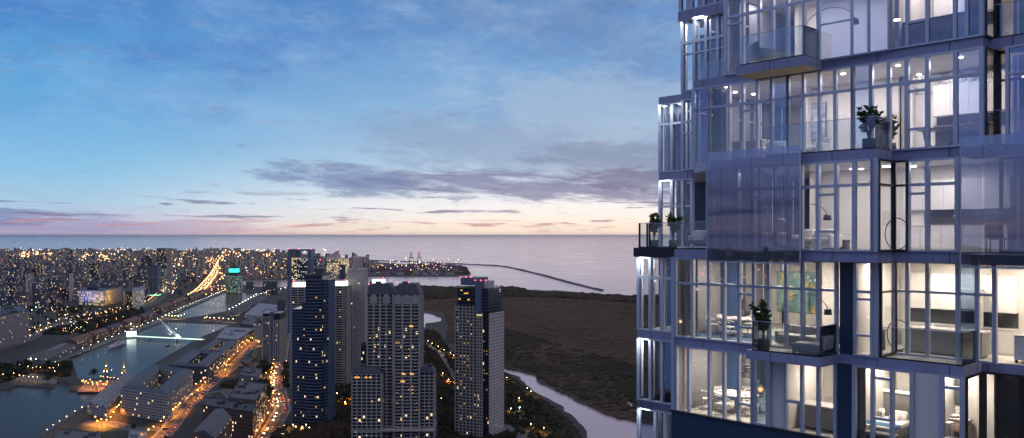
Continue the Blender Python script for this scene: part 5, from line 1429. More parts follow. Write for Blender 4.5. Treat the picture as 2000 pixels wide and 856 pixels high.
def window(pts, z0, z1, trans=(), pane=G_CLEAR, bar=.11, deep=.16, frame=None, right=True, leftbar=True, top=.07, rows=None):
    """one bay between two plan points: its frame and, as its child, the pane"""
    (ua, va), (ub, vb) = pts
    L = math.hypot(ub-ua, vb-va); rz = math.atan2(vb-va, ub-ua)
    m = MB()
    if leftbar: m.box(-bar/2, bar/2, -deep/2, deep/2, z0, z1)
    if right: m.box(L-bar/2, L+bar/2, -deep/2, deep/2, z0, z1)
    a = bar/2 if leftbar else 0; b = L-bar/2 if right else L-bar/2-.002
    m.box(a, b, -deep/2+.003, deep/2-.003, z0, z0+top); m.box(a, b, -deep/2+.003, deep/2-.003, z1-top, z1)
    for f_, w in trans: m.box(a, b, -deep/2+.006, deep/2-.006, z0+(z1-z0)*f_-w/2, z0+(z1-z0)*f_+w/2)
    o = m.build('window', frame or M_FRAME, TW); o.location = (ua, va, TZ); o.rotation_euler = (0, 0, rz)
    if pane:
        m = MB(); m.face([(0, .0, z0+.01), (L, .0, z0+.01), (L, 0, z1-.01), (0, 0, z1-.01)]); m.build('pane', pane, o)
    return o
T1_ = ((.725, .10),); T2_ = ((.725, .10), (.63, .08)); T3_ = ((.725, .10), (.63, .08), (.22, .08)); T0 = ()
def bays(xs, v, z0, z1, specs=None, **kw):
    for i in range(len(xs)-1):
        sp = (specs or {}).get(i, {}); k_ = dict(trans=T1_, right=(i == len(xs)-2)); k_.update(kw); k_.update(sp)
        window(((lu(xs[i], v), v), (lu(xs[i+1], v), v)), z0, z1, **k_)

# --- floor above slab A
bays([1421, 1452, 1484, 1510, 1539, 1571, 1599], 0, ZA, ZF-TH, {0: dict(trans=T2_)})
bays([1599, 1664, 1697, 1735], -.22, ZA-.02, ZF-TH, {0: dict(trans=((.40, .06),)), 1: dict(trans=()), 2: dict(trans=())}, pane=G_BLUE, bar=.05, deep=.05, top=.03)
bays([1599, 1664, 1697, 1742], .05, ZA, ZF-TH, pane=None, bar=.08, deep=.1)
bays([1742, 1773, 1812, 1866, 1889, 1918], 0, ZA, ZF-TH, {0: dict(trans=()), 1: dict(trans=((.26, .09),)), 2: dict(trans=()), 3: dict(trans=(), pane=G_BLUE), 4: dict(trans=(), pane=G_DKG)})
# --- floor above slab B
bays([1357, 1386], 0, ZB, ZA-TH, pane=G_BLUE, trans=((.725, .06),))
bays([1386, 1425, 1452, 1480, 1508], 0, ZB, ZA-TH, {2: dict(trans=T2_)})
bays([1508, 1540], 0, ZB, ZA-TH, pane=G_BLUE, trans=((.725, .06),))
bays([1540, 1570, 1601, 1632, 1666], 0, ZB, ZA-TH)
bays([1666, 1702], 0, ZB, ZA-TH, pane=G_BLUE, trans=((.725, .06),))
bays([1702, 1737, 1772, 1812, 1867, 1918], 0, ZB, ZA-TH, {2: dict(trans=T3_), 4: dict(pane=G_BLUE)}, bar=.13)
# --- floor above slab C: a proud volume, its glass return and the kitchen bay
bays([1388, 1420, 1452, 1484, 1514, 1540, 1566], BP, ZC, ZB-TH, {2: dict(trans=T2_)}, frame=M_FRDK, bar=.09)
bays([1566, 1598, 1634, 1669, 1705], BP, ZC, ZB-TH, {1: dict(trans=T3_)}, bar=.12)
window(((lu(1705, BP), BP), (-2.03, BP)), ZC, ZB-TH, trans=(), pane=None, bar=.10, frame=M_FRAME)
m = MB(); m.box(lu(1703, BP), -2.08, BP+.01, BP+.14, ZC, ZB-TH); tpart(m, 'corner_column', M_FRAME)
window(((-2.03, BP+.08), (-2.03, 0)), ZC, ZB-TH, trans=((.725, .07),), frame=M_FRDK, bar=.08)
window(((-2.03, 0), (lu(1773), 0)), ZC, ZB-TH, trans=((.725, .07),), frame=M_FRDK, bar=.08)
bays([1774, 1812, 1870], 0, ZC, ZB-TH, {0: dict(trans=T2_)}, bar=.13)
# --- floor above slab D
bays([1320, 1354, 1385, 1415, 1444, 1473, 1502, 1536, 1568, 1598, 1634], 0, ZD, ZC-.36, {4: dict(trans=((.68, .10), (.585, .08), (.20, .08)))}, trans=((.68, .10),))
bays([1671, 1704], 0, ZD, ZC-.36, {0: dict(trans=((.68, .10), (.60, .08), (.22, .08)))})
m = MB(); m.box(lu(1704)+.06, lu(1716), -.06, .1, ZD, ZC-.36); tpart(m, 'corner_column', M_FRAME)
ub_ = lu(1716)
window(((ub_, .1), (ub_, 1.4)), ZD, ZC-.36, trans=((.68, .07),), frame=M_FRDK, bar=.08)
bays([1746, 1773, 1812, 1871, 1909, 1943], 1.4, ZD, ZC-.36, {3: dict(pane=G_DKG)}, trans=((.68, .08),), bar=.13)
# --- lowest floor in view
bays([1322, 1346, 1386, 1415, 1443, 1472], 0, ZE, ZD-TH, {4: dict(trans=((.28, .09),))}, trans=())
window(((lu(1472), 0), (lu(1502), 0)), ZE, ZD-TH, trans=(), bar=.20, top=.16, pane=G_DKG)
bays([1535, 1567, 1599, 1632], 0, ZE, ZD-TH, {0: dict(trans=((.42, .10), (.93, .08)))}, trans=())
bays([1669, 1705, 1743, 1782], 0, ZE, ZD-TH, {1: dict(trans=((.87, .10), (.37, .10)))}, trans=(), bar=.13)
bays([1840, 1880], 0, ZE, ZD-TH, {0: dict(trans=((.86, .10), (.25, .10)))}, bar=.13)
m = MB(); m.box(lu(1787), lu(1836), .02, .10, ZE, ZD-TH); tpart(m, 'pale_panel', M_WALLI)
m = MB(); m.box(lu(1880)+.06, .204, -.04, .12, ZE, ZD-TH); tpart(m, 'corner_column', M_FRAME)

# --- solid dark panels, columns, spandrels
for xa, xb, z0, z1, v in ((1640, 1667, ZD, ZC-.36, .03), (1634.5, 1667, ZE, ZD-TH, .03), (1886, 1918, ZA, ZF-TH, .35)):
    m = MB(); m.box(lu(xa, v), lu(xb, v), v, v+.1, z0, z1); tpart(m, 'navy_panel', M_NAVY)
m = MB(); m.box(lu(1504), lu(1532), .02, .25, ZE, ZD-TH); tpart(m, 'interior_column', M_WALLI)
m = MB(); m.box(u1317-.05, lu(1635), -.12, -.03, ZE-3.2, ZE+.02); tpart(m, 'spandrel_panel', M_NAVY)
m = MB(); m.box(u1317-.08, lu(1636), -.20, .0, ZE+.025, ZE+.09); tpart(m, 'coping', M_FRDK)
m = MB(); m.box(u1317-.1, u1317+.06, -.1, .1, ZE, ZC-.36); tpart(m, 'corner_column', M_FRAME)
m = MB(); m.box(lu(1418)-.05, lu(1418)+.09, -.1, .1, ZA, ZF-TH); tpart(m, 'corner_column', M_FRAME)
m = MB(); m.box(u1355-.05, u1355+.1, -.1, .1, ZB, ZA-TH); tpart(m, 'corner_column', M_FRAME)
m = MB(); m.box(.66, .80, -.06, .1, ZB, ZA-TH); m.box(.66, .80, -.06, .1, ZA, ZF-TH); tpart(m, 'corner_column', M_FRAME)
# --- reflecting screens hung in front
def screen(ua, ub, v, z0, z1, n_):
    r_ = empty('glass_screen', parent=TW); r_.location = (0, 0, TZ)
    for i in range(n_):
        a, b = ua+(ub-ua)*i/n_, ua+(ub-ua)*(i+1)/n_
        m = MB(); m.face([(a+.006, v, z0), (b-.006, v, z0), (b-.006, v, z1), (a+.006, v, z1)]); m.build('pane', G_SCREEN, r_)
    m = MB(); m.box(ua, ub, v-.02, v+.02, z0-.05, z0); m.box(ub-.02, ub+.02, v-.02, v+.02, z0, z1); m.box(ua-.02, ua+.02, v-.02, v+.02, z0, z1); m.build('edge_trim', M_FRAME, r_)
screen(lu(1380, BP-.35), lu(1563, BP-.35), BP-.35, ZC-.42, ZB+.28, 6)
screen(lu(1876, BP+.6), lu(2060, BP+.6), BP+.6, ZC-.42, ZB+.22, 4)
m = MB(); m.box(lu(1876, BP+.6), lu(2060, BP+.6), BP+.62, 1.30, ZC-.36, ZC-.05); tpart(m, 'balcony_slab', [M_FASC])
# --- glass railings
def rail(pts, zb, h=1.08, gap=0.0, z_out=0.0):
    for i in range(len(pts)-1):
        (a, b), (c, d) = pts[i], pts[i+1]; L = math.hypot(c-a, d-b); rz = math.atan2(d-b, c-a)
        m = MB(); m.box(0, L, -.008, .008, zb+.01, zb+h)
        o = m.build('railing', G_RAIL, TW); o.location = (a, b, TZ); o.rotation_euler = (0, 0, rz)
        m = MB(); m.box(0, L, -.02, .02, zb+h, zb+h+.02); m.build('top_rail', M_FRAME, o); m = MB(); m.box(0, L, -.03, .03, zb, zb+.05); m.build('bottom_rail', M_FRDK, o)
rail([(lu(1446, BP+.05), BP+.05), (-4.62, BP+.05), (-4.62, -.25)], ZA)
rail([(lu(1498, BP+.05), BP+.05), (-2.1, BP+.05), (-2.1, -.1)], ZB)
rail([(lu(1450, -1.4), -.1), (lu(1470, -1.38), -1.38), (-3.98, -1.38), (-3.98, -.1)], ZD)
rail([(ub_+.1, .06), (.14, .06), (.14, 1.6)], ZD)
rail([(lu(1320, BP+.05), BP+.05), (lu(1386, BP+.05), BP+.05)], ZC)

# --- the volumes set back on the far side
def slit_boards(ps, v, z0, z1, n_=1, w=.20):
    """white boards added behind the glass in place of bright sky slits"""
    for x in ps:
        a = lu(x, v)
        m = MB(); m.box(a, a+w*.48, v, v+.03, z0, z1); m.box(a+w*.55, a+w, v, v+.03, z0, z1); tpart(m, 'sky_slit_board', M_WHITE)  # paired boards stand in for slots of bright sky
def volume(name_, x0, x1, v, z0, z1, mull, slit_xs, back, thick=3.0, trans=((.72, .12),), pane=G_CLEAR, slabs=True, rear=None):
    a, b = lu(x0, v), lu(x1, v)
    if slabs:
        m = MB(); m.box(a-.05, b+.05, v-.06, v+thick, z1, z1+TH, 0, 1); tpart(m, 'floor_slab', [M_FASC, M_CEIL])
    bays([x0]+mull+[x1], v, z0, z1, trans=trans, pane=pane, bar=.14)
    slit_boards(slit_xs, v+.35, z0+.08, z1-.08)
    m = MB()
    if back:                                           # rear wall pierced by tall slits
        u = a; 
        for (p, q) in back:
            pu, qu = lu(p, v+thick), lu(q, v+thick)
            m.box(u, pu, v+thick-.15, v+thick, z0, z1); u = qu
        m.box(u, b+1.5, v+thick-.15, v+thick, z0, z1)
    else: m.box(a-1, b+1.5, v+thick-.15, v+thick, z0, z1)
    tpart(m, 'rear_wall', rear or M_BLUEP)
V1, V2, V3 = 2.0, 2.4, 1.0
volume('a', 1330, 1418, 1.8, ZF, ZF+3.2, [1352, 1376, 1398], [1340, 1362], None)
for z0, z1 in ((ZA, ZF-TH), (ZB, ZA-TH)):
    volume('b', 1334, 1418 if z0 > ZB else 1356, V1, z0, z1, [1357, 1380, 1403] if z0 > ZB else [], [1335, 1358, 1381, 1404] if z0 > ZB else [1335, 1347], None, trans=((.68, .12), (.52, .07)), pane=G_CLEAR)
m = MB(); m.box(lu(1328, 1.8)-.05, lu(1418, 1.8), 1.72, 1.80, ZF-.42, ZF+.02); tpart(m, 'fascia', M_FASC)
rail([(lu(1363, 1.6), 1.6), (lu(1418, 1.6), 1.6)], ZA)
volume('c', 1290, 1336, V2, ZB, ZA-TH, [1313], [1299, 1319], [(1301, 1311), (1322, 1328)], trans=((.70, .10),))
volume('d', 1290, 1352, V2, ZC, ZB-TH, [1313, 1334], [1321, 1334, 1348], None, trans=((.60, .08),), pane=G_CLEAR, rear=M_NAVY)
slab([(lu(1247, V3)-.05, V3-.3), (lu(1322, V3), V3-.3), (lu(1322, V3), V3+3), (lu(1247, V3)-.05, V3+3)], ZC, name='balcony_slab', mats=[M_FRDK, M_FLOOR], th=.40)
rail([(lu(1248, V3+2), V3+2), (lu(1248, V3-.25), V3-.25), (lu(1321, V3-.25), V3-.25)], ZC)
m = MB()
for x in (1249, 1264, 1268.5): m.box(lu(x, V3-.25)-.02, lu(x, V3-.25)+.03, V3-.29, V3-.21, ZC, ZC+1.09)
tpart(m, 'railing_post', M_FRDK)
volume('e', 1248, 1317, V3, ZD, ZC-.40, [1271, 1294], [1249.5, 1272, 1294], None, trans=((.72, .12),), pane=G_CLEAR, slabs=False)
volume('f', 1248, 1317, V3, ZE, ZD-TH, [1271, 1294], [1249.5, 1272], None, trans=(), pane=G_CLEAR)
volume('g', 1248, 1317, V3, ZE-3.6, ZE-TH, [1281, 1300], [1284, 1300], None, trans=((.55, .06),), pane=G_BLUE)
# roof slabs of the set back volumes
m = MB(); m.box(lu(1248, V3)-.05, lu(1317, V3)+.05, V3-.06, V3+3, ZE-TH, ZE, 0, 1); tpart(m, 'floor_slab', [M_FASC, M_CEIL])
# --- inner walls, ends, rear
def wall(u0, u1, v0, v1, z0, z1, mat=None, name='interior_wall'):
    m = MB(); m.box(u0, u1, v0, v1, z0, z1); return tpart(m, name, mat or M_WALLI)
FL = [(ZE, ZD-TH, u1317), (ZD, ZC-.36, u1317), (ZC, ZB-TH, lu(1382, BP)), (ZB, ZA-TH, u1355), (ZA, ZF-TH, lu(1418))]
def end_wall(u, z0, z1, v0, slits):
    m = MB(); v = v0
    for a, b in slits:
        m.box(u, u+.15, v, a, z0, z1); m.box(u, u+.15, a, b, z0, z0+.05); m.box(u+.02, u+.12, a, b, z0+(z1-z0)*.68, z0+(z1-z0)*.68+.08); v = b
    m.box(u, u+.15, v, VB, z0, z1)
    return tpart(m, 'end_wall', M_GREY)
SL = [(.3, .75), (1.0, 1.5), (3.3, 3.65), (4.2, 4.5), (5.1, 5.45), (6.0, 6.3), (7.0, 7.35)]
for i, (z0, z1, ul) in enumerate(FL): 
    end_wall(ul, z0, z1, .1 if i != 2 else BP+.1, SL if i != 0 else [(4.2, 4.5), (5.1, 5.45)])
for i, (z0, z1, ul) in enumerate(FL):
    m = MB(); u = ul
    for a, b in (((ul+.6, ul+.95), (ul+1.6, ul+1.9), (ul+2.6, ul+2.95)) if i in (1, 3, 4) else ()): m.box(u, a, VB-.2, VB, z0, z1); u = b
    m.box(u, UR, VB-.2, VB, z0, z1); tpart(m, 'rear_wall', M_WALLI)
# rooms: partitions (u, v0, v1) per floor
for z0, z1, ps in ((ZE, ZD-TH, [(lu(1534)-.2, .3, 3.2), (lu(1650), .2, VB-.2), (lu(1790), .15, 5)]), (ZD, ZC-.36, [(lu(1655), .2, VB-.2)]),
                   (ZC, ZB-TH, [(-6.3, 2.5, VB-.2)]), (ZB, ZA-TH, [(lu(1700), 3.4, VB-.2), (-6.8, 3.0, VB-.2)]), (ZA, ZF-TH, [(lu(1740), .3, VB-.2), (-7.3, 3.2, VB-.2)])):
    for u, v0, v1 in ps: wall(u, u+.15, v0, v1, z0, z1)
# back walls nearer to the glass in living rooms and kitchens
wall(-6.6, lu(1650), 4.2, 4.35, ZD, ZC-.36); wall(lu(1660), .9, 4.4, 4.55, ZD, ZC-.36)
wall(-5.6, lu(1645), 3.2, 3.35, ZE, ZD-TH); wall(lu(1655), lu(1790), 4.2, 4.35, ZE, ZD-TH); wall(lu(1792), .15, 3.2, 3.35, ZE, ZD-TH)
wall(-6.15, -2.2, 3.2, 3.35, ZC, ZB-TH); wall(-2.2, .9, 3.4, 3.55, ZC, ZB-TH)
wall(-6.65, -3.2, 3.4, 3.55, ZB, ZA-TH); wall(-3.2, .9, 3.7, 3.85, ZB, ZA-TH)
wall(-7.15, -2.2, 3.6, 3.75, ZA, ZF-TH); wall(-2.0, .9, 3.2, 3.35, ZA, ZF-TH)
# right hand wing: bronze clad, curtained
for z0, z1, u0, vf in ((ZE, ZD-TH, .3, 1.74), (ZD, ZC-.36, 2.3, 1.74), (ZC, ZB-TH, .9, 1.33), (ZB, ZA-TH, .86, 1.33), (ZA, ZF-TH, .86, 1.33)):
    us = [u0+1.15*i for i in range(6)]
    for i in range(5): window(((us[i], vf), (us[i+1], vf)), z0, z1, trans=((.70, .06),) if z0 in (ZD, ZB) else (), frame=M_FRDK, bar=.07, right=(i == 4))
    if z0 in (ZE, ZB, ZA):
        window(((u0-.1, .12), (u0-.1, vf)), z0, z1, trans=(), frame=M_FRDK, bar=.07)
def curtain(u0, u1, v, z0, z1, mat, label, group=None):
    m = MB(); k_ = int((u1-u0)/.035); V = []
    for i in range(k_+1):
        u = u0+(u1-u0)*i/k_; w = .05*math.sin(i*.9)+.02*math.sin(i*.37+1)
        V.append((u, w))
    m.mesh([(a-u0, b, 0) for a, b in V]+[(a-u0, b*1.15, z1-z0) for a, b in V], [(i, i+1, k_+2+i, k_+1+i) for i in range(k_)], 0, True)
    r_ = empty('curtain', wpos(u0, v, z0), TRZ); tag(r_, label, 'curtain', group)
    m.build('drape', mat, r_)
    m = MB(); m.tube([(0, 0, z1-z0-.02), (u1-u0, 0, z1-z0-.02)], .015, 6); m.build('rod', M_DARK, r_)
M_DRAPE = pbr('bronze_fabric', (.34, .27, .20), .7, vscale=2, var=.15); M_DRDK = pbr('dark_fabric', (.06, .055, .05), .8, vscale=2, var=.15)
curtain(1.2, UR-1, 2.15, ZE+.02, ZD-TH-.05, M_DRDK, 'dark pleated curtain in the lowest corner room of the wing')
curtain(2.6, UR, 2.15, ZD+.02, ZC-.41, M_DRAPE, 'bronze pleated curtain on the floor with the grey kitchen island')
curtain(1.1, UR-.5, 1.9, ZC+.02, ZB-TH-.05, M_DRAPE, 'bronze pleated curtain behind the big mirrored corner screen')
curtain(1.1, UR-.5, 1.9, ZB+.02, ZA-TH-.05, M_DRAPE, 'bronze pleated curtain one floor above the mirrored corner screen')
curtain(1.1, UR-.5, 1.9, ZA+.02, ZF-TH-.05, M_DRAPE, 'bronze pleated curtain on the highest floor of the wing')
M_SHEER = pbr('sheer_linen', (.52, .47, .40), .9, vscale=3, var=.08)
curtain(lu(1324, .5), lu(1350, .5), .5, ZD+.02, ZC-.41, M_SHEER, 'linen curtain at the outer corner of the floor with the upper oval table')
curtain(lu(1356, .5), lu(1364, .5), .5, ZD+.02, ZC-.41, M_SHEER, 'gathered narrow linen curtain beside the outer corner curtain')
curtain(lu(1324, .4), lu(1336, .4), .4, ZE+.02, ZD-TH-.05, M_SHEER, 'gathered linen curtain at the outer corner of the lowest floor')
curtain(lu(1392, BP+.4), lu(1440, BP+.4), BP+.4, ZC+.02, ZB-TH-.05, M_DRAPE, 'half drawn brown curtain behind the mirrored screen')
curtain(lu(1456, BP+.4), lu(1474, BP+.4), BP+.4, ZC+.02, ZB-TH-.05, M_SHEER, 'narrow pale curtain behind the mirrored screen')
curtain(lu(1392, .5), lu(1420, .5), .5, ZB+.02, ZA-TH-.05, M_SHEER, 'pale curtain at the corner above the mirrored screen')
curtain(lu(1428, .4), lu(1446, .4), .4, ZA+.02, ZF-TH-.05, M_SHEER, 'pale curtain at the corner beside the topmost balcony')
curtain(lu(1670, .5), lu(1692, .5), .5, ZE+.02, ZD-TH-.05, M_SHEER, 'pale bedroom curtain next to the navy panel')
curtain(lu(1744, .5), lu(1756, .5), .5, ZA+.02, ZF-TH-.05, M_SHEER, 'gathered curtain in the kitchen bay of the topmost floor')
rail([(.9, .75), (UR, .75)], ZA, 1.1); rail([(.9, .75), (UR, .75)], ZB, 1.15)
slab([(.765, .7), (UR, .7), (UR, 1.327), (.765, 1.327)], ZA, name='balcony_slab'); slab([(.9, .7), (UR, .7), (UR, 1.327), (.9, 1.327)], ZB, name='balcony_slab')
bays([1968, 2010, 2060], .6, ZB, ZA-TH, {0: dict(trans=((.72, .08),))}, pane=G_BLUE, bar=.10)
# --- the shaft below and the floors above the picture
m = MB(); m.box(u1317+.2, UR-.2, .3, VB-.1, -TZ, ZE-TH-.02, 0); tpart(m, 'lower_shaft', facade('facade_tower_glass', (.09, .10, .14), 1.6, 3.5, .86, .84, .25, (1, .82, .58), .7, glass=(.03, .04, .06), rough=.3, offz=0))
m = MB(); z = ZE-3.55
while z > -TZ+1: m.box(u1317, UR, 0, VB+.05, z-.3, z); z -= 3.5
tpart(m, 'lower_slabs', M_FASC)
m = MB(); m.box(lu(1418)+.2, UR-.2, .3, VB-.1, ZF+.02, ZF+14, 0); tpart(m, 'upper_shaft', MATS['facade_tower_glass'])
m = MB()
for i in range(1, 5): m.box(lu(1418), UR, 0, VB+.05, ZF+3.5*i+.05, ZF+3.5*i+.38)
k_ = lu(1418)
while k_ < UR: m.box(k_, k_+.1, .12, .32, ZF+3.55, ZF+14); k_ += 1.1
tpart(m, 'upper_frame', M_FRAME)
for z0, z1, ul in FL: wall(UR-.15, UR-.003, 1.8, VB-.2, z0, z1)

# --- lamps in the ceilings
def room_light(u, v, z, power, size=.9, col=(1.0, .86, .70), sy=None):
    l = bpy.data.lights.new('ceiling_panel', 'AREA'); l.shape = 'RECTANGLE'; l.size = size; l.size_y = sy or size; l.energy = power; l.color = col
    o = bpy.data.objects.new('ceiling_panel', l); COL.objects.link(o); o.parent = TW; o.location = (u, v, TZ+z-.03)
COOLW = (1.0, .91, .90)
for z, lst in ((ZD-TH, [(-9.5, 1.6, 60), (-9.6, 4.6, 60), (-6.9, 1.8, 75), (-4.9, 1.8, 50), (-3.2, 2.2, 55), (-1.0, 2.2, 80)]),
               (ZC-.36, [(-9.5, 1.6, 50), (-9.3, 4.8, 60), (-7.5, 2.4, 60), (-5.3, 2.0, 60), (-2.9, 1.8, 50), (-1.2, 2.9, 60), (1.6, 3.2, 60)]),
               (ZB-TH, [(-8.6, .8, 24), (-7.2, 1.2, 24), (-4.6, 1.2, 42), (-2.9, .6, 34), (-.9, 1.8, 42)]),
               (ZA-TH, [(-9.0, 1.6, 34), (-8.6, 4.4, 26), (-7.2, 1.7, 28), (-5.2, 1.7, 34), (-3.9, 1.8, 30), (-1.8, 1.9, 52), (-.4, 1.8, 34)]),
               (ZF-TH, [(-7.9, 1.7, 28), (-6.2, 1.9, 32), (-4.4, 1.7, 26), (-2.8, 1.6, 24), (-1.2, 1.6, 48)])):
    for u, v, p in lst: room_light(u, v, z, p*(1.4 if z > ZC else 2.1), .8, COOLW if z > ZC else (1.0, .86, .71))
for u, v, z in ((2.6, 3.2, ZF-TH), (2.6, 3.2, ZA-TH), (3.4, 3.6, ZC-.36)): room_light(u, v, z, 90, .6, (1, .72, .45))
for x, v, z, p in ((1350, 3.2, ZF-TH, 30), (1400, 3.2, ZF-TH, 30), (1345, 3.2, ZA-TH, 18), (1308, 3.4, ZA-TH, 12), (1325, 3.4, ZB-TH, 12), (1262, 2.2, ZC-.40, 34), (1290, 2.2, ZC-.40, 30), (1262, 2.2, ZD-TH, 34), (1290, 2.2, ZD-TH, 20), (1292, 2.2, ZE-TH, 20)):
    room_light(lu(x, v), v-1.3, z, p*1.5, .5, (.94, .97, 1.0))  # lamps added at the glass line to brighten the white boards
# soffit spots and small round downlights
M_SPOT = glow('downlight_lens', (1, .93, .82), 14, False)
def downlight(x, y, z, v=None):
    # a disc set flush in the ceiling z, seen at picture position (x, y)
    t = z*FPX/(HOR-y) if abs(HOR-y) > 3 else 30
    w = Vector(((x-1000)/FPX*t, t)); u = w.dot(UX)-PU; v = w.dot(VX)-PV
    m = MB(); m.lathe([(.085, -.02), (.085, 0)], n=12); o = m.build('downlight', M_SPOT, TW); o.location = (u, v, TZ+z-.005)
for x, y in ((1752, 38), (1647, 144), (1754, 128), (1795, 146), (1876, 112), (1420, 170), (1452, 164), (1472, 184), (1436, 180)): downlight(x, y, ZA-TH)
for x, y in ((1388, 342), (1682, 330), (1785, 325), (1664, 330)): downlight(x, y, ZB-TH)

# ================================================================== FURNITURE
def thing(name, label, cat, u, v, z, rz=0.0, group=None):
    t = empty(name, wpos(u, v, z+.004), TRZ+rz); return tag(t, label, cat, group)
M_FABW = pbr('white_fabric', (.72, .71, .70), .85, vscale=3, var=.04, bump=.05); M_FABG = pbr('grey_fabric', (.12, .135, .14), .9, vscale=3, var=.12)
M_FABM = pbr('mid_grey_fabric', (.28, .28, .29), .9, vscale=3, var=.1); M_WOODD = pbr('dark_wood', (.09, .06, .045), .5, vscale=4, var=.2)
M_MARB = pbr('pale_marble', (.66, .65, .64), .2, vscale=1.2, var=.12); M_SLATE = pbr('slate_splashback', (.05, .055, .06), .35, vscale=2, var=.2)
M_POT = pbr('pot_clay', (.055, .055, .058), .6); M_LEAF = leaf_mat('plant_leaf', (.035, .075, .022), (.10, .16, .045))
def armchair(label, u, v, z, rz=0.0, col=None, s=1.0, group=None):
    t = thing('armchair', label, 'armchair', u, v, z, rz, group); t.scale = (s, s, s); c = col or M_FABW
    m = MB(); m.rbox((0, 0, .34), (.72, .70, .22), .07); m.build('seat', c, t)
    m = MB(); m.rbox((0, .34, .58), (.78, .16, .52), .07, rx=-.18); m.build('backrest', c, t)
    for k_ in (-1, 1):
        m = MB(); m.rbox((k_*.40, .02, .42), (.10, .66, .34), .04); m.build('arm', c, t)
        for j in (-1, 1): m = MB(); m.tube([(k_*.3, j*.28, 0), (k_*.27, j*.25, .24)], .015, 6); m.build('leg', M_STEEL, t)
    return t
def sofa(label, u, v, z, rz=0.0, w=2.2, col=None, pillows=3):
    t = thing('sofa', label, 'sofa', u, v, z, rz); c = col or M_FABG
    m = MB(); m.rbox((0, 0, .16), (w, .9, .2), .05); m.build('base', c, t)
    for k_ in (-1, 1):
        m = MB(); m.rbox((k_*w/4, -.05, .36), (w/2-.02, .78, .2), .07); m.build('seat_cushion', c, t)
        m = MB(); m.rbox((k_*(w/2+.06), 0, .34), (.16, .92, .48), .06); m.build('arm', c, t)
    m = MB(); m.rbox((0, .38, .52), (w, .2, .5), .08, rx=-.1); m.build('backrest', c, t)
    for i in range(pillows):
        m = MB(); m.rbox(((i+.5)/pillows*w*.9-w*.45, .22, .6), (.42, .14, .38), .07, rz=.1*(i-1), rx=-.25); m.build('pillow', M_FABW if i % 2 == 0 else c, t)
    return t
def arc_lamp(label, u, v, z, rz=0.0, R_=.85, hh=1.25, flip=1):
    t = thing('arc_floor_lamp', label, 'floor lamp', u, v, z, rz)
    m = MB(); m.lathe([(.19, 0), (.19, .05), (.05, .06)], n=18); m.build('base', M_DARK, t)
    pts = [(0, 0, .05), (0, 0, hh)]+[(flip*(R_-R_*math.cos(math.pi*.92*i/14)), 0, hh+R_*.78*math.sin(math.pi*.92*i/14)) for i in range(1, 15)]
    m = MB(); m.tube(pts, .016, 8); m.build('pole', M_DARK, t)
    e = pts[-1]; m = MB(); m.lathe([(.13, -.2), (.15, -.19), (.13, 0), (.03, .03)], (e[0], 0, e[2]), 16); m.build('lamp_shade', M_DARK, t)
def plant(label, u, v, z, h=1.75, seed=1, leaves=170, rad=.42, pot=.24, poth=.46):
    rr = random.Random(seed); t = thing('potted_plant', label, 'plant', u, v, z)
    m = MB(); pot *= .86; poth *= .82; m.lathe([(pot*.8, 0), (pot, .04), (pot*1.04, poth*.5), (pot, poth), (pot*.88, poth), (pot*.88, poth-.05)], n=24); m.build('pot', M_POT, t)
    m = MB(); tips = []
    for i in range(11):
        a = rr.uniform(0, 6.28); r = rad*rr.uniform(.25, .9); hh = h*rr.uniform(.5, 1.05); e = Vector((r*math.cos(a), r*math.sin(a), hh))
        mid = Vector((e.x*.25, e.y*.25, poth+(hh-poth)*.5)); m.tube([(0, 0, poth-.05), mid, e], [.018, .012, .006], 5)
        tips.append((mid, e))
    m.build('stem', M_BARK, t)
    m = MB()
    for i in range(int(leaves*1.7)):
        a, b = rr.choice(tips); p = a.lerp(b, rr.uniform(.1, 1.05)); d = Vector((rr.gauss(0, 1), rr.gauss(0, 1), rr.gauss(.4, .6))).normalized()
        s = rr.uniform(.11, .20)*(1 if p.z > h*.62 else .75); w = d.cross(Vector((rr.gauss(0, 1), rr.gauss(0, 1), rr.gauss(0, 1)))).normalized()*s*.30; nn_ = d.cross(w).normalized()*s*.08
        P_ = [p, p+d*s*.4+w, p+d*s*.8+w*.7, p+d*s*1.15, p+d*s*.8-w*.7, p+d*s*.4-w]; c_ = p+d*s*.6+nn_
        m.mesh(P_+[c_], [(j, (j+1) % 6, 6) for j in range(6)], 0, True)
    m.build('foliage', M_LEAF, t)
def dining_table(label, u, v, z, rx=.95, ry=.62, group=None):
    t = thing('dining_table', label, 'table', u, v, z)
    m = MB(); m.lathe([(.2, .715), (.97, .72), (1, .735), (1, .755), (.98, .76)], n=32, sx=rx, sy=ry); m.build('table_top', M_WHITE, t)
    m = MB(); m.lathe([(.3, 0), (.3, .03), (.09, .1), (.07, .5), (.25, .715)], n=18); m.build('pedestal', M_MARB, t)
def dining_chair(label, u, v, z, rz, group, proto=[]):
    if not proto:
        t = empty('dining_chair'); proto.append(t)
        m = MB(); m.rbox((0, 0, .45), (.46, .44, .05), .02); m.build('seat', M_WHITE, t)
        m = MB(); V = []; 
        pts = [(.27*math.cos(a), .02+.25*math.sin(a), .68+.08*math.sin(a)) for a in [R(-25+230*i/12) for i in range(13)]]
        m.tube(pts, .022, 6); m.rbox((0, .255, .72), (.34, .03, .16), .012); m.build('backrest', M_WHITE, t)
        for k_ in (-1, 1):
            for j in (-1, 1): m = MB(); m.tube([(k_*.23, j*.22, 0), (k_*.20, j*.18, .45)], .014, 6); m.build('leg', M_STEEL, t)
    else: t = copy_tree(proto[0])
    t.location = wpos(u, v, z+.004); t.rotation_euler = (0, 0, TRZ+rz); tag(t, label, 'chair', group)
    return t
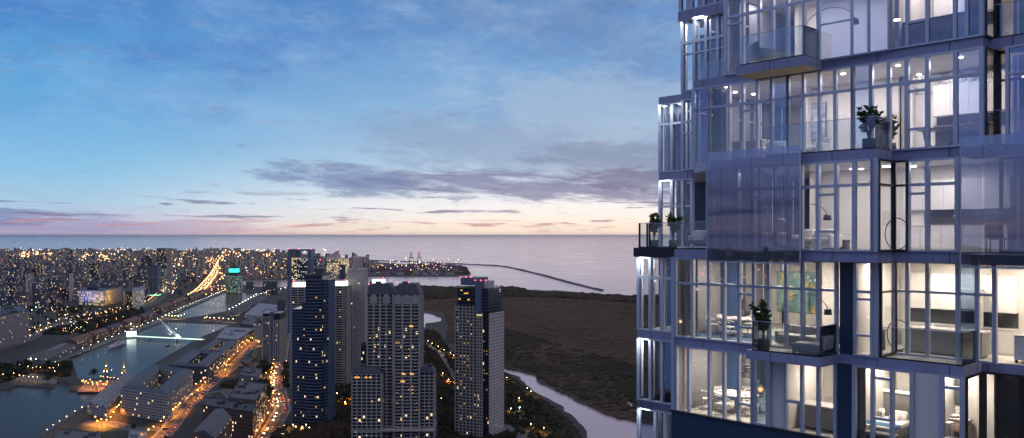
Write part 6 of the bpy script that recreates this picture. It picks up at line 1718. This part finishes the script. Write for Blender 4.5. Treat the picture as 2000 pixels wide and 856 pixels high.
def kitchen(u0, u1, v, z, z1, island=None, tag_='', sides=True):
    """cabinets along the wall at v; world things: base run, upper run, splashback belongs to the base"""
    W = u1-u0
    t = thing('kitchen_counter', f'white kitchen counter with dark splashback {tag_}', 'kitchen counter', u0+W/2, v, z)
    m = MB(); m.box(-W/2, W/2, -.6, 0, .0, .88); m.build('cabinet', M_WHITE, t)
    m = MB(); m.box(-W/2-.01, W/2+.01, -.63, 0, .881, .92); m.build('worktop', M_MARB, t)
    m = MB(); m.box(-W/2, W/2, -.02, 0, .921, 1.48); m.build('splashback', M_SLATE, t)
    k_ = max(2, int(W/.6))
    for i in range(k_): m = MB(); a = -W/2+W*i/k_; m.box(a+.01, a+W/k_-.01, -.622, -.602, .08, .86); m.build('door', M_WHITE, t)
    m = MB(); m.tube([(0, -.2, .92), (0, -.2, 1.22), (0, -.26, 1.28), (0, -.36, 1.26), (0, -.38, 1.18)], .014, 6); m.build('tap', M_STEEL, t)
    t = thing('wall_cabinet', f'pale wall cabinets reaching to the ceiling {tag_}', 'cabinet', u0+W/2, v, z+1.48)
    m = MB(); m.box(-W/2, W/2, -.36, 0, .0, z1-z-1.5-.5); m.build('carcass', M_WHITE, t)
    for i in range(k_): m = MB(); a = -W/2+W*i/k_; m.box(a+.006, a+W/k_-.006, -.382, -.362, .01, z1-z-1.5-.52); m.build('door', M_WHITE, t)
    if island:
        iu, iv, iw = island
        t = thing('kitchen_island', f'broad stone kitchen island {tag_}', 'kitchen island', iu, iv, z)
        m = MB(); m.box(-iw/2, iw/2, -.42, .42, .06, .86); m.build('body', M_FABM, t); m = MB(); m.box(-iw/2-.04, iw/2+.04, -.46, .46, .861, .92); m.build('worktop', M_MARB, t); m = MB(); m.box(-iw/2+.06, iw/2-.06, -.36, .36, 0, .058); m.build('plinth', M_DARK, t)
def ring_stand(label, u, v, z, r=.55):
    """hoop shaped bar chair back / sculpture"""
    t = thing('hoop_sculpture', label, 'sculpture', u, v, z)
    m = MB(); m.tube([(r*math.cos(a)*.75, 0, r+.05+r*math.sin(a)) for a in [2*math.pi*i/28 for i in range(29)]], .02, 8, caps=False); m.build('ring', M_DARK, t)
    m = MB(); m.lathe([(.16, 0), (.16, .04)], n=16); m.build('base', M_DARK, t)

# -- floor above slab A
armchair('white armchair behind the topmost balcony railing', lu(1489, -.75), -.75, ZA, 2.6, s=1.0)
arc_lamp('tall arched floor lamp seen through the topmost blue glass', lu(1570, .9), .9, ZA, 0, 1.0, 1.35)
kitchen(-1.7, .4, 3.15, ZA, ZF-TH, None, 'on the topmost floor')
t = thing('counter_unit', 'smooth pale counter with rounded corner on the topmost floor', 'counter', -1.1, 1.0, ZA); m = MB(); m.rbox((0, 0, .50), (2.6, .7, 1.0), .12); m.build('body', M_FABM, t); m = MB(); m.rbox((0, 0, 1.02), (2.7, .8, .04), .015); m.build('top', M_MARB, t)
# glowing vertical window light strips
# -- floor above slab B
armchair('white armchair alone by the left of the long balcony'.replace('the left of ', ''), lu(1512, .9), .9, ZB, .3, s=1.0)
armchair('white armchair under the picture of clouds', lu(1594, 1.2), 1.2, ZB, -.4, s=1.0)
t = thing('coffee_table', 'low round glass table beside the armchair under the picture', 'table', lu(1568, 1.0), .9, ZB); m = MB(); m.lathe([(.42, .34), (.42, .37)], n=24); m.build('table_top', M_WHITE, t); m = MB(); m.lathe([(.2, 0), (.2, .02), (.03, .04), (.03, .34)], n=14); m.build('pedestal', M_STEEL, t)
plant('dark leafy rubber plant in a grey pot at the balcony corner below the topmost balcony', lu(1697, -1.05), -1.05, ZB, 1.45, 3, 230, .42)
plant('smaller leafy plant standing behind the balcony glass beside the kitchen', lu(1738, .9), .9, ZB, 1.3, 8, 120, .32)
def picture(label, u, v, z, w, h, mat):
    t = thing('picture', label, 'picture', u, v, z); m = MB(); m.box(-w/2, w/2, -.03, 0, 0, h); m.build('frame', M_FRDK, t); m = MB(); m.box(-w/2+.03, w/2-.03, -.036, -.031, .03, h-.03); m.build('canvas', mat, t)
def paint_mat(name, stops, scale, sz=(1, 1, 1)):
    mt = bpy.data.materials.new(name); mt.use_nodes = True; n = N(mt.node_tree); b = mt.node_tree.nodes['Principled BSDF']
    tc = n.new('ShaderNodeTexCoord'); x, y, z = n.sep(tc.outputs['Object'])[:3]
    f = n.noise(n.comb(n.m('MULTIPLY', x, sz[0]), n.m('MULTIPLY', y, sz[1]), n.m('MULTIPLY', z, sz[2])), scale, 5, .6, .5)
    n.put(b.inputs['Base Color'], n.ramp(f, stops)); b.inputs['Roughness'].default_value = .6
    return mt
M_CLOUDP = paint_mat('cloud_painting', [(.35, (.16, .20, .42)), (.5, (.45, .48, .62)), (.62, (.85, .83, .84))], 1.6, (1, 1, 3))
M_TEALP = paint_mat('teal_painting', [(.42, (.06, .13, .14)), (.56, (.11, .20, .19)), (.63, (.34, .26, .07)), (.70, (.48, .20, .03))], 2.2)
picture('framed picture of clouds over water on the living room wall', lu(1591, 3.3), 3.36, ZB+1.0, .95, 1.5, M_CLOUDP)
kitchen(-1.9, .5, 3.65, ZB, ZA-TH, (-.35, 1.9, 1.7), 'under the veined marble')
t = thing('marble_feature', 'veined white marble slab over the kitchen cabinets', 'wall panel', -1.2, 3.66, ZB+2.45)
def marble_mat():
    mt = bpy.data.materials.new('veined_marble'); mt.use_nodes = True; n = N(mt.node_tree); b = mt.node_tree.nodes['Principled BSDF']
    tc = n.new('ShaderNodeTexCoord'); f = n.noise(tc.outputs['Object'], 1.1, 6, .62, 1.6)
    v = n.m('ABSOLUTE', n.m('SUBTRACT', f, .5)); n.put(b.inputs['Base Color'], n.ramp(v, [(0, (.10, .10, .12)), (.02, (.45, .45, .47)), (.07, (.74, .73, .72))])); b.inputs['Roughness'].default_value = .2
    return mt
m = MB(); m.box(-1.6, 1.6, -.04, 0, 0, .66); m.build('slab', marble_mat(), t)
t = thing('writing_desk', 'glass topped desk with curved dark legs in the kitchen bay', 'table', -.85, .95, ZB); m = MB(); m.rbox((0, 0, .74), (1.5, .7, .05), .02); m.build('table_top', M_FABM, t)
for k_ in (-1, 1): 
    m = MB(); m.tube([(k_*.55, 0, .72), (k_*.50, 0, .40), (k_*.26, 0, .12), (0, 0, .02)], .028, 8); m.build('leg', M_DARK, t)
t = thing('fan_sculpture', 'tangle of shining steel rods on the floor by the corner glass', 'sculpture', lu(1408, .8), .8, ZB)
m = MB(); rr = random.Random(5)
for i in range(9): m.tube([(-.45+.05*i, 0, .03+.02*i), (.12+.06*i, .1*rr.uniform(-1, 1), .55+.12*rr.random()*i*.4)], .018, 6)
m.build('rods', M_STEEL, t); m = MB(); m.lathe([(.3, 0), (.3, .03)], n=16); m.build('base', M_DARK, t)
t = thing('cabinet_block', 'plain grey cabinet block between the slit windows and armchair', 'cabinet', lu(1463, 1.8), 1.8, ZB); m = MB(); m.box(-.75, .75, -.3, .3, 0, .98); m.build('body', M_FABM, t); m = MB(); m.box(-.77, .77, -.32, .32, .981, 1.01); m.build('top', M_WHITE, t)
# -- floor above slab C
arc_lamp('arched floor lamp over the sofa beside the mirrored screen', lu(1545, 0.2), .2, ZC, 0, .72, 1.15)
sofa('white sofa with grey pillows under the arched lamp', lu(1590, .6), .6, ZC, 0, 1.5, M_FABW, 2)
t = thing('canopy_chair', 'pale hooded lounge chair behind the mirrored screen', 'chair', lu(1515, .2), .2, ZC, .3)
m = MB(); m.rbox((0, 0, .42), (1.1, .8, .5), .15); m.build('seat', M_FABW, t)
m = MB()
V = []; nn_ = 12
for i in range(nn_+1):
    a = math.pi*i/nn_
    for j in (0, 1): V.append((-.62*math.cos(a)*(1 if j else .92), (.42 if j else -.1), .62+.62*math.sin(a)*(1.0 if j else .9)))
m.mesh(V, [(2*i, 2*i+2, 2*i+3, 2*i+1) for i in range(nn_)], 0, True); m.build('hood', M_FABM, t)
t = thing('low_shelf', 'low shelf with books behind the sofa end', 'shelf', lu(1630, 1.4), 1.4, ZC); m = MB(); m.box(-.5, .5, -.18, .18, 0, .35); m.build('body', M_WOODD, t); m = MB(); m.box(-.52, .52, -.2, .2, .351, .38); m.build('top', M_WOODD, t)
kitchen(lu(1770, 3.35), .7, 3.38, ZC, ZB-TH, None, 'behind the mirrored corner screen')
ring_stand('dark hoop sculpture behind the curved glass corner above', lu(1752, .7), .7, ZC)
armchair('rounded white armchair on the side terrace', lu(1362, -.9), -.85, ZC, .2, s=.9)
plant('bushy plant in a dark pot on the far side balcony', lu(1277, V3+.3), V3+.3, ZC, 1.45, 21, 260, .34, .24, .42)
plant('second bushy plant partly behind the side balcony glass', lu(1315, V3+.3), V3+.3, ZC, 1.38, 27, 170, .32, .22, .42)
t = thing('fireplace_mantel', 'bright vertical lamp strip beside a pinkish framed print', 'lamp', lu(1486, 1.2), 1.2, ZC); m = MB(); m.box(-.03, .03, -.03, .03, .9, 2.6); m.build('light_tube', glow('tube_light', (1, .95, .88), 1.6, False), t); m = MB(); m.lathe([(.14, 0), (.14, .03), (.02, .05), (.02, .9)], n=12); m.build('stand', M_STEEL, t)
t = thing('wicker_chair', 'yellow lit wooden chair behind the mirrored corner screen', 'chair', lu(1944, 1.0), 1.0, ZC, .6); m = MB(); m.rbox((0, 0, .44), (.5, .48, .06), .02); m.build('seat', pbr('tan_leather', (.5, .33, .14), .6), t); m = MB(); m.rbox((0, .22, .72), (.48, .05, .5), .02, rx=-.15); m.build('backrest', MATS['tan_leather'], t)
for k_ in (-1, 1):
    for j in (-1, 1): m = MB(); m.tube([(k_*.22, j*.2, 0), (k_*.2, j*.18, .43)], .018, 6); m.build('leg', M_WOODD, t)
# -- floor above slab D
def set_table(u, v, z, grp, where, n_=6, rx=.95, ry=.62):
    dining_table('oval white table '+where, u, v, z, rx, ry)
    dirs = ['facing the glass', 'second along', 'third along', 'on the inner side', 'fifth along', 'last along']
    for i in range(n_):
        a = -math.pi/2+2*math.pi*i/n_
        dining_chair(f'white tubular chair {dirs[i]} at the oval table {where}', u+math.cos(a)*(rx+.22), v+math.sin(a)*(ry+.26), z, a-math.pi/2, grp)
    for i in range(n_):
        a = -math.pi/2+2*math.pi*i/n_
        t = thing('plate', 'red rimmed plate on the oval table '+where, 'plate', u+math.cos(a)*rx*.68, v+math.sin(a)*ry*.66, z+.757, 0, 'plates '+where)
        m = MB(); m.lathe([(.07, 0), (.12, .012), (.125, .018)], n=16); m.build('dish', M_WHITE, t); m = MB(); m.lathe([(.07, .013), (.07, .02)], n=14); m.build('napkin', pbr('red_napkin', (.35, .04, .05), .8), t)
set_table(lu(1443, 2.2), 2.2, ZD, 'white chairs round the upper oval table', 'on the floor with sofa', 6)
sofa('long dark green sofa with pale pillows before the slit windows', lu(1440, 5.2), 5.2, ZD, 0, 2.6, M_FABG, 3)
t = thing('rug', 'blue rug beneath the upper oval table', 'rug', lu(1440, 2.0), 2.0, ZD); m = MB(); m.rbox((0, 0, .008), (3.6, 2.4, .012), .004); m.build('pile', pbr('blue_wool', (.10, .17, .30), .95, vscale=3, var=.2), t)
arc_lamp('arched floor lamp curving over the painting and sofa', lu(1528, 1.4), 1.4, ZD, 0, .95, 1.25)
picture('large teal painting with an orange tree', lu(1556, 4.1), 4.19, ZD+.95, 1.9, 1.75, M_TEALP)
picture('narrow orange and teal painting next to the large one', lu(1583, 3.9), 4.19, ZD+1.0, .5, 1.65, M_TEALP)
sofa('white lounge sofa with pillows behind the balcony glass', lu(1575, .9), .9, ZD, 0, 1.9, M_FABW, 3)
t = thing('outdoor_lounger', 'white cushioned outdoor seat with grey back on the balcony', 'outdoor sofa', lu(1588, -.85), -.85, ZD); m = MB(); m.rbox((-.1, 0, .24), (1.15, .75, .34), .09); m.build('seat', M_FABW, t); m = MB(); m.rbox((.5, 0, .46), (.22, .75, .50), .08, ry=.12); m.build('backrest', M_FABM, t)
for k_ in (-1, 1):
    for j in (-1, 1): m = MB(); m.box(k_*.48-.1-.03, k_*.48-.1+.03, j*.3-.03, j*.3+.03, 0, .075); m.build('foot', M_DARK, t)
armchair('brown armchair inside the glass behind the outdoor seat', lu(1622, .9), .9, ZD, .5, pbr('brown_leather', (.12, .085, .065), .5), 1.0)
plant('dark rubber plant in a black pot at the balcony edge over the dining room', lu(1491, -1.02), -1.02, ZD, 1.72, 31, 260, .46, .27, .50)
kitchen(lu(1775, 4.3), .6, 4.38, ZD, ZC-.36, (lu(1850, 2.6), 2.6, 2.5), 'on the floor with the island')
ring_stand('dark hoop sculpture behind the curved glass corner by the island', lu(1755, 2.2), 2.2, ZD)
t = thing('console_table', 'narrow white console with flowers behind the corner glass', 'table', lu(1690, 2.0), 2.0, ZD); m = MB(); m.box(-.7, .7, -.2, .2, .72, .76); m.build('table_top', M_WOODD, t)
for k_ in (-.65, .65): m = MB(); m.box(k_-.02, k_+.02, -.18, .18, 0, .719); m.build('leg', M_DARK, t)
t = thing('oven_tower', 'tall white oven cabinet next to the kitchen island', 'oven', lu(1893, 3.6), 3.7, ZD); m = MB(); m.box(-.35, .35, -.3, .3, 0, 2.3); m.build('carcass', M_WHITE, t); m = MB(); m.box(-.28, .28, -.33, -.303, 1.1, 1.6); m.build('oven_door', M_DARK, t); m = MB(); m.tube([(-.24, -.36, 1.55), (.24, -.36, 1.55)], .012, 6); m.build('handle', M_STEEL, t)
t = thing('bar_trolley', 'pale kitchen trolley at the end of the terrace', 'trolley', 1.35, 2.4, ZD); m = MB(); m.box(-.25, .25, -.4, .4, .12, .9); m.build('body', M_WHITE, t); m = MB(); m.box(-.27, .27, -.42, .42, .901, .93); m.build('top', M_FABM, t)
for k_ in (-1, 1):
    for j in (-1, 1): m = MB(); m.ball((k_*.2, j*.33, .06), .058, 8, 5); m.build('castor', M_DARK, t)
# -- lowest floor
set_table(lu(1438, 1.9), 1.9, ZE, 'white chairs round the lower oval table', 'on the lowest floor', 6, 1.0, .75)
sofa('long grey sofa with a pink cushion behind the lower oval table', lu(1430, 5.0), 5.0, ZE, 0, 2.4, M_FABM, 2)
t = thing('pendant_lamp', 'dark tiered pendant lamp over the lower oval table', 'pendant lamp', lu(1455, 2.4), 2.4, ZE)
m = MB(); m.tube([(0, 0, 2.0), (0, 0, ZD-TH-ZE-.01)], .01, 5); m.build('cord', M_DARK, t); m = MB()
for k_ in range(3): m.lathe([(.28-.05*k_, 1.62+.12*k_), (.28-.05*k_, 1.66+.12*k_)], n=18)
m.build('lamp_shade', M_DARK, t)
kitchen(-5.4, lu(1638, 3.1), 3.18, ZE, ZD-TH, (lu(1590, 1.5), 1.5, 2.6), 'on the lowest floor')
t = thing('wire_stool', 'round wire stool between column and island', 'stool', lu(1525, .9), .9, ZE); m = MB(); m.lathe([(.2, .60), (.21, .64)], n=18); m.build('seat', M_FABW, t); m = MB()
for i in range(10):
    a = 2*math.pi*i/10; m.tube([(.18*math.cos(a), .18*math.sin(a), .6), (.10*math.cos(a), .10*math.sin(a), .3), (.2*math.cos(a), .2*math.sin(a), .01)], .006, 4)
m.build('wire_base', M_DARK, t)
# bedroom
bu = lu(1733, 2.6)
t = thing('bed', 'double bed with blue throw and white pillows', 'bed', bu, 1.9, ZE)
m = MB(); m.rbox((0, 0, .20), (1.7, 2.1, .3), .05); m.build('bed_base', M_FABG, t); m = MB(); m.rbox((0, 0, .44), (1.68, 2.06, .22), .08); m.build('mattress', M_FABW, t)
m = MB(); m.rbox((0, -.55, .50), (1.74, .6, .14), .05); m.build('blue_throw', pbr('blue_throw', (.05, .17, .32), .9, vscale=3, var=.1), t)
for k_ in (-.42, .42): m = MB(); m.rbox((k_, .72, .66), (.62, .16, .42), .09, rx=-.4); m.build('pillow', M_FABW, t); m = MB(); m.rbox((k_*.8, .5, .62), (.4, .12, .32), .07, rx=-.5); m.build('cushion', M_FABG if k_ < 0 else M_FABW, t)
m = MB(); m.rbox((0, 1.12, .85), (2.2, .1, 1.4), .02); m.build('headboard', pbr('headboard_fabric', (.17, .165, .16), .9, vscale=3, var=.15), t)
m = MB(); m.box(-1.05, 1.05, 1.02, 1.065, 1.46, 1.56); m.build('headboard_light', glow('headboard_light', (1, .88, .66), 2.5), t)
for k_, w in ((-1.25, 'on the window side of the bed'), (1.25, 'on the far side of the bed')):
    t = thing('bedside_lamp', 'small white bedside lamp '+w, 'lamp', bu+k_*.92, 2.55, ZE); m = MB(); m.rbox((0, 0, .25), (.4, .36, .5), .03); m.build('night_stand', M_FABG, t)
    m = MB(); m.tube([(0, 0, .5), (0, 0, .95)], .015, 6); m.build('stem', M_DARK, t); m = MB(); m.lathe([(.14, .93), (.16, .95), (.14, 1.1)], n=16); m.build('lamp_shade', glow('lamp_shade_light', (1, .9, .74), 2.2), t)
t = thing('bench', 'low upholstered bench at the foot of the bed', 'bench', lu(1712, .55), .55, ZE); m = MB(); m.rbox((0, 0, .36), (1.4, .42, .14), .05); m.build('seat', M_FABM, t)
for k_ in (-.6, .6): m = MB(); m.box(k_-.02, k_+.02, -.18, .18, 0, .29); m.build('leg', M_DARK, t)
# bathroom
t = thing('bathtub', 'freestanding grey bathtub behind the corner window', 'bathtub', lu(1838, .75), .72, ZE); m = MB(); m.lathe([(.62, 0), (.70, .05), (.82, .35), (.92, .55), (.95, .56), (.88, .55), (.74, .3), (.6, .12), (.01, .1)], n=32, sx=1.0, sy=.45); m.build('tub', pbr('tub_enamel', (.30, .33, .38), .25), t)
m = MB(); m.tube([(.0, .5, 0), (0, .5, .8), (0, .38, .86), (0, .3, .8)], .014, 6); m.build('tap', M_STEEL, t)
t = thing('toilet', 'white toilet between partition and washstand', 'toilet', lu(1836, 2.0), 2.0, ZE, -math.pi/2); m = MB(); m.lathe([(.16, 0), (.14, .12), (.2, .36), (.21, .40), (.19, .41)], n=20, sx=1, sy=1.25); m.build('bowl', M_WHITE, t); m = MB(); m.rbox((0, .3, .62), (.38, .18, .5), .03); m.build('cistern', M_WHITE, t); m = MB(); m.lathe([(.2, .411), (.2, .44)], n=20, sx=1, sy=1.25); m.build('seat', M_WHITE, t)
t = thing('washstand', 'floating white washstand with basin below the mirror', 'washstand', lu(1861, 2.8), 2.85, ZE); m = MB(); m.rbox((0, 0, .62), (1.1, .5, .4), .02); m.build('cabinet', pbr('pale_oak', (.55, .42, .30), .5), t); m = MB(); m.rbox((0, 0, .85), (1.14, .54, .05), .015); m.build('top', M_MARB, t); m = MB(); m.lathe([(.16, .875), (.2, .98), (.18, .98), (.1, .9)], n=20); m.build('basin', M_WHITE, t); m = MB(); m.tube([(0, .2, .87), (0, .2, 1.12), (0, .08, 1.12)], .012, 6); m.build('tap', M_STEEL, t)
t = thing('mirror', 'tall dark framed mirror over the washstand', 'mirror', lu(1861, 3.1), 3.18, ZE+1.3); m = MB(); m.box(-.45, .45, -.03, 0, 0, 1.3); m.build('frame', M_FRDK, t); m = MB(); m.box(-.43, .43, -.036, -.031, .02, 1.28); m.build('glass', pbr('mirror_glass', (.25, .30, .36), .05, 1.0), t)
